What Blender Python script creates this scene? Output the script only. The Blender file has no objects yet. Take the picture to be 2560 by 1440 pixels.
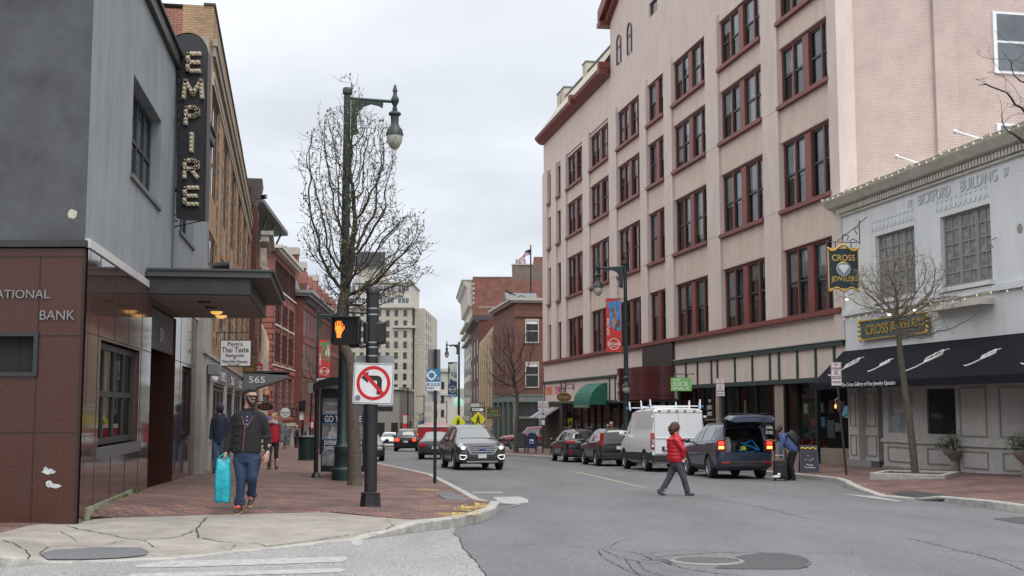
import bpy, bmesh, math, random
import numpy as np
from mathutils import Vector as V, Matrix
R = math.radians
SC = bpy.context.scene
COL = SC.collection
# ---------------------------------------------------------------- camera
F = 3000.0; PITCH = math.atan(301/3000); ZC = 1.4; SL = .0203
cam = bpy.data.objects.new('camera', bpy.data.cameras.new('camera')); COL.objects.link(cam)
cam.data.sensor_width = 36; cam.data.lens = 36*F/2560
cam.location = (0, 0, ZC); cam.rotation_euler = (math.pi/2+PITCH, 0, 0)
cam.data.clip_start = .1; cam.data.clip_end = 4000
SC.camera = cam
SC.render.resolution_x = 1024; SC.render.resolution_y = 576
# ---------------------------------------------------------------- sky (overcast), sun
W = bpy.data.worlds.new("World"); SC.world = W; W.use_nodes = True
nt = W.node_tree; N = nt.nodes; L = nt.links; N.clear()
out = N.new('ShaderNodeOutputWorld'); bg = N.new('ShaderNodeBackground'); bg2 = N.new('ShaderNodeBackground')
sky = N.new('ShaderNodeTexSky'); sky.sky_type = 'NISHITA'; sky.sun_disc = False
SUN_EL, SUN_AZ = R(52), R(200)
sky.sun_elevation = SUN_EL; sky.sun_rotation = SUN_AZ
L.new(sky.outputs[0], bg.inputs[0]); bg.inputs[1].default_value = .06
tc = N.new('ShaderNodeTexCoord'); sep = N.new('ShaderNodeSeparateXYZ'); L.new(tc.outputs['Generated'], sep.inputs[0])
rp = N.new('ShaderNodeValToRGB'); L.new(sep.outputs[2], rp.inputs[0])
e = rp.color_ramp.elements; e[0].position = 0; e[0].color = (.56, .60, .65, 1); e[1].position = 1; e[1].color = (1.75, 1.77, 1.8, 1)
for p, c in ((.10, (.60, .64, .70, 1)), (.33, (.70, .73, .775, 1)), (.5, (1.15, 1.17, 1.2, 1))):
    q = e.new(p); q.color = c
# cloud layer: noise on the direction projected on a flat cloud deck
mp = N.new('ShaderNodeVectorMath'); mp.operation = 'DIVIDE'; L.new(tc.outputs['Generated'], mp.inputs[0])
ad = N.new('ShaderNodeMath'); ad.operation = 'ADD'; L.new(sep.outputs[2], ad.inputs[0]); ad.inputs[1].default_value = .22
cb = N.new('ShaderNodeCombineXYZ')
for k in range(3): L.new(ad.outputs[0], cb.inputs[k])
L.new(cb.outputs[0], mp.inputs[1])
nz = N.new('ShaderNodeTexNoise'); nz.inputs['Scale'].default_value = 1.5; nz.inputs['Detail'].default_value = 7; nz.inputs['Roughness'].default_value = .52
nz.inputs['Distortion'].default_value = .35
L.new(mp.outputs[0], nz.inputs['Vector'])
r2 = N.new('ShaderNodeValToRGB'); L.new(nz.outputs[0], r2.inputs[0])
r2.color_ramp.elements[0].position = .34; r2.color_ramp.elements[0].color = (.85, .86, .88, 1)
r2.color_ramp.elements[1].position = .64; r2.color_ramp.elements[1].color = (1.13, 1.12, 1.10, 1)
mx = N.new('ShaderNodeMix'); mx.data_type = 'RGBA'; mx.blend_type = 'MULTIPLY'; mx.inputs[0].default_value = 1
L.new(rp.outputs[0], mx.inputs[6]); L.new(r2.outputs[0], mx.inputs[7]); L.new(mx.outputs[2], bg2.inputs[0]); bg2.inputs[1].default_value = 1
ms = N.new('ShaderNodeMixShader'); ms.inputs[0].default_value = .96
L.new(bg.outputs[0], ms.inputs[1]); L.new(bg2.outputs[0], ms.inputs[2]); L.new(ms.outputs[0], out.inputs[0])
sun = bpy.data.objects.new('sun', bpy.data.lights.new('sun', 'SUN')); COL.objects.link(sun)
sun.data.energy = 1.1; sun.data.angle = R(35); sun.data.color = (1, .97, .92)
sun.rotation_euler = (R(38), 0, R(25))
SC.view_settings.view_transform = 'Standard'; SC.view_settings.look = 'None'; SC.view_settings.gamma = 1
SC.view_settings.exposure = 0.44
try:
    SC.cycles.max_bounces = 6; SC.cycles.transparent_max_bounces = 12
except Exception: pass
# ---------------------------------------------------------------- camera geometry used to read real positions off the plan
_c, _s = math.cos(PITCH), math.sin(PITCH)
def ray(x, y):
    u = (x-1280)/F; v = (720-y)/F
    return (u, _c-v*_s, _s+v*_c)
def G(x, y, h=0.0):
    d = ray(x, y); t = (h-ZC)/(d[2]+SL*d[1]); return V((d[0]*t, d[1]*t, ZC+d[2]*t))
def WP(x, y, Y):
    d = ray(x, y); t = Y/d[1]; return V((d[0]*t, Y, ZC+d[2]*t))
def ss(t): t = max(0., min(1., t)); return t*t*(3-2*t)
KRX = [(21, 8.9), (33, 9.1), (39, 9.1), (47, 7.2), (66, 2.2), (80, -1.4), (93, -1)]
def lerp(tab, t):
    if t <= tab[0][0]: return tab[0][1]
    for (a, b), (c, d) in zip(tab, tab[1:]):
        if t <= c: return b+(d-b)*(t-a)/(c-a)
    return tab[-1][1]
def hL(x, y): return .14+.17*ss((-3.6-x)/3.2)*ss((y-16.5)/4.)
def hR(x, y): return .13+.16*ss((x-lerp(KRX, y)-1)/2.5)
def GS(px, py, f):
    h = .13
    for _ in range(6): g = G(px, py, h); h = f(g.x, g.y)
    return g
class Fac:
    """a street front: origin, running away from the camera; local x along it, local y into the building"""
    def __init__(s, X, Y, vp, side):
        k = (vp-1280)/(F/_c); n = math.hypot(k, 1); s.o = V((X, Y, 0)); s.d = V((k/n, 1/n, 0)); s.side = side
        s.ex = s.d if side == 'L' else -s.d
        s.ey = V((-s.ex.y, s.ex.x, 0)); s.rot = math.atan2(s.ex.y, s.ex.x)
    def uz(s, x, y, off=0.):
        r = ray(x, y); n = s.ey; o = s.o+n*off; t = (o.x*n.x+o.y*n.y)/(r[0]*n.x+r[1]*n.y)
        p = V((r[0]*t, r[1]*t, ZC+r[2]*t)); return (p-s.o).dot(s.ex), p.z
    def w(s, x, y=0., z=0.): return s.o+s.ex*x+s.ey*y+V((0, 0, z))
# ---------------------------------------------------------------- materials
def S(r, g, b, k=1.):
    f = lambda c: ((c/255)/12.92 if c <= 10 else ((c/255+.055)/1.055)**2.4)*k
    return (f(r), f(g), f(b), 1)
MATS = {}
def mat(name, col, rough=.6, metal=0., var=.0, vs=3., bump=0., bs=40., spec=.5, emit=None, es=1., col2=None, coat=0., coords='Object', detail=4., st=0):
    if name in MATS: return MATS[name]
    m = bpy.data.materials.new(name); m.use_nodes = True; t = m.node_tree; P = t.nodes['Principled BSDF']; lk = t.links
    P.inputs['Base Color'].default_value = col; P.inputs['Roughness'].default_value = rough; P.inputs['Metallic'].default_value = metal
    P.inputs['Specular IOR Level'].default_value = spec
    if coat: P.inputs['Coat Weight'].default_value = coat; P.inputs['Coat Roughness'].default_value = .05
    if emit: P.inputs['Emission Color'].default_value = emit; P.inputs['Emission Strength'].default_value = es
    tcn = t.nodes.new('ShaderNodeTexCoord')
    if var:
        n = t.nodes.new('ShaderNodeTexNoise'); n.inputs['Scale'].default_value = vs; n.inputs['Detail'].default_value = detail; n.inputs['Roughness'].default_value = .62
        if st: mq = t.nodes.new('ShaderNodeMapping'); mq.inputs['Scale'].default_value = (1, 1, st); lk.new(tcn.outputs[coords], mq.inputs[0]); lk.new(mq.outputs[0], n.inputs['Vector'])
        else: lk.new(tcn.outputs[coords], n.inputs['Vector'])
        r = t.nodes.new('ShaderNodeValToRGB'); lk.new(n.outputs[0], r.inputs[0])
        a, b = r.color_ramp.elements; a.position = .3; b.position = .7
        c2 = col2 or tuple(min(1, c*(1+var)) for c in col[:3])+(1,)
        c1 = col if col2 else tuple(c*(1-var) for c in col[:3])+(1,)
        a.color = c1; b.color = c2
        lk.new(r.outputs[0], P.inputs['Base Color'])
    if bump:
        n = t.nodes.new('ShaderNodeTexNoise'); n.inputs['Scale'].default_value = bs; n.inputs['Detail'].default_value = 5
        lk.new(tcn.outputs[coords], n.inputs['Vector'])
        b = t.nodes.new('ShaderNodeBump'); b.inputs['Strength'].default_value = bump; b.inputs['Distance'].default_value = .02
        lk.new(n.outputs[0], b.inputs['Height']); lk.new(b.outputs[0], P.inputs['Normal'])
    MATS[name] = m; return m
def brick(name, c1, c2, mortar, bw=.22, bh=.075, ms=.012, rough=.85, var=.25, stain=.3, bias=0., rot=0., bump=.5, sq=1):
    m = bpy.data.materials.new(name); m.use_nodes = True; t = m.node_tree; P = t.nodes['Principled BSDF']; lk = t.links
    P.inputs['Roughness'].default_value = rough
    tcn = t.nodes.new('ShaderNodeTexCoord'); b = t.nodes.new('ShaderNodeTexBrick'); src = tcn.outputs['UV']
    if rot:
        mp_ = t.nodes.new('ShaderNodeMapping'); mp_.inputs['Rotation'].default_value = (0, 0, rot); lk.new(src, mp_.inputs[0]); src = mp_.outputs[0]
    lk.new(src, b.inputs['Vector'])
    b.inputs['Color1'].default_value = c1; b.inputs['Color2'].default_value = c2; b.inputs['Mortar'].default_value = mortar
    b.inputs['Scale'].default_value = 1; b.inputs['Mortar Size'].default_value = ms; b.inputs['Brick Width'].default_value = bw; b.inputs['Row Height'].default_value = bh
    b.inputs['Bias'].default_value = bias; b.inputs['Mortar Smooth'].default_value = .2
    n = t.nodes.new('ShaderNodeTexNoise'); n.inputs['Scale'].default_value = .9; n.inputs['Detail'].default_value = 8; n.inputs['Roughness'].default_value = .65; lk.new(tcn.outputs['UV'], n.inputs['Vector'])
    r = t.nodes.new('ShaderNodeValToRGB'); lk.new(n.outputs[0], r.inputs[0]); r.color_ramp.elements[0].position = .3; r.color_ramp.elements[1].position = .7
    r.color_ramp.elements[0].color = (1-stain, 1-stain, 1-stain, 1); r.color_ramp.elements[1].color = (1+stain*.6,)*3+(1,)
    x = t.nodes.new('ShaderNodeMix'); x.data_type = 'RGBA'; x.blend_type = 'MULTIPLY'; x.inputs[0].default_value = 1
    lk.new(b.outputs['Color'], x.inputs[6]); lk.new(r.outputs[0], x.inputs[7]); lk.new(x.outputs[2], P.inputs['Base Color'])
    bu = t.nodes.new('ShaderNodeBump'); bu.inputs['Strength'].default_value = bump; bu.inputs['Distance'].default_value = .01; bu.invert = True
    lk.new(b.outputs['Fac'], bu.inputs['Height']); lk.new(bu.outputs[0], P.inputs['Normal'])
    MATS[name] = m; return m
def glass(name, tint=(.82, .86, .87, 1), refl=.42):
    """window pane: mostly clear with strong mirror reflection at a slant"""
    m = bpy.data.materials.new(name); m.use_nodes = True; t = m.node_tree; lk = t.links; t.nodes.clear()
    o = t.nodes.new('ShaderNodeOutputMaterial'); tr = t.nodes.new('ShaderNodeBsdfTransparent'); gl = t.nodes.new('ShaderNodeBsdfGlossy')
    gl.inputs['Roughness'].default_value = .02; tr.inputs[0].default_value = tint
    fr = t.nodes.new('ShaderNodeLayerWeight'); fr.inputs['Blend'].default_value = refl
    mxx = t.nodes.new('ShaderNodeMixShader'); lk.new(fr.outputs['Fresnel'], mxx.inputs[0]); lk.new(tr.outputs[0], mxx.inputs[1]); lk.new(gl.outputs[0], mxx.inputs[2]); lk.new(mxx.outputs[0], o.inputs[0])
    MATS[name] = m; return m
def asphalt(name, c, c2, cracks=0., sc=1.):
    m = bpy.data.materials.new(name); m.use_nodes = True; t = m.node_tree; P = t.nodes['Principled BSDF']; lk = t.links
    P.inputs['Roughness'].default_value = .85
    tcn = t.nodes.new('ShaderNodeTexCoord')
    n = t.nodes.new('ShaderNodeTexNoise'); n.inputs['Scale'].default_value = 60*sc; n.inputs['Detail'].default_value = 3; lk.new(tcn.outputs['Object'], n.inputs['Vector'])
    r = t.nodes.new('ShaderNodeValToRGB'); lk.new(n.outputs[0], r.inputs[0]); r.color_ramp.elements[0].position = .32; r.color_ramp.elements[1].position = .68
    r.color_ramp.elements[0].color = c; r.color_ramp.elements[1].color = c2
    n2 = t.nodes.new('ShaderNodeTexNoise'); n2.inputs['Scale'].default_value = .35; n2.inputs['Detail'].default_value = 11; n2.inputs['Roughness'].default_value = .74
    mpn = t.nodes.new('ShaderNodeMapping'); mpn.inputs['Scale'].default_value = (1.6, .45, 1); mpn.inputs['Rotation'].default_value = (0, 0, -.2)
    lk.new(tcn.outputs['Object'], mpn.inputs[0]); lk.new(mpn.outputs[0], n2.inputs['Vector'])
    r3 = t.nodes.new('ShaderNodeValToRGB'); lk.new(n2.outputs[0], r3.inputs[0]); r3.color_ramp.elements[0].position = .3; r3.color_ramp.elements[1].position = .72
    r3.color_ramp.elements[0].color = (.72, .72, .73, 1); r3.color_ramp.elements[1].color = (1.2, 1.19, 1.18, 1)
    x = t.nodes.new('ShaderNodeMix'); x.data_type = 'RGBA'; x.blend_type = 'MULTIPLY'; x.inputs[0].default_value = 1
    lk.new(r.outputs[0], x.inputs[6]); lk.new(r3.outputs[0], x.inputs[7]); last = x.outputs[2]
    lk.new(last, P.inputs['Base Color'])
    bu = t.nodes.new('ShaderNodeBump'); bu.inputs['Strength'].default_value = .35; bu.inputs['Distance'].default_value = .01; lk.new(n.outputs[0], bu.inputs['Height']); lk.new(bu.outputs[0], P.inputs['Normal'])
    MATS[name] = m; return m
# ---------------------------------------------------------------- mesh building
class MB:
    def __init__(s): s.v = []; s.f = []; s.p = []
    def add(s, vs, fs, M=None):
        n = len(s.v); s.p.append((n, len(s.f))); s.v += [tuple(M @ V(a)) if M else tuple(a) for a in vs]; s.f += [tuple(i+n for i in f) for f in fs]; return s
    def box(s, x0, x1, y0, y1, z0, z1, M=None):
        return s.add([(x, y, z) for z in (z0, z1) for y in (y0, y1) for x in (x0, x1)], [(0, 2, 3, 1), (4, 5, 7, 6), (0, 1, 5, 4), (2, 6, 7, 3), (0, 4, 6, 2), (1, 3, 7, 5)], M)
    def poly(s, pts, M=None): return s.add(pts, [tuple(range(len(pts)))], M)
    def prism(s, pts, off, M=None):
        n = len(pts); off = V(off); q = [V(p) for p in pts]
        return s.add(q+[p+off for p in q], [tuple(range(n))[::-1], tuple(range(n, 2*n))]+[(i, (i+1) % n, (i+1) % n+n, i+n) for i in range(n)], M)
    def rings(s, rs, closed=True, cap=True, M=None):
        n = len(rs[0]); vs = [p for r in rs for p in r]; fs = []
        for i in range(len(rs)-1):
            for j in range(n if closed else n-1):
                k = (j+1) % n; fs.append((i*n+j, i*n+k, (i+1)*n+k, (i+1)*n+j))
        if cap: fs += [tuple(range(n))[::-1], tuple((len(rs)-1)*n+j for j in range(n))]
        return s.add(vs, fs, M)
    def tube(s, path, rad, n=8, cap=True, M=None):
        P = [V(p) for p in path]; rad = rad if isinstance(rad, (list, tuple)) else [rad]*len(P); rs = []; up = None
        for i, p in enumerate(P):
            t = (P[min(i+1, len(P)-1)]-P[max(i-1, 0)]).normalized()
            if up is None: up = V((0, 0, 1)) if abs(t.z) < .9 else V((1, 0, 0))
            a = t.cross(up).normalized(); b = a.cross(t).normalized(); up = b
            rs.append([p+(a*math.cos(q)+b*math.sin(q))*rad[i] for q in [2*math.pi*k/n for k in range(n)]])
        return s.rings(rs, True, cap, M)
    def lathe(s, prof, c=(0, 0, 0), n=16, M=None, cap=True, sx=1., sy=1.):
        c = V(c); rs = [[c+V((r*sx*math.cos(2*math.pi*k/n), r*sy*math.sin(2*math.pi*k/n), z)) for k in range(n)] for r, z in prof]
        return s.rings(rs, True, cap, M)
    def ell(s, c, r, n=12, m=8, M=None):
        c = V(c); prof = [(math.sin(math.pi*i/m), -math.cos(math.pi*i/m)) for i in range(m+1)]; prof[0] = (.02, -1); prof[-1] = (.02, 1)
        r = (r, r, r) if isinstance(r, (int, float)) else r
        rs = [[V((a*math.cos(2*math.pi*k/n)*r[0], a*math.sin(2*math.pi*k/n)*r[1], z*r[2])) for k in range(n)] for a, z in prof]
        MM = Matrix.Translation(c) @ (M.to_4x4() if M else Matrix())
        return s.rings(rs, True, True, MM)
    def cap_(s, a, b, ra, rb, n=10):
        a, b = V(a), V(b); t = (b-a); l = t.length or 1e-5; t = t/l
        u = t.cross(V((0, 0, 1)) if abs(t.z) < .9 else V((1, 0, 0))).normalized(); w = u.cross(t)
        st = [(-.97*ra, ra*.25), (-.7*ra, ra*.71), (0, ra), (l, rb), (l+.7*rb, rb*.71), (l+.97*rb, rb*.25)]
        return s.rings([[a+t*d+(u*math.cos(2*math.pi*k/n)+w*math.sin(2*math.pi*k/n))*r for k in range(n)] for d, r in st])
    def split(s, name, m, parent=None, **k):
        res = []; ends = s.p[1:]+[(len(s.v), len(s.f))]
        for (a, fa), (b, fb) in zip(s.p, ends):
            q = MB(); q.v = s.v[a:b]; q.f = [tuple(i-a for i in f) for f in s.f[fa:fb]]; res.append(q.build(name, m, parent, **k))
        return res
    def build(s, name, m, parent=None, smooth=None, recalc=True, bevel=0, uv=True, uvm=None, link=True):
        me = bpy.data.meshes.new(name); me.from_pydata([tuple(a) for a in s.v], [], s.f)
        if recalc:
            b = bmesh.new(); b.from_mesh(me); bmesh.ops.recalc_face_normals(b, faces=b.faces); b.to_mesh(me); b.free()
        if m: me.materials.append(m)
        if uv:
            ul = me.uv_layers.new(name='UVMap').data
            for p in me.polygons:
                nn = p.normal; ax = max(range(3), key=lambda k: abs(nn[k])*(1.0001 if k == 2 else 1))
                for li in p.loop_indices:
                    c = me.vertices[me.loops[li].vertex_index].co
                    ul[li].uv = (c.x, c.y) if ax == 2 else ((c.y, c.z) if ax == 0 else (c.x, c.z))
        if smooth is not None:
            me.shade_smooth(); me.set_sharp_from_angle(angle=R(smooth))
        o = bpy.data.objects.new(name, me)
        if link: COL.objects.link(o)
        if parent: o.parent = parent
        if bevel:
            bm_ = o.modifiers.new('bevel', 'BEVEL'); bm_.width = bevel; bm_.segments = 2; bm_.limit_method = 'ANGLE'
        return o
def tag(o, label=None, cat=None, group=None, kind=None):
    if label: o['label'] = label
    if cat: o['category'] = cat
    if group: o['group'] = group
    if kind: o['kind'] = kind
    return o
GRP = {'spotlight': 'spotlights on the white building', 'parking_sign': 'parking sign posts on the right pavement', 'black_bird': 'black birds on the roof edges', 'easel': 'easels in the corner shop window', 'post_box': 'post boxes at the far corner', 'far_banner_post': 'distant banner lamp posts', 'street_tree': 'bare street trees', 'string_lights': 'string lights on the white building', 'person': 'pedestrians', 'pedestrian_signal': 'pedestrian signals on the black pole', 'utility_hatch': 'hatch lids in the brick pavement'}
def root(name, label, cat, loc=(0, 0, 0), rz=0., group=None):
    group = group or GRP.get(name)
    o = bpy.data.objects.new(name, None); COL.objects.link(o); o.location = loc; o.rotation_euler = (0, 0, rz); o.empty_display_size = .2
    return tag(o, label, cat, group)
def dup(o, loc=None, rz=None, label=None, parent=None, top=True):
    kids = list(o.children); c = o.copy(); COL.objects.link(c)
    if parent: c.parent = parent
    if loc is not None: c.location = loc
    if rz is not None: c.rotation_euler = (0, 0, rz)
    if label: c['label'] = label
    for k in kids: dup(k, parent=c, top=False)
    return c
def place(o, loc, rz=0, rx=0): o.location = loc; o.rotation_euler = (rx, 0, rz); return o
def text(s, w, h, m, parent, loc, rot=(math.pi/2, 0, 0), ext=.004, name='lettering', shear=0., bold=0., keep=False, align='C', spacing=1.):
    """lettering fitted to a w x h box, lying in local XZ (facing -Y) by default"""
    cu = bpy.data.curves.new('t', 'FONT'); cu.body = s; cu.extrude = ext; cu.shear = shear; cu.offset = bold; cu.space_character = spacing; cu.resolution_u = 3
    ob = bpy.data.objects.new('t', cu); me = bpy.data.meshes.new_from_object(ob); bpy.data.objects.remove(ob)
    xs = [v.co.x for v in me.vertices]; ys = [v.co.y for v in me.vertices]
    if not xs: return None
    x0, x1, y0, y1 = min(xs), max(xs), min(ys), max(ys); kx = w/(x1-x0); ky = h/(y1-y0)
    if keep: kx = ky = min(kx, ky)
    for v in me.vertices: v.co.x = (v.co.x-(x0+x1)/2)*kx; v.co.y = (v.co.y-(y0+y1)/2)*ky
    me.name = name; me.materials.clear(); me.materials.append(m); o = bpy.data.objects.new(name, me); COL.objects.link(o)
    o.parent = parent; o.location = loc; o.rotation_euler = rot; return o
def rect_wall(mb, x0, x1, z0, z1, ops, y=0., d=.25, top=True):
    """wall front at y with real openings (xa,xb,za,zb) and reveals d deep"""
    xs = sorted(set([x0, x1]+[min(max(v, x0), x1) for o in ops for v in o[:2]])); zs = sorted(set([z0, z1]+[min(max(v, z0), z1) for o in ops for v in o[2:4]]))
    for a, b in zip(xs, xs[1:]):
        run = None
        for c, e_ in zip(zs, zs[1:]):
            mx_, mz = (a+b)/2, (c+e_)/2
            hole = any(o[0] < mx_ < o[1] and o[2] < mz < o[3] for o in ops)
            if not hole: mb.poly([(a, y, c), (b, y, c), (b, y, e_), (a, y, e_)])
    for xa, xb, za, zb in [o[:4] for o in ops]:
        mb.poly([(xa, y, za), (xa, y+d, za), (xa, y+d, zb), (xa, y, zb)]); mb.poly([(xb, y, za), (xb, y, zb), (xb, y+d, zb), (xb, y+d, za)])
        mb.poly([(xa, y, zb), (xb, y, zb), (xb, y+d, zb), (xa, y+d, zb)][::-1]); mb.poly([(xa, y, za), (xb, y, za), (xb, y+d, za), (xa, y+d, za)])
WCACHE = {}
def window(parent, xa, xb, za, zb, y, fm, pm, cols=1, rows=2, fw=.06, bar=.04, sill=None, dep=.06, face='y', cur=None, name='window'):
    """frame mesh with bars, a pane as its child (and a sill, a curtain); meshes shared between equal windows"""
    w, h = round(xb-xa, 2), round(zb-za, 2); key = (w, h, fm.name, pm.name, cols, rows, fw, bar, dep, sill.name if sill else None)
    if key not in WCACHE:
        f = MB(); f.box(-w/2, -w/2+fw, 0, dep, 0, h); f.box(w/2-fw, w/2, 0, dep, 0, h); f.box(-w/2+fw, w/2-fw, 0, dep, 0, fw); f.box(-w/2+fw, w/2-fw, 0, dep, h-fw, h)
        for i in range(1, cols): x = -w/2+w*i/cols; f.box(x-bar/2, x+bar/2, .003, dep-.003, fw, h-fw)
        for i in range(1, rows): z = h*i/rows; f.box(-w/2+fw, w/2-fw, .006, dep-.006, z-bar/2, z+bar/2)
        g = MB(); g.poly([(-w/2+fw/2, dep*.6, fw/2), (w/2-fw/2, dep*.6, fw/2), (w/2-fw/2, dep*.6, h-fw/2), (-w/2+fw/2, dep*.6, h-fw/2)])
        fo = f.build(name, fm, link=False); go = g.build('pane', pm, link=False); so = None
        if sill: s_ = MB(); s_.box(-w/2-.05, w/2+.05, -.16-dep*0, 0, -.1, 0); so = s_.build('sill', sill, link=False)
        WCACHE[key] = (fo.data, go.data, so.data if so else None)
    a, b, c = WCACHE[key]
    o = bpy.data.objects.new(name, a); COL.objects.link(o); o.parent = parent; o.location = ((xa+xb)/2, y, za)
    p = bpy.data.objects.new('pane', b); COL.objects.link(p); p.parent = o
    if c: q = bpy.data.objects.new('sill', c); COL.objects.link(q); q.parent = o
    if face != 'y': o.rotation_euler = (0, 0, face)
    return o
# ---------------------------------------------------------------- palette
M_ = {}
asph = asphalt('road asphalt', (.06, .062, .067, 1), (.205, .208, .216, 1))
asph2 = asphalt('pale worn asphalt', (.10, .10, .10, 1), (.42, .42, .41, 1), sc=.8)
patchm = asphalt('fresh dark asphalt', (.035, .036, .04, 1), (.085, .086, .09, 1), sc=1.4)
kerbm = mat('granite kerb', (.36, .345, .32, 1), .8, var=.28, vs=6, bump=.5, bs=60)
concm = mat('old concrete', (.29, .265, .235, 1), .85, var=.26, vs=1.7, bump=.5, bs=90, detail=9)
paver = brick('paving brick', (.30, .13, .10, 1), (.13, .085, .08, 1), (.06, .05, .045, 1), bw=.22, bh=.11, ms=.014, stain=.55, bias=.1, rot=.25)
paver2 = paver
paint_w = mat('worn road paint', (.24, .24, .24, 1), .8, var=.3, vs=14, bump=.2, col2=(.44, .44, .43, 1), detail=9)
paint_y = mat('yellow road paint', (.34, .29, .19, 1), .8, var=.35, vs=9)
black = mat('black metal', (.012, .012, .014, 1), .38, var=.25, vs=5)
dgreen = mat('dark green cast metal', (.013, .028, .028, 1), .42, var=.3, vs=6)
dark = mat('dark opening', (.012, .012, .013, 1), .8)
stainless = mat('steel', (.45, .46, .47, 1), .35, 1.)
white = mat('white enamel', (.72, .73, .74, 1), .45, var=.05)
redp = mat('sign red', S(190, 20, 35), .5)
blackp = mat('sign black', (.012, .012, .014, 1), .5)
goldm = mat('gold leaf', (.62, .40, .10, 1), .38, .55, var=.2, vs=12)
gl = glass('window glass'); glc = glass('clear shop glass', (.7, .75, .75, 1), .2)
gdark = mat('dark window glass', (.03, .035, .04, 1), .08, spec=.75, var=.4, vs=.7)
gmid = mat('grey window glass', (.11, .125, .14, 1), .10, spec=.8, var=.3, vs=.6)
# ================================================================ SETTING: ground, road, pavements, kerbs
def struct(o): o['kind'] = 'structure'; return o
g = MB(); XX = [-1500, 1500]
g.rings([[V((x, y, z)) for x in XX] for y, z in ((-60, 1.1), (300, -6.3), (420, -7.2), (2600, -7.2))], closed=False, cap=False)
struct(g.build('ground', mat('far ground', (.16, .165, .15, 1), .9, var=.3, vs=.02), recalc=False))
g = MB(); g.rings([[V((x, y, -SL*y)) for x in (-70, 60)] for y in (-20, 20, 60, 120, 290)], closed=False, cap=False)
struct(g.build('road', asph, recalc=False))
P1 = Fac(-6.245, 17.4, 820, 'L')
UB = 17.9
e1 = P1.w(UB); P2 = Fac(e1.x, e1.y, 725, 'L')
PK = Fac(11.8, 42.3, 720, 'R')
# ---- left kerb (outer edge, height above road, brick boundary, building line)
def gp(px, py, h=0.): v = G(px, py, 0); return V((v.x, v.y, h))
c0 = P1.w(0)
front = lambda t: V((c0.x-t, c0.y+.02*t, 0))
k = []   # (outer xy, h, mid xy or None, inner xy)
def wp(x, y, h): return V((x, y, h))
dl = (gp(0, 1419)-gp(435, 1399)); dl.z = 0; dl.normalize()
def M0(px, py): v = G(px, py, .1); return V((v.x, v.y, 0))
g0 = gp(0, 1419)
k.append((V((g0.x, g0.y, 0))+dl*24+V((0, 0, .13)), V((-30, 15.5, 0)), front(24)))
k.append((V((g0.x, g0.y, 0))+dl*5+V((0, 0, .13)), V((-11.4, 15.3, 0)), front(5)))
k.append((gp(0, 1419, .12), M0(0, 1336), front(1.2)))
k.append((gp(60, 1416, .09), M0(70, 1318), front(.5)))
k.append((gp(125, 1411, .03), M0(135, 1302), front(.0)))
k.append((gp(300, 1404, .015), M0(215, 1299), P1.w(.15)))
k.append((gp(435, 1399, .012), M0(300, 1297), P1.w(.9)))
k.append((gp(655, 1376, .012), M0(500, 1291), P1.w(2.2)))
k.append((gp(895, 1351, .015), M0(800, 1284), P1.w(3.6)))
k.append((gp(945, 1344, .06), M0(900, 1287), P1.w(4.4)))
k.append((gp(1050, 1330, .14), M0(1030, 1303), P1.w(7.5)))
k.append((gp(1130, 1320, .15), M0(1128, 1300), P1.w(9.)))
k.append((gp(1200, 1305, .15), None, P1.w(9.7)))
k.append((gp(1238, 1291, .15), None, P1.w(10.3)))
k.append((gp(1250, 1273, .15), None, P1.w(10.9)))
def top(px, py): v = G(px, py, .14); return V((v.x, v.y, .14))
for (px, py), u in (((1238, 1255), 11.5), ((1203, 1247), 12.2), ((1168, 1228), 13.4), ((1125, 1206), 15), ((1083, 1186), 19), ((1040, 1176), 24), ((1000, 1168), 30), ((960, 1160), 36)):
    k.append((top(px, py), None, (P1 if u < UB else P2).w(u if u < UB else u-UB)))
for x, y, bx, by in ((-7.9, 62, -14.8, 60), (-9.6, 75, -17.5, 72), (-10.6, 88, -18.6, 88), (-11.4, 105, -20, 105), (-12.5, 130, -22, 130), (-14, 170, -24, 170), (-15, 260, -28, 260)):
    k.append((V((x, y, .14)), None, V((bx, by, 0))))
def offset(pts, w):
    res = []
    for i, p in enumerate(pts):
        t = pts[min(i+1, len(pts)-1)]-pts[max(i-1, 0)]; t.z = 0; t.normalize(); res.append(V((p.x-t.y*w, p.y+t.x*w, p.z)))
    return res
outer = [a for a, _, _ in k]; inner = offset(outer, .17)
def onp(p, h): return V((p.x, p.y, -SL*p.y+h))
def kerb(name, outer, inner):
    kb = MB()
    rs = []
    for a, b in zip(outer, inner):
        rs.append([onp(a, -.08), onp(a, a.z-.02), onp(a*.9+b*.1, a.z), onp(b, a.z+.001)])
    # 2 m stones with a thin joint
    kb.rings(rs, closed=False, cap=False); return struct(kb.build(name, kerbm, smooth=40, recalc=False))
kerb('kerb', outer, inner)
def hLw(p, hk):  # pavement height at a point, given height at its kerb
    return p
def surf(name, A, B, hA, hB, m, n=8, lift=0.):
    mb = MB(); rs = []
    # densify along
    for i in range(len(A)-1):
        ns = max(1, int((A[i+1]-A[i]).length/2))
        for s_ in range(ns):
            t = s_/ns; a = A[i].lerp(A[i+1], t); b = B[i].lerp(B[i+1], t); ha = hA[i]*(1-t)+hA[i+1]*t; hb = hB[i]*(1-t)+hB[i+1]*t
            rs.append([onp(a.lerp(b, q/n), (ha+(hb-ha)*ss(q/n))+lift) for q in range(n+1)])
    rs.append([onp(A[-1].lerp(B[-1], q/n), hA[-1]+(hB[-1]-hA[-1])*ss(q/n)+lift) for q in range(n+1)])
    mb.rings(rs, closed=False, cap=False); return struct(mb.build(name, m, recalc=False))
hk = [a.z for a in outer]
mids = [m for _, m, _ in k]; nm = sum(1 for m in mids if m is not None)
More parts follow.
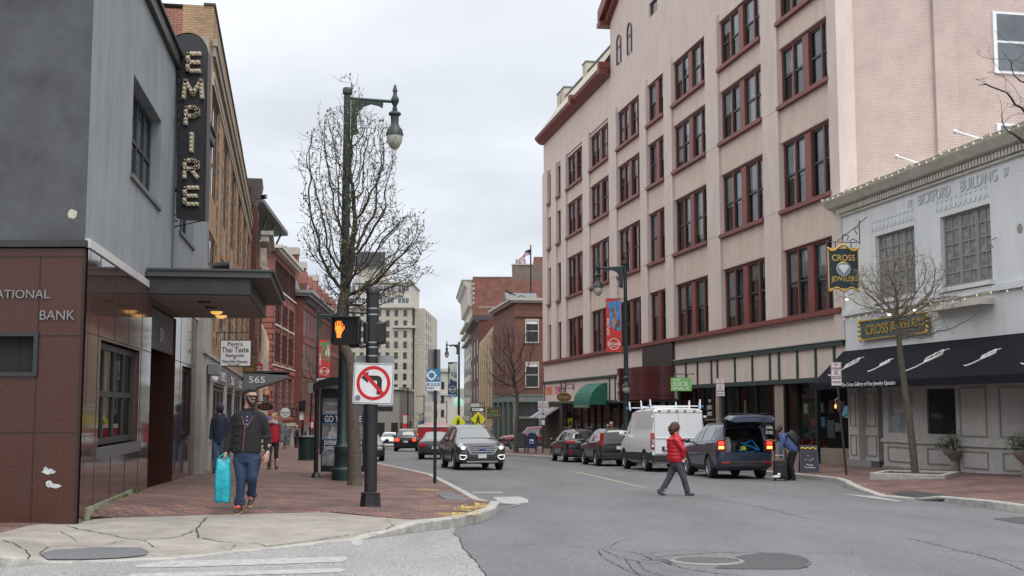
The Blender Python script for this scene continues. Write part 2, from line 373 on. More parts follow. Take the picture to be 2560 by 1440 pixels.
midh = [.12]*nm; midh[-1] = .15
surf('concrete_pavement', inner[:nm], mids[:nm], [h+.0005 for h in hk[:nm]], midh, concm)
Bm = [b for _, _, b in k]
hin = [hL(b.x, b.y)+0 for b in Bm]
for i in range(5): hin[i] = .13
surf('brick_pavement', mids[:nm], Bm[:nm], [h+.001 for h in midh], hin[:nm], paver)
A2 = [mids[nm-1]]+inner[nm:]; 
surf('brick_pavement', A2, [Bm[nm-1]]+Bm[nm:], [.15]+hk[nm:], hin[nm-1:], paver, n=10)
# ---- right pavement
ko = [V((40, 17, .14)), V((14, 20.2, .14)), gp(2650, 1290, .14), gp(2560, 1284, .14), gp(2470, 1270, .14), gp(2342, 1252, .10), gp(2290, 1248, .02), gp(2197, 1240, .02), gp(2140, 1228, .10), gp(2118, 1221, .14), gp(2108, 1213, .14)]
for px, py in ((2112, 1202), (2088, 1194), (1992, 1184)): v = G(px, py, .14); ko.append(V((v.x, v.y, .14)))
for x, y in ((8.0, 44), (6.3, 50.5), (4.3, 58), (2.17, 66.3), (.2, 72), (-.9, 77), (-1.5, 85), (-1.1, 90.5), (.4, 92.8), (3., 93.6), (30, 93.6)): ko.append(V((x, y, .14)))
ko = ko[::-1]
ki = offset(ko, .17)
kerb('kerb', ko, ki)
BR = []
for p in ko:
    u = (p-PK.o).dot(PK.ex); u = max(-50, min(26, u)); b = PK.w(u, .6)
    if p.y > 92: b = PK.w(-51.5 if p.x > 2 else -50, .6) if p.x < 12 else V((30, 88, 0))
    if u > 25.9: b = PK.w(26+(p.x-14)*.3 if p.x > 14 else 26, .8)
    BR.append(b)
surf('brick_pavement', ki, BR, [p.z for p in ko], [.29]*len(ko), paver, n=10)
# far pavement beyond the cross street
ko2 = [V(p) for p in ((40, 106, .14), (0, 106, .14), (-1.6, 106.8, .14), (-2.6, 109, .14), (-5.6, 125, .14), (-9, 150, .14), (-11, 190, .14), (-12, 270, .14))][::-1]
ki2 = offset(ko2, .17); kerb('kerb', ko2, ki2)
surf('brick_pavement', ki2, [V((p.x+14, p.y+4, 0)) for p in ko2], [.14]*8, [.2]*8, paver, n=4)
# ---- exact heights of the paving, for everything that stands on it
from mathutils.bvhtree import BVHTree
_v, _f = [], []
for o_ in list(COL.objects):
    if o_.type == 'MESH' and (o_.name.startswith(('road', 'kerb', 'brick_pav', 'concrete_pav'))):
        n_ = len(_v); _v += [v.co.copy() for v in o_.data.vertices]; _f += [tuple(i+n_ for i in p.vertices) for p in o_.data.polygons]
BV = BVHTree.FromPolygons(_v, _f)
def GP(px, py):
    d = V(ray(px, py)).normalized(); h = BV.ray_cast(V((0, 0, ZC)), d); return h[0] if h[0] else G(px, py, 0)
def down(x, y): h = BV.ray_cast(V((x, y, 30)), V((0, 0, -1))); return h[0].z if h[0] else -SL*y
def at(px, Y):  # point of the paving at pixel column px and distance Y
    p = WP(px, 1021, Y); return V((p.x, Y, down(p.x, Y)))
# ---- overlays on the road
def overlay(name, pts, m, lift=.004, h=0., hf=None):
    mb = MB(); q = []
    for p in pts:
        v = GP(p[0], p[1])
        q.append(V((v.x, v.y, v.z+lift)))
    mb.poly(q); return struct(mb.build(name, m, recalc=False))
overlay('worn_road_patch', [(-900, 1460), (-900, 1440), (0, 1420), (125, 1412), (435, 1400), (655, 1377.5), (895, 1352.5), (1050, 1331.5), (1140, 1320), (1131, 1335), (1150, 1347), (1152, 1362), (1163, 1376), (1171, 1392), (1190, 1404), (1203, 1425), (1215, 1436), (1250, 1475), (1250, 1520), (-900, 1520)], asph2)
for pts in ([(415, 1403), (600, 1401), (860, 1393), (871, 1398), (858, 1406), (700, 1412), (480, 1419), (352, 1421), (330, 1417)], [(330, 1436), (560, 1431), (845, 1422), (866, 1427), (850, 1433), (640, 1439), (420, 1445), (300, 1447)], [(250, 1460), (800, 1447), (870, 1452), (800, 1462), (300, 1476)], [(877, 1353), (905, 1352), (906, 1361), (895, 1367), (882, 1364)]):
    overlay('crosswalk_stripe', pts, paint_w, .009)
for pts in ([(1232, 1243), (1300, 1242), (1318, 1248), (1322, 1257), (1290, 1261), (1255, 1259), (1240, 1250)], [(1180, 1231), (1256, 1230), (1258, 1232.5), (1182, 1233)], [(1245, 1262.5), (1300, 1261.5), (1300, 1263), (1246, 1264)]):
    overlay('stop_line', pts, paint_w, .006)
overlay('edge_line', [(2100, 1234.5), (2180, 1241), (2258, 1253.5), (2248, 1254.5), (2172, 1244.5)], paint_w, .006)
overlay('centre_line', [(1395, 1173.2), (1455, 1182), (1520, 1197), (1600, 1216), (1625, 1223), (1600, 1218), (1518, 1199), (1452, 1183.3)], paint_y, .005)
overlay('road_patch', [(1840, 1392), (1880, 1386), (1905, 1384), (1960, 1385), (1995, 1389), (2012, 1395), (2022, 1403), (2016, 1412), (2021, 1419), (1990, 1423), (1930, 1424), (1850, 1423), (1785, 1421), (1800, 1414), (1845, 1411), (1858, 1403)], patchm, .005)
overlay('road_patch', [(2480, 1297), (2560, 1292), (2700, 1290), (2700, 1310), (2560, 1312), (2510, 1303)], patchm, .005)
overlay('road_patch', [(98, 1386), (140, 1376), (250, 1370), (350, 1371), (372, 1380), (365, 1390), (300, 1397), (200, 1401), (120, 1401)], asph, .012, h=.02)
# cracks
crm = mat('crack shadow and dirt', (.035, .034, .033, 1), .95)
def crack(mb, pts, w, h=0., jit=2., lift=.003, hf=None):
    q = []
    for (a, b) in zip(pts, pts[1:]):
        n = max(2, int(math.hypot(b[0]-a[0], (b[1]-a[1])*3)/9))
        for i in range(n): t = i/n; q.append((a[0]+(b[0]-a[0])*t+random.uniform(-jit, jit)*1.3, a[1]+(b[1]-a[1])*t+random.uniform(-jit, jit)*.45))
    q.append(pts[-1]); ws = [w*random.uniform(.15, .75) for _ in q]; ws[0] = ws[-1] = .002
    W_ = [GP(x, y) for x, y in q]
    for i in range(len(W_)-1):
        a, b = W_[i], W_[i+1]; t = (b-a); t.z = 0
        if t.length < 1e-4: continue
        t.normalize(); n = V((-t.y, t.x, 0)); l = V((0, 0, lift))
        mb.poly([a-n*ws[i]+l, b-n*ws[i+1]+l, b+n*ws[i+1]+l, a+n*ws[i]+l])
random.seed(4); cm = MB()
for pts, w in (([(1330, 1168), (1480, 1183), (1640, 1213), (1735, 1238), (1900, 1268), (2050, 1305)], .012),
               ([(1280, 1362), (1390, 1364), (1470, 1369), (1520, 1372), (1600, 1385), (1700, 1376), (1850, 1382), (2180, 1385)], .012), ([(1520, 1372), (1545, 1355), (1575, 1348), (1594, 1341)], .009),
               ([(1495, 1375), (1505, 1395), (1545, 1415), (1580, 1432), (1640, 1450)], .012), ([(1500, 1372), (1550, 1395), (1620, 1410), (1690, 1408)], .012), ([(1560, 1390), (1575, 1420), (1600, 1440)], .01),
               ([(1600, 1385), (1630, 1400), (1660, 1398), (1700, 1420), (1760, 1430), (1850, 1440)], .012), ([(1650, 1425), (1690, 1432), (1750, 1428), (1800, 1436)], .01), ([(1590, 1402), (1610, 1425), (1670, 1445)], .01),
               ([(1620, 1395), (1700, 1388), (1800, 1381), (1840, 1384)], .02), ([(1600, 1399), (1660, 1404), (1680, 1414)], .022), ([(1840, 1424), (1900, 1430), (1990, 1426), (2030, 1410), (2012, 1398)], .008),
               ([(2270, 1345), (2330, 1360), (2390, 1375), (2460, 1390), (2560, 1425), (2640, 1440)], .016), ([(2310, 1354), (2370, 1354)], .007), ([(2310, 1376), (2390, 1380), (2490, 1370)], .007), ([(2450, 1395), (2500, 1400), (2600, 1410)], .009),
               ([(1131, 1335), (1150, 1347), (1152, 1362), (1163, 1376), (1190, 1404), (1203, 1425), (1250, 1475)], .016), ([(1560, 1145), (1700, 1175)], .006), ([(1400, 1360), (1440, 1350), (1490, 1352)], .006)):
    crack(cm, pts, w, lift=.007)
cm.build('road_crack', crm, recalc=False)['kind'] = 'structure'
cm = MB()
for pts, w in (([(165, 1315), (210, 1326), (270, 1336), (320, 1348), (360, 1352), (450, 1343)], .02), ([(450, 1343), (490, 1325), (505, 1306), (520, 1294)], .018), ([(360, 1352), (385, 1368), (405, 1372)], .014), ([(0, 1350), (30, 1358), (60, 1375), (75, 1390), (70, 1400)], .016), ([(30, 1358), (80, 1362), (120, 1368), (98, 1386)], .012),
               ([(490, 1325), (497, 1345), (560, 1356), (650, 1360), (665, 1367), (800, 1350), (900, 1333), (960, 1325), (990, 1312)], .022), ([(560, 1372), (480, 1382), (390, 1390), (300, 1372)], .01), ([(540, 1368), (590, 1362), (575, 1375), (540, 1368)], .008), ([(150, 1330), (180, 1345), (195, 1356)], .01), ([(120, 1368), (250, 1366), (310, 1352)], .01), ([(520, 1294), (500, 1300)], .02), ([(965, 1295), (972, 1305), (980, 1315)], .006)):
    crack(cm, pts, w, lift=.008)
cm.build('pavement_crack', crm, recalc=False)['kind'] = 'structure'
# manhole
mc = G(1768, 1403, 0); mh = root('manhole_cover', 'round brown iron manhole cover set in the cracked asphalt', 'manhole cover', mc)
mh.rotation_euler = (-math.atan(SL), 0, 0)
MB().lathe([(.34, .004), (.34, .010), (.30, .012)], n=40).build('lid', mat('rusty iron', (.10, .09, .09, 1), .6, .3, var=.3, vs=20, bump=.6, bs=60), mh, smooth=30)
MB().rings([[V((r*math.cos(a), r*math.sin(a), z)) for a in [2*math.pi*i/40 for i in range(40)]] for r, z in ((.35, .003), (.35, .014), (.395, .014), (.41, .003))], cap=False).build('ring', mat('worn iron ring', (.24, .225, .215, 1), .5, .3), mh, smooth=30)
# metal grates in pavements, spray marks
def plate(name, label, cat, pts, m, hf, lift=.006):
    q = [GP(x, y) for x, y in pts]; c = sum(q, V())/len(q); mb = MB(); mb.prism([p+V((0, 0, lift))-c for p in q], (0, 0, -.03)); o = mb.build(name, m); o.location = c; return tag(o, label, cat)
grm = brick('grate', (.10, .095, .09, 1), (.09, .085, .08, 1), (.03, .03, .03, 1), bw=.08, bh=.05, ms=.02, rot=.5)
plate('pavement_grate', 'large brown metal grate in the brick pavement by the tree planter', 'grate', [(2228, 1232), (2285, 1228), (2410, 1243), (2310, 1252)], grm, lambda x, y: .13)
plate('tactile_plate', 'grey ribbed metal plate set in the brick corner near the kerb', 'metal plate', [(1083, 1231), (1130, 1231), (1178, 1251), (1118, 1250)], brick('ribbed plate', (.17, .18, .20, 1), (.15, .16, .18, 1), (.08, .08, .09, 1), bw=.5, bh=.06, ms=.012), hL)
plate('utility_hatch', 'dark narrow hatch lid in the bricks beside the walking man', 'hatch', [(515, 1266), (640, 1264), (665, 1269), (530, 1271)], mat('dark lid', (.10, .085, .08, 1), .7, var=.3, vs=5), hL, .004)
plate('utility_hatch', 'small dark hatch lid in the bricks right of the tree trunk', 'hatch', [(942, 1213), (972, 1212), (978, 1216), (945, 1217)], MATS['dark lid'], hL, .004)
sp = MB(); random.seed(9)
for cx, cy, w, h, n in ((1065, 1225, 38, 7, 26), (1165, 1270, 55, 8, 40), (1150, 1286, 60, 8, 36), (1200, 1262, 40, 9, 26)):
    for _ in range(n):
        x = cx+random.gauss(0, w*.45); y = cy+random.gauss(0, h*.4); 
        if x > 1222: continue
        a = GP(x, y); r = random.uniform(.02, .06); an = random.uniform(0, 3)
        dx, dy = V((math.cos(an)*r*2.2, math.sin(an)*r*2.2, 0)), V((-math.sin(an)*r*.35, math.cos(an)*r*.35, 0)); z = V((0, 0, .006))
        sp.poly([a-dx-dy+z, a+dx-dy+z, a+dx+dy+z, a-dx+dy+z])
o = sp.build('spray_paint_mark', mat('yellow spray paint', (.55, .40, .10, 1), .8), recalc=False); o['kind'] = 'structure'
# weeds along the foot of the granite wall
wd = MB(); random.seed(3)
for _ in range(70):
    u = random.choice([.7, 1.2, 2.6, 3.6, 5.2])+random.gauss(0, .22); p = P1.w(u, -random.uniform(.02, .12)); p.z = down(p.x+.1, p.y)-.01
    for _ in range(4):
        d = V((random.uniform(-1, 1), random.uniform(-1, 1), 1.3)).normalized()*random.uniform(.04, .11); s_ = V((-d.y, d.x, 0)).normalized()*.012
        wd.poly([p-s_, p+s_, p+d])
wd.build('weeds', mat('weed green', (.10, .16, .04, 1), .7), recalc=False)['kind'] = 'stuff'
# distant wooded hill
hl = MB(); random.seed(2); rs = []
for y, z0 in ((700, -7), (760, 5), (840, 11), (1000, 14), (1300, -7)):
    rs.append([V((x, y+15*math.sin(x*.02), z0+(0 if z0 < 0 else 9*math.sin(x*.006+1)+4*math.sin(x*.021)+random.uniform(-1, 1)))) for x in range(-500, 501, 20)])
hl.rings(rs, closed=False, cap=False); struct(hl.build('hill', mat('hazy wooded hill', (.10, .12, .10, 1), .95, var=.35, vs=.03, detail=8), smooth=60, recalc=False))
# ================================================================ BUILDINGS, left side
stucco = mat('dark grey stucco', (.078, .082, .087, 1), .85, var=.38, vs=1.1, bump=.35, bs=14, detail=10)
stucco2 = mat('grey stucco', (.24, .26, .275, 1), .85, var=.2, vs=1.2, bump=.3, bs=14, detail=10, st=.45)
def granite(name, c1, c2, rough, spec):
    m = mat(name, c1, rough, var=.5, vs=45, spec=spec, col2=c2, detail=3, coords='UV'); return m
gran = granite('red brown granite', (.022, .009, .007, 1), (.115, .042, .028, 1), .28, .5)
granp = granite('polished brown granite', (.04, .021, .018, 1), (.10, .055, .046, 1), .06, .75)
gjoint = mat('granite joint', (.03, .02, .018, 1), .8)
darkfr = mat('dark bronze frame', (.028, .034, .036, 1), .42)
fasc = mat('dark brown fascia', (.035, .034, .035, 1), .5, var=.2, vs=3)
soff = mat('soffit', (.28, .25, .235, 1), .8, var=.1, vs=2)
stonem = mat('limestone', (.33, .315, .29, 1), .8, var=.15, vs=1.5, bump=.2, bs=30, detail=8)
stoned = mat('grey stone panel', (.14, .14, .14, 1), .6, var=.15, vs=2)
alum = mat('pale trim', (.55, .54, .52, 1), .4, var=.1)
def fac_root(name, label, F_, cat='building'):
    o = root(name, label, cat, F_.o, F_.rot); return o
def poly_child(name, mb, m, par, **k): return mb.build(name, m, par, **k)
# ---------------- grey stucco and granite bank building
B = fac_root('corner_building', 'dark grey stucco corner building over polished red brown granite, former bank', P1)
L1 = 17.9; ZT = 9.12
w = MB(); opA = (3.79, 7.42, 5.58, 7.4); opB = (10.95, 13.9, 5.6, 7.4)
rect_wall(w, 0, L1, 3.87, ZT, [opA, opB], 0, .32)
w.poly([(0, 0, ZT), (L1, 0, ZT), (L1, 14, ZT), (0, 22, ZT)]); w.poly([(L1, 0, -1), (L1, 14, -1), (L1, 14, ZT), (L1, 0, ZT)])
w.build('wall', stucco2, B, recalc=False)
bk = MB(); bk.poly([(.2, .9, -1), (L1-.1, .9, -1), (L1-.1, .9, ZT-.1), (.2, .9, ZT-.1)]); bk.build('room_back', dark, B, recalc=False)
r_ = MB(); r_.box(-.06, L1, -.10, .12, ZT, ZT+.28); r_.box(-.1, L1, -.16, .0, ZT+.28, ZT+.34); r_.build('roof_edge', fasc, B)
window(B, 3.83, 7.38, 5.6, 7.38, .2, darkfr, gdark, 4, 2, .07, .07); window(B, 10.98, 13.85, 5.62, 7.38, .2, darkfr, gdark, 3, 2, .07, .07)
s_ = MB(); s_.box(3.7, 7.5, -.05, .02, 5.5, 5.58); s_.box(10.85, 14, -.05, .02, 5.52, 5.6); s_.split('sill', stoned, B)
# granite skin, street side
def slab_wall(mb, x0, x1, z0, z1, ops, y, xs, zs, jm, d=.15):
    rect_wall(mb, x0, x1, z0, z1, ops, y, d)
gw = MB(); win1 = (1.22, 5.12, .8, 2.47); rec = (6.55, 10.42, -1, 2.8)
rect_wall(gw, 0, 6.55, -1, 3.74, [win1], -.05, .2); rect_wall(gw, 10.42, 14.85, -1, 3.74, [(11.8, 13.75, .72, 2.43)], -.05, .2)
rect_wall(gw, 6.55, 10.42, 3.45, 3.74, [], -.05, .2)
gw.poly([(14.85, -.05, -1), (14.85, .3, -1), (14.85, .3, 3.74), (14.85, -.05, 3.74)])
gw.build('granite_cladding', granp, B, recalc=False)
j = MB()
for x in (1.0, 2.4, 3.8, 5.3, 11.4, 13.9): j.box(x-.008, x+.008, -.055, -.04, -.9, (.75 if 1.2 < x < 5.2 or 11.7 < x < 13.8 else 3.74)); 
for x in (2.4, 3.8): j.box(x-.008, x+.008, -.055, -.04, 2.5, 3.74)
for a, b in ((0, 6.5), (10.45, 14.8)): j.box(a, b, -.055, -.04, 2.50, 2.515)
for a, b in ((0, 1.2), (5.15, 6.5), (10.45, 11.75), (13.8, 14.8)): j.box(a, b, -.0555, -.04, .99, 1.0)
j.build('joint', gjoint, B)
t = MB(); t.box(-.02, 6.0, -.08, 0, 3.74, 3.87); t.box(12, L1, -.08, 0, 3.74, 3.87); t.split('stone_band', alum, B)
window(B, 1.24, 5.1, .82, 2.45, .06, darkfr, glc, 4, 2, .10, .09); window(B, 11.82, 13.73, .74, 2.41, .06, darkfr, gdark, 2, 2, .08, .08)
s_ = MB(); s_.box(1.15, 5.2, -.11, 0, .62, .8); s_.build('sill', mat('dark slate sill', (.10, .10, .115, 1), .4), B)
cu = MB(); cu.box(1.4, 2.2, .3, .34, 1.6, 2.4); cu.box(3.1, 3.9, .3, .34, 1.2, 2.4); cu.box(4.5, 5., .3, .34, 1.3, 2.4); cu.build('window_display', mat('pale interior', (.25, .22, .2, 1), .8, var=.5, vs=3), B)
# recessed entrance
e_ = MB(); e_.poly([(6.55, -.05, -1), (6.55, 2., -1), (6.55, 2., 3.45), (6.55, -.05, 3.45)]); e_.poly([(10.42, -.05, -1), (10.42, 2., -1), (10.42, 2., 3.45), (10.42, -.05, 3.45)])
e_.split('entrance_side', gran, B, recalc=False)
e_ = MB(); rect_wall(e_, 6.55, 10.42, -1, 3.45, [(7.2, 9.9, -.5, 2.55)], 1.0, .15); e_.build('entrance_wall', mat('dark entrance wall', (.05, .048, .05, 1), .6), B, recalc=False)
d_ = MB(); d_.box(7.2, 9.9, 1.1, 1.16, -.4, 2.5); 
for x in (7.3, 8.62): d_.box(x, x+1.2, 1.06, 1.1, -.1, .75)
d_.build('door', mat('dark green door', (.018, .026, .025, 1), .4), B, bevel=.02)
text('574', .62, .30, alum, B, (8.3, .96, 2.95), name='house_number')
tp = MB(); tp.box(6.56, 10.4, .0, .06, 2.62, 3.45); tp.build('lintel', mat('grey lintel', (.13, .13, .135, 1), .6, var=.2), B)
for o in [c for c in B.children if c.name.startswith('house_number')]: o.location.y = -.02
# plinth (pale) and side posts
pl = MB(); pl.box(.45, 4.6, -.075, -.05, -1, -.06); pl.build('plinth', mat('mossy plinth', (.24, .24, .17, 1), .9, var=.3, vs=8), B)
# front (towards the camera)
fr_rot = -.02-P1.rot
def ff(mb, name, m, par=B, **k):
    o = mb.build(name, m, par, **k); o.rotation_euler = (0, 0, fr_rot); return o
w = MB(); rect_wall(w, -26, 0, 3.83, ZT, [], 0, .1); w.poly([(-26, 0, ZT), (-.3, 0.01, ZT-.05), (-8, 20, ZT-.05), (-26, 20, ZT-.05)]); ff(w, 'wall', stucco, recalc=False)
w = MB(); rect_wall(w, -26, 0.02, -1, 3.72, [(-3.4, -.62, 1.9, 2.47)], -.06, .3); w.poly([(.02, -.06, -1), (.02, .2, -1), (.02, .2, 3.72), (.02, -.06, 3.72)]); ff(w, 'granite_cladding', gran, recalc=False)
w = MB(); w.box(-26, .05, -.12, 0, 3.74, 3.84); ff(w, 'dark_band', fasc)
w = MB()
for x in (-.62, -1.95, -3.3, -4.7): w.box(x-.008, x+.008, -.068, -.05, -.9, 3.6)
for z in (1.06, 2.45, 3.6): w.box(-12, .02, -.0675, -.05, z-.008, z+.008)
w.box(.005, .03, -.075, -.02, -.9, 3.7)
ff(w, 'joint', gjoint)
w = MB(); w.box(-3.4, -.6, -.10, -.05, 2.44, 2.5); w.box(-3.4, -.6, -.10, -.05, 1.86, 1.92); w.box(-.66, -.60, -.10, -.05, 1.92, 2.44); ff(w, 'window_frame', darkfr)
w = MB(); w.poly([(-3.4, .05, 1.9), (-.62, .05, 1.9), (-.62, .05, 2.47), (-3.4, .05, 2.47)]); ff(w, 'window_glass', dark, recalc=False)
w = MB()
for x in (-1.55, -1.35): w.box(x-.03, x+.03, .02, .04, 1.95, 2.03)
ff(w, 'window_candle', mat('warm candle lamp', (.9, .5, .1, 1), .4, emit=(1, .5, .1, 1), es=1.5))
def ffp(x, z, y=-.075):  # point on the front frame expressed in the root frame
    c_, s__ = math.cos(fr_rot), math.sin(fr_rot); return (x*c_-y*s__, x*s__+y*c_, z)
steell = mat('dull metal letters', (.30, .29, .28, 1), .4, .7)
text('NATIONAL', .92, .125, steell, B, ffp(-.92, 3.05), (math.pi/2, 0, fr_rot), .012)
text('BANK', .51, .135, steell, B, ffp(-.335, 2.745), (math.pi/2, 0, fr_rot), .012)
pw = mat('torn white paper', (.5, .5, .52, 1), .8, var=.3, vs=20)
w = MB(); random.seed(12)
def blob(mb, cx, cz, rx, rz, y=-.068, n=14, jit=.45): mb.poly([(cx+rx*math.cos(a)*random.uniform(1-jit, 1), y, cz+rz*math.sin(a)*random.uniform(1-jit, 1)) for a in [2*math.pi*i/n for i in range(n)]])
for cx, cz, rx, rz in ((-.37, .50, .12, .05), (-.42, .53, .05, .05), (-.37, .33, .06, .07), (-.28, .30, .11, .04)): blob(w, cx, cz, rx, rz, y=-.068-random.uniform(0, .003))
ff(w, 'torn_poster', pw, recalc=False)
w = MB(); blob(w, -.20, 4.24, .085, .08, -.004, jit=.3); ff(w, 'chipped_patch', mat('bare plaster', (.5, .46, .40, 1), .9, var=.2, vs=20), recalc=False)
# rusty wall seams on the side
w = MB(); w.box(9.55, 9.6, -.05, 0, 4.1, ZT); w.build('downpipe', mat('grey pipe', (.10, .105, .11, 1), .6), B)
# ---------------- canopy of the corner building
K = MB(); K.box(5.9, 12.0, -2.0, -.03, 3.62, 3.96); K.build('canopy', fasc, B, bevel=.01)
K = MB(); K.box(5.82, 12.3, -2.4, -.03, 3.96, 4.08); K.box(5.78, 12.34, -2.46, -.03, 4.08, 4.12); K.build('canopy_lip', mat('grey canopy lip', (.065, .068, .072, 1), .5), B)
K = MB(); K.box(6.0, 11.9, -1.95, -.05, 3.60, 3.617); K.build('canopy_soffit', soff, B)
for x, y in ((7.2, -1.0), (8.6, -1.0)): MB().lathe([(.12, 3.565), (.13, 3.6)], (x, y, 0), 14).build('soffit_vent', fasc, B)
for x, y in ((9.9, -1.0), (11.1, -1.0)): MB().lathe([(.05, 3.53), (.12, 3.56), (.14, 3.6)], (x, y, 0), 16).build('canopy_lamp', mat('warm lamp lens', (.8, .6, .2, 1), .4, emit=(1, .55, .15, 1), es=.6), B, smooth=40)
# floodlight and camera above the canopy
fl = root('floodlight', 'black cylindrical floodlight standing on the edge of the dark canopy', 'floodlight', P1.w(7.0, -1.45, 4.12), P1.rot)
MB().tube([(0, -.05, .22), (0, .28, .18)], [.085, .07], 12).build('housing', black, fl, smooth=40); MB().tube([(0, .1, 0), (0, .1, .2)], .02, 6).build('bracket', black, fl)
fl = root('floodlight', 'small silver spotlight on the canopy edge beside the black floodlight', 'floodlight', P1.w(6.6, -1.7, 4.05), P1.rot)
MB().tube([(0, -.02, .0), (.0, .14, .05)], [.075, .04], 12).build('housing', mat('grey lamp housing', (.3, .3, .3, 1), .3, .5), fl, smooth=40); MB().tube([(0, .1, .03), (0, .12, .1)], .015, 6).build('bracket', black, fl)
# ---------------- EMPIRE blade sign
sg = P1.w(9.3, 0); SY = sg.y+.2
def sx(px, py): p = WP(px, py, SY); return p
sgr = root('blade_sign', 'tall black blade sign with round top and bulb studded letters reading EMPIRE', 'sign', (0, 0, 0))
S0 = WP(480, 545, SY); sgr.location = S0
def sl(px, py, y=0.): p = WP(px, py, SY); return V((p.x-S0.x, y, p.z-S0.z))
outl = [(441, 545), (516, 550), (521, 130)]+[(470+51*math.cos(a), 131-47*math.sin(a)) for a in [math.pi*i/14 for i in range(1, 14)]]+[(420, 131), (424, 182), (446, 190), (447, 135), (450, 135)]
outl = [(441, 545), (511, 549), (518, 130)]+[(469.5+48.5*math.cos(a), 130-46*math.sin(a)) for a in [math.pi*i/14 for i in range(1, 14)]]+[(421, 130), (424, 135), (448, 136), (447, 300)]
blkp = mat('sign panel black', (.022, .022, .026, 1), .45, var=.35, vs=4)
m_ = MB(); m_.prism([sl(*p) for p in outl], (0, .30, 0)); m_.build('panel', blkp, sgr)
# pale rim on the street edge
m_ = MB(); rim = [(513, 552), (520, 131)]+[(469.5+50*math.cos(a), 130-48*math.sin(a)) for a in [math.pi*i/14 for i in range(1, 14)]]; 
pr = [sl(*p, -.02) for p in rim]
m_.rings([[p, p+V((0, .34, 0))] for p in pr], closed=False, cap=False); m_.build('rim', mat('sign rim', (.06, .065, .075, 1), .35, .3), sgr, recalc=False)
m_ = MB()
for i in range(17): y = 165+i*22; a = sl(446-(y-165)*.012, y); b = sl(449.5-(y-165)*.012, y+8); m_.box(a.x, b.x, -.03, 0, b.z, a.z)
a = sl(447, 140, -.012); b = sl(442, 540, -.012); m_.tube([a, b], .018, 6); m_.build('bolt_rail', black, sgr)
cream = mat('aged cream letters', (.40, .34, .24, 1), .5, var=.35, vs=14); rustm = mat('rusty letter edge', (.20, .13, .08, 1), .8, var=.5, vs=20)
bulb = mat('sign bulb', (.62, .56, .42, 1), .15, spec=.8)
def strokes(ch):
    return {'E': [((0, 0), (0, 1)), ((0, 1), (1, 1)), ((0, .5), (.9, .5)), ((0, 0), (1, 0))], 'M': [((0, 0), (.08, 1)), ((.08, 1), (.5, .2)), ((.5, .2), (.92, 1)), ((.92, 1), (1, 0))],
            'P': [((0, 0), (0, 1)), ((0, 1), (.65, 1)), ((.65, 1), (1, .85)), ((1, .85), (1, .6)), ((1, .6), (.65, .45)), ((.65, .45), (0, .45))], 'I': [((0, 0), (0, 1))],
            'R': [((0, 0), (0, 1)), ((0, 1), (.65, 1)), ((.65, 1), (1, .87)), ((1, .87), (1, .6)), ((1, .6), (.65, .48)), ((.65, .48), (0, .48)), ((.5, .48), (1, 0))]}[ch]
for ch, (x0, x1, y0, y1) in zip('EMPIRE', ((471, 500, 136, 179), (461, 508, 204, 244), (466, 496, 270, 309), (480, 480, 337, 377), (463, 495, 402, 443), (463, 494, 470, 511))):
    a, b = sl(x0, y1), sl(x1, y0); lt = MB(); lb = MB(); wd = .042; bb = MB()
    for (p, q) in strokes(ch):
        P_ = V((a.x+(b.x-a.x)*p[0], 0, a.z+(b.z-a.z)*p[1])); Q = V((a.x+(b.x-a.x)*q[0], 0, a.z+(b.z-a.z)*q[1])); t_ = (Q-P_).normalized(); n_ = V((-t_.z, 0, t_.x))*wd; e2 = t_*wd
        lt.prism([P_-e2-n_+V((0, -.09, 0)), Q+e2-n_+V((0, -.09, 0)), Q+e2+n_+V((0, -.09, 0)), P_-e2+n_+V((0, -.09, 0))], (0, .09-.001, 0))
        nb = max(1, round((Q-P_).length/.095))
        for i in range(nb+1): c_ = P_.lerp(Q, i/nb); bb.ell((c_.x, -.105, c_.z), .026, 8, 5)
    lo = lt.build('letter', cream, sgr); bb.build('bulbs', bulb, lo, smooth=60)
m_ = MB()
for y in (188, 331, 471): a, b = sl(447, y, .15), sl(423, y, .15); m_.tube([a, b+V((-.25, .1, 0))], .055, 10); m_.tube([b, b+V((.02, 0, 0))], .08, 10)
m_.tube([sl(400, 530, .1), sl(441, 537, .05), sl(511, 549, .0)], .014, 6); m_.tube([sl(430, 566, .1), sl(511, 550, .02)], .014, 6); m_.tube([sl(421, 520, .1), sl(424, 545, .1), sl(441, 552, .1)], .018, 6)
m_.build('mounting_arm', black, sgr, smooth=40)
# ---------------- yellow brick building
ybr = brick('yellow brick', (.45, .29, .165, 1), (.35, .22, .125, 1), (.27, .19, .13, 1), stain=.3)
ybd = brick('yellow brick relief', (.42, .265, .15, 1), (.21, .12, .065, 1), (.16, .09, .05, 1), bw=.4, bh=.3, ms=.05, stain=.2)
rbr = brick('old red brick', (.30, .085, .055, 1), (.20, .06, .045, 1), (.26, .20, .17, 1), stain=.35)
B = fac_root('yellow_brick_building', 'tall yellow brick building with deep window bays above stone shopfronts', P2)
ops = []; bays = [(-.1+6.03*i, 2.92+6.03*i) for i in range(6)]
for a, b in bays: ops += [(a, b, 7.8, 10.95), (a, b, 4.1, 6.67)]
w = MB(); rect_wall(w, -.3, 35, 2.95, 13.35, ops, 0, .12); w.poly([(35, 0, -3), (35, 14, -3), (35, 14, 13.3), (35, 0, 13.3)]); w.poly([(-.3, 0, 13.35), (35, 0, 13.35), (35, 14, 13.35), (-.3, 14, 13.35)])
w.build('wall', ybr, B, recalc=False)
w = MB(); w.poly([(-.3, .0, 2), (-.3, .9, 2), (-.3, .9, 13.35), (-.3, 0, 13.35)]); w.build('corner_quoin', ybr, B, recalc=False)
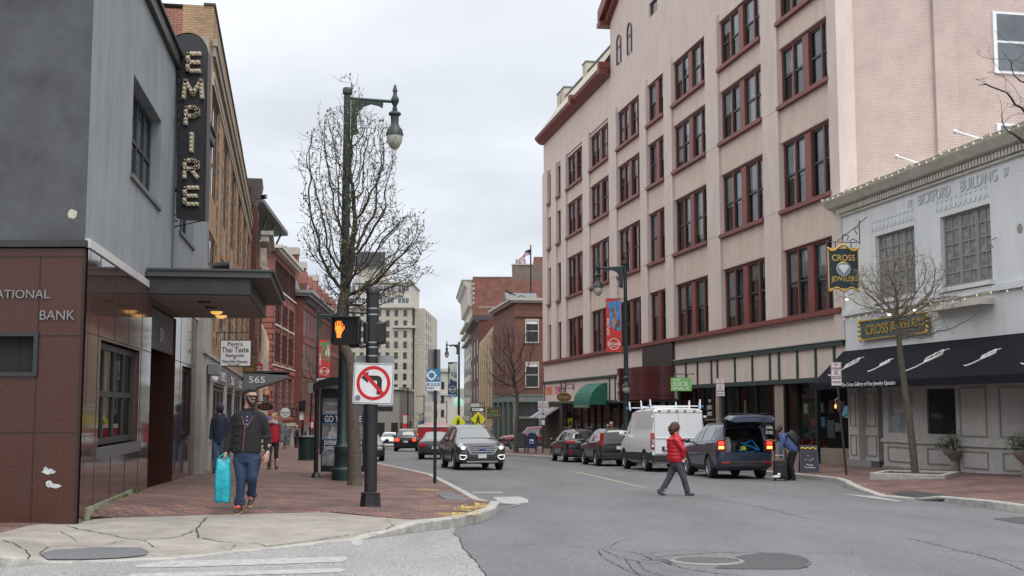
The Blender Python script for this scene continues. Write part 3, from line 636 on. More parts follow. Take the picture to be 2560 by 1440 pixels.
w = MB(); w.poly([(-.3, .9, 2), (-.3, 16, 2), (-.3, 16, 13.2), (-.3, .9, 13.2)]); w.build('side_wall', rbr, B, recalc=False)
w = MB(); w.box(-.5, -.3, .1, .8, 11.9, 12.35); w.box(-.42, 35, -.14, 0, 12.1, 12.3); w.box(-.36, 35, -.09, 0, 11.8, 12.1); w.box(-.3, 35, -.07, 0, 11.15, 11.35); w.box(-.3, 35, -.05, 0, 10.95, 11.15); w.build('stone_cornice', mat('weathered stone trim', (.30, .265, .21, 1), .8, var=.25, vs=2), B)
w = MB(); w.box(-.35, 21, -.05, .3, 13.35, 13.42); w.box(21, 35, -.05, .3, 13.3, 13.36); w.build('parapet_flashing', fasc, B)
w = MB()
for a, b in bays: 
    w.box(b+.12, b+.62, -.035, 0, 2.95, 10.9); w.box(a+6.03-.62, a+6.03-.12, -.035, 0, 2.95, 10.9)
w.split('pilaster_relief', ybd, B)
w = MB()
for a, b in bays: w.box(b+.7, a+6.03-.7, -.02, 0, 2.95, 10.9)
w.split('pier_face', ybr, B)
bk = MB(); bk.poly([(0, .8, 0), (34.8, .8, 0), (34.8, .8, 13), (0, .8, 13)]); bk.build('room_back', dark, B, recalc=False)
bfr = mat('brown window frame', (.05, .035, .03, 1), .5)
for a, b in bays:
    for z0, z1 in ((7.82, 10.93), (4.12, 6.65)): window(B, a+.03, b-.03, z0, z1, .04, bfr, gdark, 3, 3, .1, .07, dep=.03)
# stone ground floor with shopfronts, at the foot of the yellow brick building
pz = [(-3.0, -1.2), (.2, 1.65), (7.9, 9.95), (14.7, 16.1), (22.8, 24.2), (28, 35)]
w = MB(); ops = [(-1.2, .2, -3, 2.2), (1.65, 7.9, -3, 2.1), (9.95, 14.7, -3, 2.1), (16.1, 22.8, -3, 2.1), (24.2, 28, -3, 2.1)]
rect_wall(w, -3, 35, -3, 2.95, ops, -.12, .4); w.box(-3, 35, -.18, -.12, 2.88, 2.98); w.poly([(-3, -.12, 2.95), (35, -.12, 2.95), (35, .1, 2.95), (-3, .1, 2.95)]); w.poly([(-3, -.12, -3), (-3, .5, -3), (-3, .5, 4), (-3, -.12, 4)]); w.poly([(-3, -.12, 2.9), (0, -.12, 2.9), (0, -.12, 4.2), (-3, -.12, 4.2)])
w.build('stone_shopfront', stonem, B, recalc=False)
for i, (a, b, s_) in enumerate(((1.75, 7.85, "PETULA'S"), (10, 14.7, '567'), (16.1, 22.7, '565'))):
    w = MB(); w.box(a, b, -.2, -.13, 2.18, 2.74); p = w.build('fascia_panel', stoned, B); text(s_, (b-a)*.62, .32, white, p, ((a+b)/2, -.22, 2.45), name='lettering')
for a, b, c, d in ops[1:]: window(B, a+.05, b-.05, -.5, 2.05, -.08, darkfr, gdark, 3, 2, .1, .08); 
w = MB()
for a, b, c, d in ops[1:]: w.box(a, b, -.09, .08, -2, -.45)
w.build('stall_riser', stoned, B)
w = MB(); w.box(-1.2, .2, .1, .15, -2, 2.2); w.build('side_door', mat('brown door', (.06, .03, .025, 1), .5), B)
o = root('dome_camera', 'small white dome security camera on the stone shopfront pier', 'security camera', P2.w(1.0, -.2, 2.3), P2.rot)
MB().lathe([(.02, -.14), (.09, -.1), (.11, 0), (.1, .05)], n=14).build('housing', white, o, smooth=50); MB().box(-.05, .05, 0, .2, .0, .06).build('bracket', white, o)
o = root('wall_light', 'boxy metal wall lamp fixed above the brown side door', 'wall lamp', P2.w(-.5, -.15, 2.35), P2.rot)
MB().box(-.9, .9, -.28, 0, 0, .3).build('housing', mat('brushed box', (.25, .25, .26, 1), .3, .6), o, bevel=.01); MB().box(-.9, .9, 0, .12, .05, .25).build('bracket', black, o)
# 565 canopy (triangular fin)
c5 = root('shop_canopy', 'grey wedge shaped canopy numbered 565 over the shop door', 'canopy', P2.w(23.2, -.2, 0), P2.rot)
w = MB(); w.prism([(0, 0, 3.12), (0, -2.1, 3.0), (0, -2.1, 2.88), (0, 0, 2.2)], (4.5, 0, 0)); w.build('wedge', mat('canopy grey', (.13, .135, .14, 1), .5), c5)
w = MB(); w.box(-.05, 4.6, -2.2, 0, 3.12, 3.2); w.build('lip', fasc, c5)
text('565', .75, .3, white, c5, (-.01, -.65, 2.78), (math.pi/2, 0, -math.pi/2), .005, name='house_number')
# ---------------- narrow maroon building, ornate one, tan one
P3 = P2.w(35.2); F3 = Fac(P3.x, P3.y, 725, 'L')
B = fac_root('narrow_maroon_building', 'narrow dark maroon building with overhanging cornice behind the yellow brick one', F3)
mar = brick('maroon brick', (.13, .035, .028, 1), (.10, .03, .025, 1), (.08, .04, .035, 1), stain=.25)
w = MB(); w.box(0, 3.2, 0, 12, -3, 14.4); w.build('wall', mar, B)
w = MB(); w.prism([(0, .5, 13.2), (0, -.15, 13.3), (0, -.55, 14.6), (0, -.6, 14.9), (0, 4, 14.9)], (3.2, 0, 0)); w.build('cornice', mat('dark maroon cornice', (.045, .03, .03, 1), .6, var=.3), B)
w = MB(); w.box(.02, 3.18, -.35, 0, -3, 13.2); w.build('pilaster', mar, B)
for z in (3.5, 7.2, 10.6): window(B, .9, 2.6, z, z+2.2, -.40, bfr, gdark, 1, 2, .1)
P4 = P2.w(38.6); F4 = Fac(P4.x+.5, P4.y, 725, 'L')
B = fac_root('ornate_building', 'red brick building with white stone cornice and balustrade past the maroon one', F4)
orn = mat('pale ornament stone', (.42, .39, .35, 1), .8, var=.3, vs=3)
w = MB(); w.box(0, 7, 0, 12, -3, 11.6); w.build('wall', rbr, B)
w = MB(); w.box(-.2, 7, -.75, 0, 12.0, 12.25); w.box(-.1, 7, -.5, 0, 11.6, 12.0); w.prism([(0, 0, 8.2), (0, -.3, 8.4), (0, -.55, 10), (0, -.1, 10)], (7, 0, 0)); w.box(0, .5, -.35, 0, 10, 11.2); w.box(2.2, 2.7, -.35, 0, 10, 11.2); w.box(6, 6.6, -.35, 0, 10, 11.2); w.build('stone_cornice', orn, B)
for x in (.8, 3, 5): window(B, x, x+1.2, 5, 7.2, -.04, bfr, gdark, 1, 2, .1)
tanm = mat('tan cast stone', (.50, .40, .28, 1), .8, var=.18, vs=2.5); paleS = mat('pale cast stone', (.45, .42, .37, 1), .8, var=.18, vs=2.5)
F5t = Fac(-16.1, 77.5, 725, 'L')
B = fac_root('tan_stone_building', 'low tan and grey cast stone shop building with rounded top and arch', F5t)
w = MB(); rect_wall(w, 0, 12, -3, 4.6, [(4.5, 7.5, -2, 3.6)], 0, .4); w.box(0, .01, 0, 8, -3, 4.6); w.box(12, 12.01, 0, 8, -3, 4.6); w.build('wall', paleS, B, recalc=False)
w = MB(); w.prism([(0, 0, 4.6), (0, 0, 6.3), (0, .35, 6.9), (0, 1.0, 7.15), (0, 8, 7.2), (0, 8, 4.6)], (12, 0, 0)); 
for i in range(16): w.tube([(i*.78+.1, -.02, 4.7), (i*.78+.1, -.04, 6.3), (i*.78+.1, .33, 6.95), (i*.78+.1, 1., 7.2)], .16, 6)
w.build('fluted_parapet', tanm, B, smooth=40)
w = MB(); w.box(-.12, 12, -.14, .1, 4.5, 4.66); w.box(-.1, 12, -.1, .1, 1.5, 1.62); w.box(-.15, .35, -.3, .2, -3, 4.5); w.box(4.0, 4.5, -.25, 0, -3, 4.4); w.box(7.5, 8, -.25, 0, -3, 4.4); w.split('stone_pier', paleS, B)
w = MB(); w.box(4.5, 7.5, .38, .42, -2, 3.6); w.build('archway', gdark, B)
for x in (1.2, 9): window(B, x, x+2.2, 2, 4., -.03, bfr, gdark, 2, 1, .1)
# ---------------- red brick building with arcade and roof pavilion
P5 = Fac(-18.75, 94, 1070, 'L')
red5 = brick('red brick', (.28, .11, .08, 1), (.21, .08, .06, 1), (.27, .11, .09, 1), stain=.22)
red5r = brick('red brick rustication', (.30, .10, .08, 1), (.30, .10, .075, 1), (.08, .03, .025, 1), bw=8, bh=.45, ms=.06, stain=.15)
terr = mat('red terracotta trim', (.30, .085, .065, 1), .7, var=.2, vs=4)
B = fac_root('arcaded_red_building', 'red brick building with tall arched upper windows and white cornice', P5)
LN = 15.2
zc5, zst, zs2, zs3, zsh = 14.1, 11.1, 8.3, 5.2, -.1+.0
w = MB(); ops = []; bay = [(.9, 4.4), (5.6, 9.1), (10.3, 13.8)]
rect_wall(w, 0, LN, -.7, 13.7, [(a, b, 1.0, 4.0) for a, b in bay], 0, .3)
w.poly([(0, 0, -3), (0, 9, -3), (0, 9, 13.7), (0, 0, 13.7)]); w.poly([(LN, 0, -3), (LN, 9, -3), (LN, 9, 13.7), (LN, 0, 13.7)]); w.poly([(0, 0, 13.7), (LN, 0, 13.7), (LN, 9, 13.7), (0, 9, 13.7)])
w.build('wall', red5, B, recalc=False)
w = MB(); w.box(-.04, 0, -.02, 1.3, -.7, 8.6); 
for x in (0, 4.6, 9.3, 14.2): w.box(x, x+.9, -.05, 0, .9, 10.6)
w.split('rusticated_pier', red5r, B)
wh5 = mat('cream cornice', (.55, .51, .45, 1), .6, var=.12, vs=3)
w = MB(); w.box(-.6, LN+.3, -.7, .3, 13.95, 14.2); w.box(-.4, LN+.2, -.5, .3, 13.7, 13.95); w.box(-.7, -.3, -.7, 4, 13.95, 14.2); w.box(-.4, -.0, -.4, 4, 13.7, 13.95); w.build('cornice', wh5, B)
w = MB(); w.box(-.05, LN, -.15, 0, 10.85, 11.0)
for a, b in bay: w.box(a-.1, b+.1, -.16, 0, 7.95, 8.1)
w.box(-.05, LN, -.15, 0, 4.75, 4.85); w.build('stone_string', wh5, B)
w = MB(); w.box(0, LN, -.12, 0, .4, .75); w.box(0, LN, -.12, 0, 4.3, 4.6); w.build('terracotta_string', terr, B)
# arcade of 12 arched windows
def archwin(par, xa, xb, za, zb, y, fm, pm, name='arched_window'):
    key = ('arch', round(xb-xa, 2), round(zb-za, 2), fm.name, pm.name)
    if key not in WCACHE:
        w_, h = xb-xa, zb-za; r = w_/2; arc = [(r*math.cos(q), h-r+r*math.sin(q)) for q in [math.pi*i/8 for i in range(9)]]
        f = MB(); g = MB(); o_ = [(r, 0)]+arc+[(-r, 0)]; inn = [((x*(r-.07)/r), z if z == 0 else (z if z < h-r else h-r+(z-h+r)*(r-.07)/r)) for x, z in o_]
        f.rings([[V((x, 0, z)) for x, z in o_], [V((x, 0, z)) for x, z in inn], [V((x, .06, z)) for x, z in inn]], closed=False, cap=False); f.box(-r+.07, r-.07, .01, .05, h*.55, h*.55+.05)
        g.poly([(x, .05, z) for x, z in inn]); a = f.build(name, fm, link=False, recalc=False); b = g.build('pane', pm, link=False, recalc=False); WCACHE[key] = (a.data, b.data, None)
    a, b, _ = WCACHE[key]; o = bpy.data.objects.new(name, a); COL.objects.link(o); o.parent = par; o.location = ((xa+xb)/2, y, za); p = bpy.data.objects.new('pane', b); COL.objects.link(p); p.parent = o; return o
wmar = mat('maroon frame', (.10, .03, .03, 1), .6)
n = 0
for i in range(12):
    x = .75+i*1.17+(.35 if i > 7 else 0); archwin(B, x, x+.72, 11.05, 13.25, -.07, wmar, gdark)
for a, b in bay:
    for i in range(3):
        x = a+.15+i*1.12
        archwin(B, x, x+.8, 8.15, 10.1, -.07, wmar, gdark); archwin(B, x, x+.8, 5.15, 7.6, -.07, wmar, gdark)
for a, b in bay: window(B, a, b, 1.0, 4.0, .15, darkfr, gmid, 2, 2, .12, .1)
w = MB(); rect_wall(w, 0, LN, -3, -.1, [(1, 6, -2.2, -.4), (7, 14, -2.2, -.4)], -.1, .4); w.box(0, LN, -.25, -.1, -.15, .1); w.box(-.03, 0, -.1, 9, -3, -.7); w.build('stone_ground_floor', mat('pale stone ground floor', (.40, .40, .37, 1), .7, var=.15), B, recalc=False)
window(B, 1.05, 5.95, -2.15, -.45, .1, mat('grey green shopfront', (.16, .19, .18, 1), .5), gdark, 4, 2, .12, .1); window(B, 7.05, 13.95, -2.15, -.45, .1, MATS['grey green shopfront'], gdark, 5, 2, .12, .1)
# roof pavilion
rp_ = MB(); rp_.prism([(0, 1.0, 17.7), (19, 1.2, 17.7), (19, 10, 17.0), (0, 10, 17.0)], (0, 0, .35)); rp_.build('roof_canopy', mat('grey metal roof', (.075, .08, .085, 1), .5, var=.15), B)
rp_ = MB(); rp_.box(.5, LN-.5, 3.4, 3.5, 14.2, 17.3); rp_.build('roof_glazing', gmid, B)
rp_ = MB()
for i in range(14): rp_.box(.5+i*1.08, .58+i*1.08, 3.3, 3.4, 14.2, 17.3)
rp_.box(.5, LN-.5, 3.3, 3.4, 16, 16.1); rp_.build('roof_mullion', darkfr, B)
rp_ = MB()
for x in (2, 6.5, 11, 16.5): rp_.tube([(x, 2.6 if x < 15 else 3.2, 13.9), (x+.6, 1.6, 17.6)], .09, 6)
rp_.split('roof_strut', mat('green steel strut', (.03, .11, .09, 1), .5), B)
# ---------------- long red brick building with slate roof
P6 = Fac(-19.2, 110, 1105, 'L'); L6n = 50
B = fac_root('slate_roofed_building', 'long red brick building with ribbed facade, dormers and green slate roof', P6)
red6 = brick('deep red brick', (.23, .082, .06, 1), (.17, .062, .048, 1), (.2, .07, .06, 1), stain=.25)
w = MB(); w.box(0, L6n, 0, 14, -4, 11.6); w.build('wall', red6, B)
w = MB(); w.box(-.6, L6n, -.9, 14, 11.95, 12.2); w.box(-.4, L6n, -.6, 14, 11.7, 11.95); w.build('cornice', mat('grey zinc cornice', (.27, .28, .29, 1), .5, var=.2), B)
w = MB()
for i in range(60): w.box(.3+i*.82, .5+i*.82, -.45, 0, 11.1, 11.7)
w.split('bracket', mat('zinc bracket', (.14, .12, .12, 1), .6), B)
w = MB()
for i in range(62):
    x = i*.8
    w.box(x, x+.26, -.045, 0, .5, 10.9)
for z in (4.3, 7.4, 10.6): w.box(-.05, L6n, -.08, -.02, z, z+.5)
w.box(-.04, L6n, -.25, 0, -.2, .6)
w.split('brick_rib', red6, B)
w = MB()
for i in range(60):
    x = i*.8+.3
    for z0, z1 in ((1., 4.2), (5., 7.3), (8.1, 10.4)):
        if i % 4 != 3: w.poly([(x, -.02, z0), (x+.48, -.02, z0), (x+.48, -.02, z1), (x, -.02, z1)])
w.build('window_strip', gdark, B, recalc=False)
w = MB(); rect_wall(w, -.02, L6n, -4, -.2, [(1.5+i*4, 4.6+i*4, -3.4, -.7) for i in range(11)], -.1, .3); w.build('stone_ground_floor', MATS['pale stone ground floor'], B, recalc=False)
w = MB(); w.poly([(0, .0, -3.4), (L6n, 0, -3.4), (L6n, 0, -.5), (0, 0, -.5)]); w.build('shop_glass', gdark, B, recalc=False)
slate = brick('green grey slate', (.13, .17, .165, 1), (.17, .21, .20, 1), (.08, .10, .10, 1), bw=.3, bh=.22, ms=.02, stain=.3)
w = MB(); w.prism([(1, 12.2, 12.1), (1, 1.2, 12.1), (1, 1.2, 12.8), (1, 12.2, 12.8)], (L6n-2, 0, 0)); w.build('attic_wall', red6, B)
w = MB()
# steep hipped roofs side by side along the street
w.add([(1.2, 1.2, 12.8), (9, 1.2, 12.8), (9, 16, 12.8), (1.2, 16, 12.8), (4.4, 2.6, 16.7), (7.0, 2.6, 16.7), (7.0, 16, 16.7), (4.4, 16, 16.7)], [(0, 3, 7, 4), (0, 4, 5, 1), (1, 5, 6, 2), (4, 7, 6, 5)])
w.add([(9, 2.4, 12.8), (48, 2.4, 12.8), (48, 5.5, 15.6), (9, 5.5, 15.6), (9, 9, 15.6), (48, 9, 15.6)], [(0, 1, 2, 3), (3, 2, 5, 4)])
w.build('roof', slate, B, recalc=False)
for x, y in ((2.2, 2.0), (8.2, 1.6), (20, 2.2), (33, 2.2)):
    w = MB(); w.box(x, x+1.3, y, y+1.2, 12.2, 16.6 if x > 5 else 16.2); ch = w.build('chimney', red6, B); w = MB(); w.box(x-.1, x+1.4, y-.1, y+1.3, 16.6 if x > 5 else 16.2, 17.3 if x > 5 else 16.6); w.build('cap', paleS, ch)
for i in range(8):
    x = 10+i*4.6; w = MB(); w.prism([(x, .9, 12.2), (x+2, .9, 12.2), (x+2, .9, 13.9), (x+1, .9, 15.2), (x, .9, 13.9)], (0, 3, 0)); dm = w.build('dormer', red6, B); w = MB(); w.box(x+.6, x+1.4, .84, .9, 12.4, 13.8); w.build('pane', gdark, dm)
# ---------------- distant left
def block(name, label, x0, x1, y0, y1, z0, z1, m, cat='building'):
    o = root(name, label, cat, ((x0+x1)/2, y0, 0)); hw = (x1-x0)/2; w = MB(); w.box(-hw, hw, 0, y1-y0, z0, z1); w.build('wall', m, o); return o, hw
beige = brick('beige tower stone', (.40, .37, .31, 1), (.45, .415, .35, 1), (.33, .30, .25, 1), bw=1.4, bh=.6, ms=.04, stain=.12, bump=.1)
beige2 = mat('pale stone', (.46, .435, .385, 1), .8, var=.1, vs=.6); concg = mat('grey concrete', (.24, .235, .215, 1), .8, var=.12, vs=.5)
Bc, hw = block('concrete_building', 'low grey concrete building with slot windows beyond the signal pole', -38, -16.8, 180, 205, -6, 4.2, concg)
w = MB()
for i in range(9): w.box(-hw+4+i*2.0, -hw+5+i*2.0, -.05, .05, -3.6, -.7)
w.box(-hw, hw-1, -.04, .05, 1.0, 1.7); w.build('window_slot', dark, Bc)
w = MB(); w.box(-hw-.2, hw+.2, -.4, 25, 4.2, 4.6); w.build('parapet', beige2, Bc)
for i in range(6): w = MB(); w.box(hw, hw+.06, 2+i*3.5, 4+i*3.5, -3.6, -.7); w.build('window_slot', dark, Bc)
# beige tower
Yt = 232.; st = 3000/Yt; tx = lambda px: (px-1280)/st; tz = lambda py: 1.4+(1021-py)/st
Bt = root('beige_tower', 'tall beige stone office tower with rows of square windows', 'building', (tx(1028), Yt, 0), -.02)
X0 = tx(855)-tx(1028)
w = MB(); w.box(X0, 0, 0, 24, -8, tz(764)); w.build('wall', beige, Bt)
w = MB(); w.box(X0+2, -.3, 1, 18, tz(764), tz(705)); w.build('upper_storey', beige2, Bt)
w = MB(); w.box(X0-.5, .5, -.5, 18, tz(770), tz(762)); w.box(-3.6, .6, -.5, 18, tz(820), tz(815)); w.box(X0+2, 0, .6, 18, tz(706), tz(703)); w.build('cornice', beige2, Bt)
w = MB(); w.box(.3, 2.2, 3, 34, -8, tz(768)); w.build('rear_wing', beige, Bt)
tfr = mat('tower window frame', (.12, .12, .12, 1), .6)
cols_ = [855+8+i*21.5 for i in range(8)]
for j in range(10):
    for i, cx in enumerate((862, 883, 904, 925, 947, 968.6, 990, 1012.5)):
        x = (cx-1028)/st; z = tz(791+j*26.6); window(Bt, x-.36, x+.36, z, z+1.25, -.07, tfr, gdark, 1, 2, .06, .05)
for r_, y0 in ((0, 758), (1, 728)):
    for cx in (870, 905, 940, 968, 1006): x = (cx-1028)/st; window(Bt, x-1.15, x+1.15, tz(y0), tz(y0)+1.2, .93, white, gmid, 3, 1, .06, .06)
for j in range(12):
    for i in range(4): window(Bt, 2.0+i*4.2, 2.9+i*4.2, tz(791+j*26.6), tz(791+j*26.6)+1.25, -.0, tfr, gdark, 1, 2, .06, .05, name='window').rotation_euler = (0, 0, 0)
for o in [c for c in Bt.children if c.name.startswith('window')][-48:]:
    i = round((o.location.x-2.45)/4.2); o.location = (.05 if i < 1 else 2.24, 1.2+i*5.0+(1.2 if i else 0), o.location.z); o.rotation_euler = (0, 0, math.pi/2)
# sign topped tower
Y8 = 300.; s8 = 10.; 
B8, hw = block('sign_topped_tower', 'pale tower topped by a dark dotted sign board behind the bare tree', (886-1280)/s8, (955-1280)/s8, Y8, Y8+14, -8, 1.4+(1021-664)/s8, beige2)
w = MB(); w.box(-hw-.2, hw+.6, -1, -.5, 1.4+35.6, 1.4+39.1); sb = w.build('sign_board', mat('dark sign board', (.02, .02, .03, 1), .6), B8)
w = MB()
for i in range(22):
    for jj in range(11): w.box(-hw+.0+i*.33, -hw+.18+i*.33, -1.04, -1.0, 37.3+jj*.3, 37.46+jj*.3)
w.build('sign_dot', mat('sign dot', (.16, .16, .18, 1), .5), sb)
Bq, hw = block('annex_block', 'plain pale block in front of the sign topped tower', (835-1280)/11., (905-1280)/11., 272, 285, -8, 1.4+(1021-752)/11., beige2)
for j in range(5):
    for i in range(4): window(Bq, -hw+.8+i*1.5, -hw+1.5+i*1.5, 8+j*3.2, 9.6+j*3.2, -.05, tfr, gdark, 1, 1, .06)
# distant stone blocks down the street
Y9 = 285.; s9 = 3000/Y9
B9, hw = block('distant_stone_building', 'small distant stone building with cornice right of the tower', (1062-1280)/s9, (1114-1280)/s9, Y9, Y9+40, -9, 1.4+(1021-930)/s9, beige2)
w = MB(); w.box(-hw, hw+.6, -.6, 30, 1.4+(1021-930)/s9, 1.4+(1021-922)/s9); w.box(-hw, hw+.4, -.4, 30, 4.5, 5.); w.build('cornice', beige2, B9)
for j in range(4):
    for i in range(3): window(B9, -hw+.7+i*1.6, -hw+1.5+i*1.6, -4+j*3.3, -2.2+j*3.3, -.05, tfr, gdark, 1, 1, .06)
B9, hw = block('distant_glass_shelter_tower', 'pale green glass tower in front of the distant stone building', (1066-1280)/11.5, (1079-1280)/11.5, 262, 264, -9, 3.2, mat('pale green glass', (.20, .28, .27, 1), .2))
w = MB(); w.box(-hw-.1, hw+.1, -.1, 2.1, 3.2, 3.4); w.build('roof', tfr, B9)
B9, hw = block('green_roofed_building', 'distant pale building with a mint green domed roof at the street end', (1116-1280)/9., (1166-1280)/9., 333, 350, -9, 2.0, beige2)
w = MB(); w.lathe([(2.7, 2), (2.4, 3.0), (1.5, 3.9), (.3, 4.4), (.1, 5)], (0, 4, 0), 16); w.build('dome', mat('mint copper', (.25, .42, .36, 1), .7), B9, smooth=50)
for i in range(4): window(B9, -hw+.5+i*1.3, -hw+1.2+i*1.3, -5, -3, -.05, tfr, gdark, 1, 1, .06)
# ================================================================ BUILDINGS, right side
def ux(px, py=1040, off=0.): return PK.uz(px, py, off)[0]
pink = mat('pink painted stucco', (.585, .485, .44, 1), .85, var=.09, vs=1.6, bump=.3, bs=8, detail=10, st=.35)
pinks = mat('tan pink spandrel', (.57, .45, .385, 1), .85, var=.12, vs=1.8, bump=.3, bs=10, detail=10, st=.35)
pinkb = brick('pink painted brick', (.61, .485, .435, 1), (.57, .45, .405, 1), (.46, .365, .33, 1), stain=.14, ms=.02, bump=1.)
redt = mat('oxblood trim', (.18, .042, .034, 1), .5, var=.2, vs=3)
sashg = mat('dark green sash', (.02, .035, .035, 1), .5)
B = fac_root('pink_building', 'five storey pink building with oxblood window frames and green shopfront trim', PK)
LP = 51.05
bays = [(.55, 5.3), (6.95, 12.1), (13.8, 18.9), (20.25, 23.4), (24.7, 29.6), (31.35, 36.3), (38.1, 43.05), (44.65, 46.2), (48.0, 49.3)]
rows = [(4.97, 7.65), (9.25, 12.0), (13.5, 15.87), (16.98, 19.23)]
ops = [(-b, -a, z0, z1) for a, b in bays for z0, z1 in rows]
attic = [(-36.2+0, -35.4, 21.0, 23.4), (-33.0, -32.2, 21.3, 23.7)]
w = MB(); rect_wall(w, -LP, -.0, 4.6, 20.6, ops, 0, .5)
rect_wall(w, -31.1, 0, 20.6, 24.6, [(-22.9, -21.4, 22.95, 23.75)], 0, .3); rect_wall(w, -31.1, 0, 24.6, 30, [], 0, .3)
rect_wall(w, -LP, -31.1, 20.6, 22.2, [], 0, .3)
w.poly([(-LP, 0, -3), (-LP, 16, -3), (-LP, 16, 22), (-LP, 0, 22)]); w.poly([(-31.1, 0, 21), (-31.1, 14, 21), (-31.1, 14, 30), (-31.1, 0, 30)])
w.poly([(-LP, 0, 22.1), (0, 0, 22.1), (0, 16, 22.1), (-LP, 16, 22.1)])
w.build('wall', pink, B, recalc=False)
w = MB()
for a, b in bays:
    for (z0, z1), (z2, z3) in zip(rows, rows[1:]): w.box(-b, -a, -.012, .1, z1+.02, z2-.12)
w.split('spandrel', pinks, B)
w = MB()
# piers stand a little proud between the bays
ed = [0]+[v for ab in bays for v in ab]+[LP]
for i in range(0, len(ed), 2): w.box(-ed[i+1], -ed[i], -.11, .0, 4.97, 19.6 if i else 29)
w.split('pier', pink, B)
w = MB(); w.box(-LP, -31.2, -.05, 0, 19.4, 19.45); w.build('joint_line', mat('joint line', (.33, .26, .24, 1), .9), B)
w = MB()
for i in range(0, len(ed), 2):
    for z in (9.27, 13.42): w.box(-ed[i+1], -ed[i], -.115, -.10, z-.02, z)
w.build('joint_line', MATS['joint line'], B)
w = MB(); w.box(-LP-.05, 0, -.24, 0, 4.78, 4.96); w.build('red_string_course', redt, B)
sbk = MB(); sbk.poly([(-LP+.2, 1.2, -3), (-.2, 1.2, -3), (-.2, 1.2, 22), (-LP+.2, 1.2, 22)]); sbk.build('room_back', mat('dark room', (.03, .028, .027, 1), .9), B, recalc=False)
sky_grey = mat('grey painted sky reflection', (.42, .43, .46, 1), .9, var=.55, vs=1.1)  # grey sheet behind the panes, standing in for the sky they reflect
curt = mat('grey white blind', (.80, .81, .83, 1), .8, var=.12, vs=2)
PC = {}
random.seed(21)
def bay_window(a, b, z0, z1):
    wd, h = round(b-a, 2), round(z1-z0, 2); n = 4 if wd > 4 else (2 if wd > 2 else 1)
    key = (wd, h)
    if key not in PC:
        f = MB(); x0, x1 = -wd/2, wd/2; f.box(x0, x0+.09, 0, .14, 0, h); f.box(x1-.09, x1, 0, .14, 0, h); f.box(x0+.09, x1-.09, .01, .14, h-.1, h)
        mul = []
        if n > 1: f.box(-.27, .27, -.05, .14, 0, h-.1)
        if n == 4:
            for s_ in (-1, 1): f.box(s_*(wd/4+.1)-.06, s_*(wd/4+.1)+.06, .01, .14, 0, h-.1)
        sa = MB(); pn = MB()
        lights = []
        if n == 4:
            for s_ in (-1, 1):
                c = s_*(wd/4+.1); lights += [tuple(sorted((s_*.27, c-s_*.06))), tuple(sorted((c+s_*.06, s_*(wd/2-.09))))]
        elif n == 2: lights = [(x0+.09, -.27), (.27, x1-.09)]
        else: lights = [(x0+.09, x1-.09)]
        for p, q in lights:
            sa.box(p, p+.06, .06, .12, 0, h-.1); sa.box(q-.06, q, .06, .12, 0, h-.1); sa.box(p+.06, q-.06, .06, .12, 0, .09); sa.box(p+.06, q-.06, .05, .12, h*.5-.04, h*.5+.04); sa.box(p+.06, q-.06, .06, .12, h-.17, h-.1)
            pn.poly([(p, .10, 0), (q, .10, 0), (q, .10, h-.1), (p, .10, h-.1)])
        si = MB(); si.box(x0, x1, -.30, .02, -.16, -.0)
        PC[key] = (f.build('window', redt, link=False).data, sa.build('sash', sashg, link=False).data, pn.build('pane', gl, link=False, recalc=False).data, si.build('sill', redt, link=False).data, lights)
    F0, S0_, P0, SI, lights = PC[key]
    o = bpy.data.objects.new('window', F0); COL.objects.link(o); o.parent = B; o.location = (-(a+b)/2, .11, z0)
    for nm, dta in (('sash', S0_), ('pane', P0), ('sill', SI)):
        q = bpy.data.objects.new(nm, dta); COL.objects.link(q); q.parent = o
    if n and True:
        cm_ = MB()
        for p, q in lights:
            d = random.choice((.3, .45, .5, .55, .55, .8, 1.)); 
            if random.random() < .12: continue
            cm_.poly([(p+.02, .125, h*(1-d)), (q-.02, .125, h*(1-d)), (q-.02, .125, h), (p+.02, .125, h)])
        if cm_.v: cm_.build('blind', curt, o, recalc=False)
        cm_ = MB(); cm_.poly([(lights[0][0]+.02, .2, 0), (lights[-1][1]-.02, .2, 0), (lights[-1][1]-.02, .2, h), (lights[0][0]+.02, .2, h)]); cm_.build('sky_reflection_sheet', sky_grey, o, recalc=False)  # added full-height sheet that lightens the panes like reflected sky
for a, b in bays:
    for z0, z1 in rows: bay_window(a, b, z0, z1)
for xa, z0, z1 in ((-29.5, 22.15, 23.95), (-27.2, 22.1, 23.95)): archwin(B, xa, xa+.95, z0, z1, -.08, redt, gmid)
window(B, -22.9, -21.4, 22.95, 23.75, .1, redt, gdark, 1, 1)
# mansard roof, cornice and gable of the far wing
w = MB(); w.prism([(-LP-.2, -.62, 22.3), (-LP-.2, -.7, 22.5), (-LP-.2, 0, 22.5), (-LP-.2, 0, 21.95), (-LP-.2, -.3, 22.0)], (LP-31.1+.2, 0, 0)); w.box(-39.3, -38.8, -.8, 0, 22.1, 22.75); w.box(-31.5, -31.1, -.75, 0, 22.1, 22.85); w.build('eaves_cornice', redt, B)
roofm = brick('cream roof tile', (.52, .48, .38, 1), (.47, .44, .35, 1), (.40, .36, .30, 1), bw=.4, bh=.3, ms=.03, stain=.15)
w = MB(); w.add([(-LP-.2, -.62, 22.5), (-31.1, -.62, 22.5), (-31.1, 1.2, 25.15), (-LP+.6, 1.2, 25.15), (-LP+.6, 10, 25.15), (-LP-.2, 12, 22.5), (-31.1, 10, 25.15)], [(0, 1, 2, 3), (0, 3, 4, 5), (3, 2, 6, 4)]); w.build('mansard_roof', roofm, B, recalc=False)
w = MB()
for x in (-50.6, -49.2, -42.3): w.box(x, x+1., 1.0, 1.9, 24.4, 25.85)
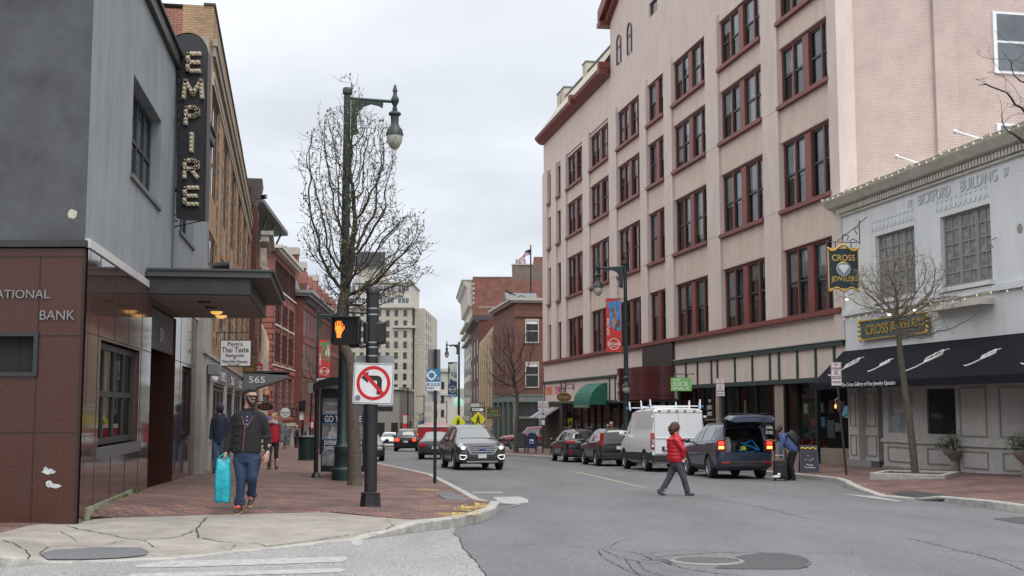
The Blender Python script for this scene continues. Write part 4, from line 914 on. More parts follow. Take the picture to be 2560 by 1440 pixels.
for o in w.split('chimney', mat('cream brick', (.50, .46, .38, 1), .8), B): pass
w = MB(); w.box(-LP+.6, -31.1, 1.1, 1.3, 25.15, 25.27); 
for x in (-50.6, -49.2, -42.3): w.box(x-.06, x+1.06, .95, 1.95, 25.85, 25.95)
w.build('ridge_flashing', mat('lead flashing', (.12, .13, .14, 1), .5), B)
w = MB(); w.prism([(-31.9, -.6, 25.5), (-15, -.6, 32.2), (-15, -.6, 33), (-31.9, -.6, 26.3)], (0, .9, 0)); w.box(-31.95, -31.2, -.65, .2, 25.2, 25.5); w.prism([(-31.5, -.3, 25.2), (-15, -.3, 31.7), (-15, -.3, 32.2), (-31.5, -.3, 25.6)], (0, .5, 0)); w.build('gable_cornice', redt, B)
# side wall (painted brick) with corner pilaster
w = MB(); w.poly([(0, 0, -1), (0, 30, -1), (0, 30, 30), (0, 0, 30)]); w.build('side_wall', pinkb, B, recalc=False)
w = MB(); w.box(-.6, .16, -.16, .5, 3.8, 29.9); w.build('corner_pier', pink, B)
w = MB()
w.box(0, .15, 3.7, 4.6, 3, 29.9)
w.build('side_pilaster', pinkb, B)
for z in (9.5, 13.75, 17.6):
    w = MB(); w.box(.0, .08, 6.15, 8, z, z+2.35); f_ = w.build('side_window', white, B); w = MB(); w.box(.08, .1, 6.3, 7.9, z+.1, z+1.15); w.box(.08, .1, 6.3, 7.9, z+1.25, z+2.25); w.build('pane', gmid, f_)
# shopfront zone: fascia with green frames
grn = mat('bottle green trim', (.022, .05, .042, 1), .5, var=.2, vs=4)
xm = -18.95
w = MB(); w.box(xm, 0, -.05, .1, 2.5, 3.7); w.box(-LP, xm, -.05, .1, 1.85, 3.35); w.box(-LP, xm, -.02, .1, 3.35, 4.6); w.box(xm, 0, -.02, .1, 3.7, 4.6); w.build('fascia', pink, B)
w = MB(); w.box(xm, 0, -.16, .0, 3.62, 3.80); w.box(xm, 0, -.14, .0, 2.36, 2.54); w.box(-LP, xm, -.16, 0, 3.27, 3.42); w.box(-LP, xm, -.14, 0, 1.74, 1.9)
w.split('green_rail', grn, B)
w = MB()
for px in (1718, 1747, 1782, 1797, 1841, 1885, 1929, 1952, 1998, 2044, 2091): x = ux(px, 920); w.box(x-.07, x+.07, -.10, -.04, 2.54, 3.62)
for px in (1364, 1405, 1416, 1527, 1541): x = ux(px, 970); w.box(x-.09, x+.09, -.10, -.04, 1.9, 3.27)
w.split('green_stile', grn, B)
w = MB(); w.box(xm, 0, -.2, -.05, 3.80, 3.84); w.build('fascia_flashing', mat('pale flashing', (.35, .36, .36, 1), .5), B)
# shop windows: real openings, glass, mullions, things behind
shopw = MB(); bm = mat('black shopfront metal', (.014, .014, .015, 1), .4)
prc = mat('beige shop pier', (.27, .225, .18, 1), .8, var=.12, vs=2)
Z0, Z1 = -2.4, 2.36
w = MB()
for a, b in ((1940, 1962), (1792, 1800)): w.box(ux(a), ux(b), -.05, .6, Z0, Z1)
for o in w.split('shop_pier', prc, B): pass
w = MB()
for px, wd in ((1963, .14), (2043, .16), (1936, .06), (1892, .05), (1846, .05), (1811, .1), (1786, .07), (1758, .08), (1737, .07), (1700, .1)): x = ux(px); w.box(x-wd/2, x+wd/2, -.04, .12, -1.5, Z1)
for px, wd in ((1690, .12), (1665, .05), (1640, .05), (1610, .1), (1580, .05), (1548, .1), (1524, .06), (1503, .05), (1487, .07), (1470, .06), (1452, .1), (1433, .06), (1414, .2), (1408, .2)): x = ux(px); w.box(x-wd/2, x+wd/2, -.04, .12, -2, 1.76)
w.split('shop_mullion', bm, B)
w = MB(); w.box(xm, ux(2043), -.02, .3, -1.6, -.30); w.box(-LP+.6, xm, -.02, .3, -2.4, -.85); w.build('stall_riser', prc, B)
w = MB(); w.box(-LP, ux(1409), -.1, .7, -2.6, 1.74); w.build('dark_brick_pier', brick('dark brown brick', (.07, .045, .04, 1), (.05, .035, .03, 1), (.03, .025, .02, 1)), B)
w = MB(); w.poly([(-LP+.6, .05, -.85), (xm, .05, -.85), (xm, .05, 1.76), (-LP+.6, .05, 1.76)]); w.poly([(xm, .05, -.3), (ux(2043), .05, -.3), (ux(2043), .05, Z1), (xm, .05, Z1)]); 
xA = ux(2043)
w.poly([(xA, .05, -.05), (-.2, 1.8, -.05), (-.2, 1.8, 2.3), (xA, .05, 2.3)]); w.split('shop_glass', glc, B, recalc=False)
w = MB(); w.add([(xA, .0, -1.), (-.2, 1.75, -1.), (-.2, 1.75, -.05), (xA, .0, -.05)], [(0, 1, 2, 3)]); w.build('display_base', prc, B, recalc=False)
w = MB(); w.box(xA, 0.1, -.05, 2.0, 2.3, 2.36); w.build('entrance_ceiling', soff, B)
random.seed(5); disp = [mat('shop item %s' % n, c, .7) for n, c in (('red', (.35, .04, .03, 1)), ('cream', (.5, .45, .36, 1)), ('blue', (.15, .35, .5, 1)), ('brown', (.16, .08, .05, 1)), ('grey', (.2, .2, .22, 1)))]
for k_, m in enumerate(disp):
    w = MB()
    for _ in range(14):
        x = random.uniform(-LP+2, -1.6); z = random.uniform(-.3 if x > xm else -.8, 1.3); w.box(x, x+random.uniform(.15, .6), .55, .6, z, z+random.uniform(.2, .7))
    w.build('window_display', m, B)
w = MB(); [w.box(ux(1976)+i*.28, ux(1976)+i*.28+.16, .3, .4, -.3, .1+.12*math.sin(i*2)) for i in range(9)]; w.build('window_display', disp[0], B)
# easels in the corner window
ea = root('easel', 'wooden display easel holding a blank canvas inside the angled shop window', 'easel', PK.w(-.9, 2.4, -.6), PK.rot)
w = MB(); w.tube([(-.35, 0, 0), (0, .1, 1.9)], .03, 5); w.tube([(.35, 0, 0), (0, .1, 1.9)], .03, 5); w.tube([(0, .5, 0), (0, .1, 1.9)], .03, 5); w.build('frame', mat('dark wood', (.06, .03, .02, 1), .6), ea); w = MB(); w.box(-.35, .35, -.05, -.02, .55, 1.6); w.build('canvas', disp[1], ea)
ea = root('easel', 'small easel with a pale blue picture inside the angled shop window', 'easel', PK.w(-1.9, 1.7, -.4), PK.rot)
w = MB(); w.tube([(-.3, 0, 0), (0, .1, 1.5)], .03, 5); w.tube([(.3, 0, 0), (0, .1, 1.5)], .03, 5); w.build('frame', MATS['dark wood'], ea); w = MB(); w.box(-.25, .25, -.05, -.02, .9, 1.7); w.build('picture', disp[2], ea)
# dark panel and oxblood drum with 562
w = MB(); w.box(ux(1613, 880), ux(1688, 880), -.18, 0, 3.3, 4.78); w.build('dark_panel', mat('dark bronze panel', (.03, .024, .026, 1), .4), B)
dr = root('entrance_drum', 'oxblood half round entrance canopy numbered 562 behind the street lamp', 'canopy', PK.w((ux(1560)+ux(1690))/2, 0, 0), PK.rot)
xl_ = PK.uz(1541, 950, -1.5)[0]; hw = (ux(1690)-xl_)/2-.2; dr.location = PK.w(ux(1690)-hw, 0, 0); prof = [(-hw*math.cos(a), -1.5*math.sin(a)**.45) for a in [math.pi*i/20 for i in range(21)]]
oxb = mat('oxblood metal', (.075, .014, .018, 1), .32, var=.2, vs=1.5)
w = MB(); w.rings([[V((x, y, z)) for x, y in prof] for z in (1.85, 3.55)], closed=False, cap=False); w.poly([(x, y, 1.85) for x, y in prof]); w.poly([(x, y, 3.55) for x, y in prof]); w.build('drum', oxb, dr, smooth=40)
w = MB(); 
for z in (3.12, 2.05): w.rings([[V((x*1.004, y*1.01, z+d)) for x, y in prof] for d in (0, .03)], closed=False, cap=False)
w.build('drum_seam', mat('dark seam', (.02, .006, .007, 1), .5), dr, recalc=False)
w = MB(); w.box(-hw-.4, -hw+.1, -1.45, 0, 1.8, 3.6); w.build('number_panel', oxb, dr)
for s_, z in (('5', 3.02), ('6', 2.5), ('2', 1.98)): text(s_, .26, .36, white, dr, (-hw-.15, -1.47, z), name='house_number')
# green barrel awning
aw = root('green_awning', 'green quarter round awning over a crystal shop beside the oxblood drum', 'awning', PK.w(ux(1495), 0, 0), PK.rot)
xa, xb = ux(1434, 1000, -1.2)-ux(1495), ux(1521)-ux(1495); pts = [(-1.2*math.sin(a), 1.62+1.35*math.cos(a)) for a in [math.pi/2*i/8 for i in range(9)]]
w = MB(); w.rings([[V((xa, y, z)) for y, z in pts], [V((xb, y, z)) for y, z in pts]], closed=False, cap=False); 
for x in (xa, xb): w.poly([(x, y, z) for y, z in pts]+[(x, 0, 1.62)])
w.build('canvas', mat('green canvas', (.015, .12, .085, 1), .7, var=.15, vs=4), aw, recalc=False)
w = MB()
for i in range(7): x = xa+(xb-xa)*i/6; w.tube([(x, y*1.005, 1.62+(z-1.62)*1.005) for y, z in pts], .018, 4)
w.split('rib', mat('green awning rib', (.05, .20, .15, 1), .6), aw)
w = MB(); w.box(xa, xb, -1.21, -1.19, 1.42, 1.64); w.build('valance', MATS['green canvas'], aw); text('Ireland Crystal & Crafts', (xb-xa)*.8, .13, mat('yellow lettering', (.5, .5, .25, 1), .6), aw, ((xa+xb)/2, -1.225, 1.53))
# doughnut shop sign + striped awning, oval sign
w = root('shop_lettering', 'orange and pink doughnut shop lettering on the pink fascia at the far corner', 'sign', PK.w(ux(1385, 980), -.06, 2.72), PK.rot)
text('DUNKIN', 2.6, .62, mat('orange letters', (.75, .16, .02, 1), .5), w, (-1.6, 0, 0), bold=.02); text("DONUTS", 2.7, .62, mat('pink letters', (.62, .04, .2, 1), .5), w, (1.9, 0, 0), bold=.02)
aw2 = root('striped_awning', 'small grey and mauve striped shop awning at the far corner of the pink building', 'awning', PK.w(ux(1383), 0, 0), PK.rot)
for i, x in enumerate((-2.6, -1.3, 0, 1.3)):
    q = MB(); q.prism([(x, 0, 1.55), (x, -1.3, .72), (x, -1.3, .68), (x, 0, 1.50)], (1.29, 0, 0)); q.build('canvas', mat('mauve grey canvas %d' % (i % 2), ((.30, .27, .31, 1), (.16, .13, .16, 1))[i % 2], .8), aw2)
def hang_sign(name, label, cx, cy, Yd, w_px, h_px, m, lines, shape='rect', edge=None, rz=0., thick=.06, bracket=None, tm=None, off=0):
    """a board hung square to the street, measured at its real distance"""
    k_ = Yd/3000; c = WP(cx, cy, Yd); r = root(name, label, 'sign', c, rz); w2, h2 = w_px*k_/2, h_px*k_/2; b = MB()
    if shape == 'oval': prof = [(w2*math.cos(a), h2*math.sin(a)) for a in [2*math.pi*i/28 for i in range(28)]]
    else: prof = [(-w2, -h2), (w2, -h2), (w2, h2), (-w2, h2)]
    if edge:
        b.prism([(x, 0, z) for x, z in prof], (0, thick, 0)); b.build('rim', edge, r); b = MB(); f = 1-.05; b.prism([(x-math.copysign(min(.03, w2*.1), x) if shape == 'rect' else x*.93, -.006, z-math.copysign(min(.03, h2*.1), z) if shape == 'rect' else z*.93) for x, z in prof], (0, .004, 0)); b.build('board', m, r)
    else: b.prism([(x, 0, z) for x, z in prof], (0, thick, 0)); b.build('board', m, r)
    for ln in lines: text(ln[0], ln[3]*k_, ln[4]*k_, ln[5] if len(ln) > 5 else tm, r, ((ln[1]-cx)*k_, -.014, (cy-ln[2])*k_), **(ln[6] if len(ln) > 6 else {}))
    if bracket:
        b = MB()
        for path in bracket: b.tube([((x-cx)*k_, .02+(p[2] if len(p) > 2 else 0), (cy-y)*k_) for p in path for x, y in [p[:2]]], max(.012, 1.2*k_), 6)
        b.build('bracket', black, r)
    return r
dkb = mat('brown carved board', (.10, .06, .025, 1), .5, var=.5, vs=9)
hang_sign('oval_sign', 'brown carved oval sign hanging from a scrolled bracket beside the green awning', 1410, 993, 74, 38, 24, dkb, [("GALLERY", 1410, 993, 26, 6)], 'oval', goldm, bracket=[[(1410, 981), (1410, 972)], [(1396, 972), (1435, 970)], [(1435, 958), (1435, 976)], [(1408, 972), (1420, 962), (1430, 960), (1433, 968)]], tm=goldm)
sgm = mat('sock green', (.16, .40, .11, 1), .5)
wt = mat('white lettering', (.75, .76, .74, 1), .5)
hang_sign('shop_sign', 'green hanging sign reading THE SOCK SHACK above the white van', 1703, 961, 49.5, 51, 33, sgm, [('THE', 1692, 950.5, 18, 5.5), ('SOC', 1696, 960, 27, 9), ('K', 1717, 960, 9, 10), ('SHACK', 1703, 971, 42, 8.5)], bracket=[[(1688, 935.5), (1734, 935)], [(1733, 931), (1733, 938)], [(1690, 944), (1690, 935)], [(1718, 944), (1718, 935)]], tm=wt, rz=-.1)
sk = root('window_lettering', 'white window lettering reading THE SOCK SHACK on the shop glass', 'sign', PK.w(ux(1773), .03, 0), PK.rot)
for s_, z, wd, h in (('THE', 1.75, .30, .14), ('SOCK', 1.45, .55, .2), ('SHACK', 1.15, .62, .2)): text(s_, wd, h, wt, sk, (0, 0, z))
sk = root('window_lettering', 'small white lettering reading VYING RECORDS low on the shop glass by the open car boot', 'sign', PK.w(ux(1921), .03, 0), PK.rot)
text('SPINNING', .7, .13, wt, sk, (0, 0, .62)); text('RECORDS', .7, .13, wt, sk, (0, 0, .42))
sk['label'] = 'small white lettering ending in RECORDS low on the shop glass by the open car boot'
# ---------------- white jeweller's building
bic = mat('pale blue grey stucco', (.62, .635, .64, 1), .8, var=.10, vs=1.4, bump=.2, bs=10, st=.3, detail=9)
cs = mat('cream cornice paint', (.55, .52, .45, 1), .7, var=.15, vs=3)
gb = mat('warm grey joinery', (.43, .42, .40, 1), .6, var=.12, vs=3); gbd = mat('joinery shadow line', (.27, .26, .245, 1), .7)
B = fac_root('white_jeweller_building', 'low pale grey building with dentil cornice, black awning and grey panelled shopfront', PK)
LB = 22
w = MB(); o1 = (2.55, 5.1, 4.95, 7.12); o2 = (6.62, 9.25, 4.95, 7.12); o3 = (11, 13.6, 4.95, 7.12)
rect_wall(w, .17, LB, 2.9, 8.5, [o1, o2, o3], -.12, .25); w.poly([(.17, -.12, 8.5), (LB, -.12, 8.5), (LB, 12, 8.5), (.17, 12, 8.5)]); w.poly([(.17, -.12, 2), (.17, .3, 2), (.17, .3, 8.5), (.17, -.12, 8.5)]); w.build('wall', bic, B, recalc=False)
w = MB(); w.prism([(-.45, -.12, 8.42), (-.45, -.42, 8.5), (-.45, -.60, 8.72), (-.45, -.64, 8.84), (-.45, -.12, 8.84)], (LB, 0, 0)); w.box(.0, LB, -.2, -.12, 8.15, 8.22); w.build('cornice', cs, B)
w = MB()
for i in range(98): w.box(.1+i*.16, .18+i*.16, -.30, -.12, 8.25, 8.42)
w.split('dentil', cs, B)
wf = mat('taupe window frame', (.27, .245, .22, 1), .6); wg = mat('curtained glass', (.22, .24, .25, 1), .12, var=.5, vs=5, spec=.7)
for a, b, c, d in (o1, o2, o3):
    for k_ in range(3 if b-a > 2.6 else 3): 
        wa = a+(b-a)*k_/3; wb = a+(b-a)*(k_+1)/3; window(B, wa+.01, wb-.01, c+.02, d, .0, wf, wg, 2, 5, .07, .035)
w = MB()
for a, b, c, d in (o1, o2): w.box(a-.12, b+.12, -.28, -.1, c-.12, c)
w.box(.17, LB, -.22, -.12, 4.62, 4.80); w.build('sill', bic, B)
w = MB(); w.box(6.3, 9.3, -.55, -.12, 4.28, 4.45); w.build('light_trough', cs, B)
w = MB()
for x0, n in ((2.3, 11), (6.4, 11)):
    for i in range(n):
        x = x0+i*.26; w.prism([(x, -.14, 7.3), (x+.13, -.14, 7.52), (x+.26, -.14, 7.3), (x+.2, -.14, 7.3), (x+.13, -.14, 7.42), (x+.06, -.14, 7.3)], (0, .03, 0)); w.box(x+.04, x+.16, -.14, -.12, 7.58, 7.66)
w.split('relief_frieze', mat('relief shade', (.58, .60, .61, 1), .8), B)
bl = mat('carved letters', (.52, .54, .55, 1), .7)
text('19', .22, .24, bl, B, (4.93, -.14, 7.84), ext=.006); text('BICKFORD', 1.85, .34, bl, B, (6.35, -.14, 7.86), ext=.006); text('BUILDING', 1.85, .34, bl, B, (8.75, -.14, 7.86), ext=.006); text('37', .25, .24, bl, B, (10.1, -.14, 7.84), ext=.006)
w = MB(); blob(w, 10.6, 6.2, .14, .16, -.13, jit=.3); w.tube([(9.55, -.15, 6.1), (9.55, -.35, 6.0), (9.6, -.3, 5.8)], .02, 5); w.build('wall_fitting', wf, B)
# black awning
aw = root('black_awning', 'long black sloping awning with white script letters over the jeweller shopfront', 'awning', PK.w(0, 0, 0), PK.rot)
awm = mat('black awning canvas', (.009, .010, .015, 1), .85, var=.3, vs=6, spec=.15)
w = MB(); w.add([(.0, -.13, 3.40), (LB, -.13, 3.40), (LB, -1.3, 2.27), (-.05, -1.3, 2.27), (0, -.13, 2.27)], [(0, 1, 2, 3), (0, 3, 4)]); w.build('slope', awm, aw, recalc=False)
w = MB(); w.poly([(-.05, -1.3, 2.27), (LB, -1.3, 2.27), (LB, -1.32, 2.04), (-.05, -1.32, 2.04)]); w.poly([(-.05, -1.3, 2.27), (-.05, -.13, 2.27), (-.05, -.13, 2.04), (-.05, -1.32, 2.04)]); w.build('valance', awm, aw, recalc=False)
text('The Cross Gallery of Fine Jewelry Upstairs', 3.6, .17, wt, aw, (4.05, -1.335, 2.16), shear=.2)
sl_ = math.atan2(1.13, 1.17)
for x, s_ in ((1.35, .95), (3.9, .62), (6.55, 1.0), (9.6, .7), (12.5, 1.)):
    w = MB(); P_ = lambda u, v: (x+(u*2.1+.45*v)*s_, -1.3+1.17*(.36+v*.52*s_)-.012, 2.27+1.13*(.36+v*.52*s_)+.012)
    w.tube([P_(*p) for p in [(-.28, -.25), (-.2, -.3), (-.05, -.12), (.12, .3), (.2, .62), (.12, .72), (0, .45), (-.02, .2), (.08, .15), (.2, .35), (.26, .5)]], .021, 5); w.tube([P_(*p) for p in [(.0, .6), (.12, .35), (.0, .15), (-.08, .35), (.05, .6), (.25, .75)]], .016, 5); w.build('script_letter', wt, aw)
# panelled shopfront
zf = -.95
def panelled(x0, x1, y, z0, z1, pan, nm='panelled_wall', par=B, ang=0., ori=(0, 0)):
    w = MB(); w.box(x0, x1, y, y+.25, z0, z1); o = w.build(nm, gb, par); w = MB()
    for a, b, c, d in pan:
        w2 = .035
        for q in ((a, b, c, c+w2), (a, b, d-w2, d)): w.box(q[0], q[1], y-.03, y-.001, q[2], q[3])
        for q in ((a, a+w2, c+w2, d-w2), (b-w2, b, c+w2, d-w2)): w.box(q[0], q[1], y-.03, y-.001, q[2], q[3])
    m_ = w.build('moulding', gbd, o); return o
p0, p1 = ux(2130, 1100), ux(2178, 1100)
panelled(p0, p0+.75, -.12, -.35, 2.1, [(p0+.15, p0+.6, .8, 1.95), (p0+.15, p0+.6, -.2, .5)]); panelled(p0+.78, p1+.3, .1, -.35, 2.1, [(p0+.9, p1+.2, .8, 1.95), (p0+.9, p1+.2, -.2, .5)])
q0, q1, q2 = ux(2217, 1100), ux(2304, 1100), ux(2388, 1100)
a0, a1, a2 = ux(2401, 1100), ux(2490, 1100), ux(2600, 1100)
gst = mat('granite base', (.24, .23, .22, 1), .8, var=.3, vs=20)
def bay_front(x0, x1, x2, glass_on, nm):
    """street face x0..x1, then a splayed face x1..x2 turning in towards the door"""
    y = -.12
    for (xa, ya, xb, yb, gx) in ((x0, y, x1, y, glass_on), (x1, y, x2, y+1.0, glass_on)):
        L_ = math.hypot(xb-xa, yb-ya); o = root('bay', 'x', 'x'); 
        del o['label'], o['category']
        o.parent = B; o.location = (xa, ya, 0); o.rotation_euler = (0, 0, math.atan2(yb-ya, xb-xa)); o.name = 'shopfront_bay'
        w = MB(); op = [(.35, L_-.25, .62, 2.0)] if gx else []
        rect_wall(w, 0, L_, -.45, 2.3, op, 0, .12); w.build('panelling', gb, o, recalc=False)
        w = MB(); w.box(-.05, L_+.03, -.07, 0, .32, .42); w.box(-.04, L_+.02, -.05, 0, -.62, -.42) if 0 else None; w.build('ledge', gb, o)
        w = MB(); w.box(-.02, L_+.02, -.06, .1, -1.1, -.45); w.build('granite_foot', gst, o)
        w = MB(); 
        for a_, b_, c_, d_ in ([(.3, L_-.2, -.3, .2)] + ([] if gx else [(.25, L_-.2, .6, 2.0)])):
            t_ = .04
            w.box(a_, b_, -.03, 0, c_, c_+t_); w.box(a_, b_, -.03, 0, d_-t_, d_); w.box(a_, a_+t_, -.03, 0, c_+t_, d_-t_); w.box(b_-t_, b_, -.03, 0, c_+t_, d_-t_)
        w.build('moulding', gbd, o)
        if gx: w = MB(); w.poly([(.35, .1, .62), (L_-.25, .1, .62), (L_-.25, .1, 2.0), (.35, .1, 2.0)]); w.build('pane', mat('shop glass with painted sky', (.26, .29, .32, 1), .1, var=.5, vs=1.2) if xa == x0 else gdark, o, recalc=False)  # street pane: reflected sky is put into the glass colour
bay_front(q0, q1, q2, True, 'a'); bay_front(a0, a1, a2, False, 'b')
w = MB(); w.poly([(.2, 1.6, -1), (LB, 1.6, -1), (LB, 1.6, 3), (.2, 1.6, 3)]); w.build('entrance_back', mat('dark joinery', (.10, .10, .095, 1), .7), B, recalc=False)
w = MB(); w.box(p1+.3, q0, .4, 1.5, -1, -.42); w.build('door_step', gst, B)
w = MB(); w.box(p0-.05, p1+.35, -.2, .1, -1, -.35); w.build('granite_foot', gst, B)
w = MB(); w.box(.17, LB, -.1, 1.6, 2.3, 2.9); w.build('soffit', gb, B)
w = MB(); w.box(p1+.45, q0-.25, 1.5, 1.56, -.42, 2.1); w.build('door', mat('dark grey door', (.06, .06, .058, 1), .6), B)
# jeweller's gilt signs
nvy = mat('dark teal board', (.008, .028, .04, 1), .5)
bs = root('jeweller_board', 'long dark board with gilt lettering CROSS JEWELERS and gold scroll ends', 'sign', PK.w(3.75, -.2, 4.02), PK.rot)
w = MB(); w.box(-2.15, 2.15, -.06, 0, -.31, .31); w.build('board', mat('dark green board', (.05, .085, .08, 1), .5, var=.2, vs=5), bs, bevel=.02)
w = MB(); w.box(-2.15, 2.15, -.08, -.06, -.33, -.29); w.box(-2.15, 2.15, -.08, -.06, .29, .33); random.seed(1)
for s_ in (-1, 1):
    for i in range(7): a = i/6*math.pi; w.ell((s_*(2.13+.1*math.sin(a)), -.08, .33*math.cos(a)), (.075, .05, .075), 8, 6)
w.split('gilt_scroll', goldm, bs, smooth=60)
text('CROSS', 1.55, .34, goldm, bs, (-.98, -.075, -.01), bold=.01); text('JEWELERS', 2.15, .34, goldm, bs, (.97, -.075, -.01), bold=.01)
Yh = 39.6
hs = hang_sign('hanging_sign', 'dark hanging board reading CROSS JEWELERS round a silver diamond, gold scrolls above and below', 2109, 671, Yh, 77, 104, nvy,
 [('CROSS', 2109, 644, 58, 16, goldm, {'bold': .012}), ('JEWELERS', 2110, 699, 66, 17, goldm, {'bold': .012})], edge=goldm, bracket=[[(2090, 619), (2090, 604)], [(2130, 619), (2130, 604)], [(2068, 603), (2153, 605)], [(2152, 548), (2152, 610)], [(2150, 560), (2095, 602)], [(2172, 540), (2150, 558)], [(2110, 600), (2108, 588), (2116, 583), (2124, 590), (2120, 600)], [(2125, 602), (2135, 596), (2146, 602)], [(2146, 585), (2138, 570), (2150, 566)]])
k_ = Yh/3000; w = MB(); w.lathe([(17.5*k_, 0), (17.5*k_, .01)], n=28, M=Matrix.Translation((0, -.012, -2*k_)) @ Matrix.Rotation(math.pi/2, 4, 'X')); w.build('disc', mat('silver blue disc', (.22, .27, .33, 1), .4), hs)
w = MB(); w.lathe([(17.5*k_, 0), (18.8*k_, .012), (17.5*k_, .02)], n=28, cap=False, M=Matrix.Translation((0, -.010, -2*k_)) @ Matrix.Rotation(math.pi/2, 4, 'X')); w.build('disc_ring', goldm, hs)
w = MB(); w.prism([(-14*k_, -.024, 4*k_), (-9*k_, -.024, 9*k_), (9*k_, -.024, 9*k_), (14*k_, -.024, 4*k_), (0, -.024, -13*k_)], (0, -.012, 0)); w.build('diamond', mat('silver diamond', (.65, .68, .70, 1), .3), hs)
w = MB(); random.seed(6)
for i in range(17):
    t_ = -1+2*i/16; w.ell((t_*38*k_, -.02, (52+7*math.cos(t_*4.5))*k_), (.045, .035, .05), 7, 5); w.ell((t_*36*k_, -.02, -(53+4*math.cos(t_*6))*k_), (.045, .035, .04), 7, 5)
w.split('gilt_scroll', goldm, hs, smooth=60)
# lantern, string lights, flag poles
ln = root('wall_lantern', 'black glass wall lantern glowing beside the jeweller shop pier', 'lantern', PK.w(p0-.15, -.35, 1.35), PK.rot)
w = MB(); w.lathe([(.03, .52), (.06, .45), (.19, .33), (.2, .3)], n=6); w.lathe([(.09, -.08), (.1, -.04), (.04, -.14)], n=6)
for i in range(6): a = math.pi*i/3; w.tube([(.1*math.cos(a), .1*math.sin(a), -.05), (.19*math.cos(a), .19*math.sin(a), .31)], .012, 4)
w.tube([(0, 0, -.1), (0, .1, -.25), (.0, .3, -.15), (0, .33, .1)], .022, 6); w.build('frame', black, ln)
w = MB(); w.lathe([(.08, -.04), (.175, .29)], n=6); w.build('lamp_glass', mat('lantern glass', (.35, .30, .22, 1), .3), ln); w = MB(); w.ell((0, 0, .12), (.09, .09, .12), 8, 6); w.ell((0, -.16, .12), (.05, .03, .08), 8, 6); w.build('flame_bulb', mat('lantern bulb', (.9, .6, .2, 1), .4, emit=(1, .5, .12, 1), es=1.3), ln)
blm = mat('warm small bulb', (.8, .7, .45, 1), .4, emit=(1, .78, .4, 1), es=.2)
def strings(label, pts, n):
    o = root('string_lights', label, 'string lights', PK.w(0, 0, 0), PK.rot); w = MB(); b = MB(); tot = []
    for (p, q) in zip(pts, pts[1:]):
        p, q = V(p), V(q); mdl = [p.lerp(q, t/6)-V((0, 0, .1*math.sin(math.pi*t/6))) for t in range(7)]; w.tube(mdl, .008, 4)
        for i in range(n): c = p.lerp(q, (i+.5)/n)-V((0, 0, .1*math.sin(math.pi*(i+.5)/n)+.03)); b.ell(c, (.028, .028, .04), 6, 5)
    w.build('cable', black, o); b.split('bulb', blm, o)
strings('warm string lights along the white cornice edge', [(-.4+i*2.1, -.68, 8.86) for i in range(8)], 5)
strings('string lights swagged under the upstairs window ledge of the white building', [(.4, -.4, 4.55), (3.1, -.4, 4.62), (6.1, -.4, 4.6), (9.2, -.4, 4.62), (13, -.4, 4.7)], 5)
for (px, py), (qx, qy), lab in (((2475, 350), (2388, 329), 'white angled flagpole without flag, nearer one above the white cornice'), ((2308, 408), (2242, 391), 'white angled flagpole without flag, farther one above the white cornice')):
    x0, z0 = PK.uz(px, py); r = root('flagpole', lab, 'flagpole', PK.w(x0, 0, 0), PK.rot); tip = (PK.uz(qx, qy, -.9)[0]-x0, -.9, PK.uz(qx, qy, -.9)[1]); w = MB(); w.tube([(0, 0, z0-.05), tip], .035, 8); w.build('pole', white, r); w = MB(); w.ell(tip, .07, 8, 6); w.build('ball', white, r, smooth=60)
for px, py in ((2117, 745), (2223, 783), (2287, 772)):
    x0, z0 = PK.uz(px, py, -.4); r = root('spotlight', {2117: 'bright small spotlight under the hanging jeweller sign', 2223: 'white spotlight above the left half of the gilt jeweller board', 2287: 'white spotlight above the right half of the gilt jeweller board'}[px], 'spotlight', PK.w(x0, -.4, z0), PK.rot)
    w = MB(); w.lathe([(.03, .1), (.07, 0), (.06, -.03)], n=10); w.build('shade', white, r); w = MB(); w.ell((0, 0, -.03), .055, 8, 6); w.build('bulb', mat('lit spotlight', (1, .9, .7, 1), .4, emit=(1, .85, .55, 1), es=3.), r); w = MB(); w.tube([(0, 0, .08), (0, .3, .15)], .012, 5); w.build('arm', black, r)
# ================================================================ far right side of the street
FR = Fac(.25, 110, 828, 'R')
B = fac_root('brown_brick_building', 'brown brick corner building with pale green shopfront and white sash windows', FR)
brn = brick('brown brick', (.22, .085, .06, 1), (.16, .06, .045, 1), (.15, .10, .09, 1), stain=.2)
s3 = 3000/110; zz = lambda py: 1.4+(1021-py)/s3
def fx(px): return FR.uz(px, 1000)[0]
x1 = fx(1233)
w = MB(); w.box(x1, 0, 0, 14, zz(988), zz(752)); w.build('wall', brn, B)
w = MB(); w.box(x1-.2, .5, -.55, 14, zz(752), zz(745)); w.box(x1-.1, .3, -.35, 14, zz(757), zz(752)); w.build('cornice', mat('cream metal cornice', (.45, .42, .37, 1), .6), B)
w = MB(); w.prism([(-3.5, -.6, zz(745)), (-1.3, -.6, zz(745)), (-2.4, -.6, zz(726))], (0, 3, 0)); w.build('pediment', MATS['lead flashing'], B)
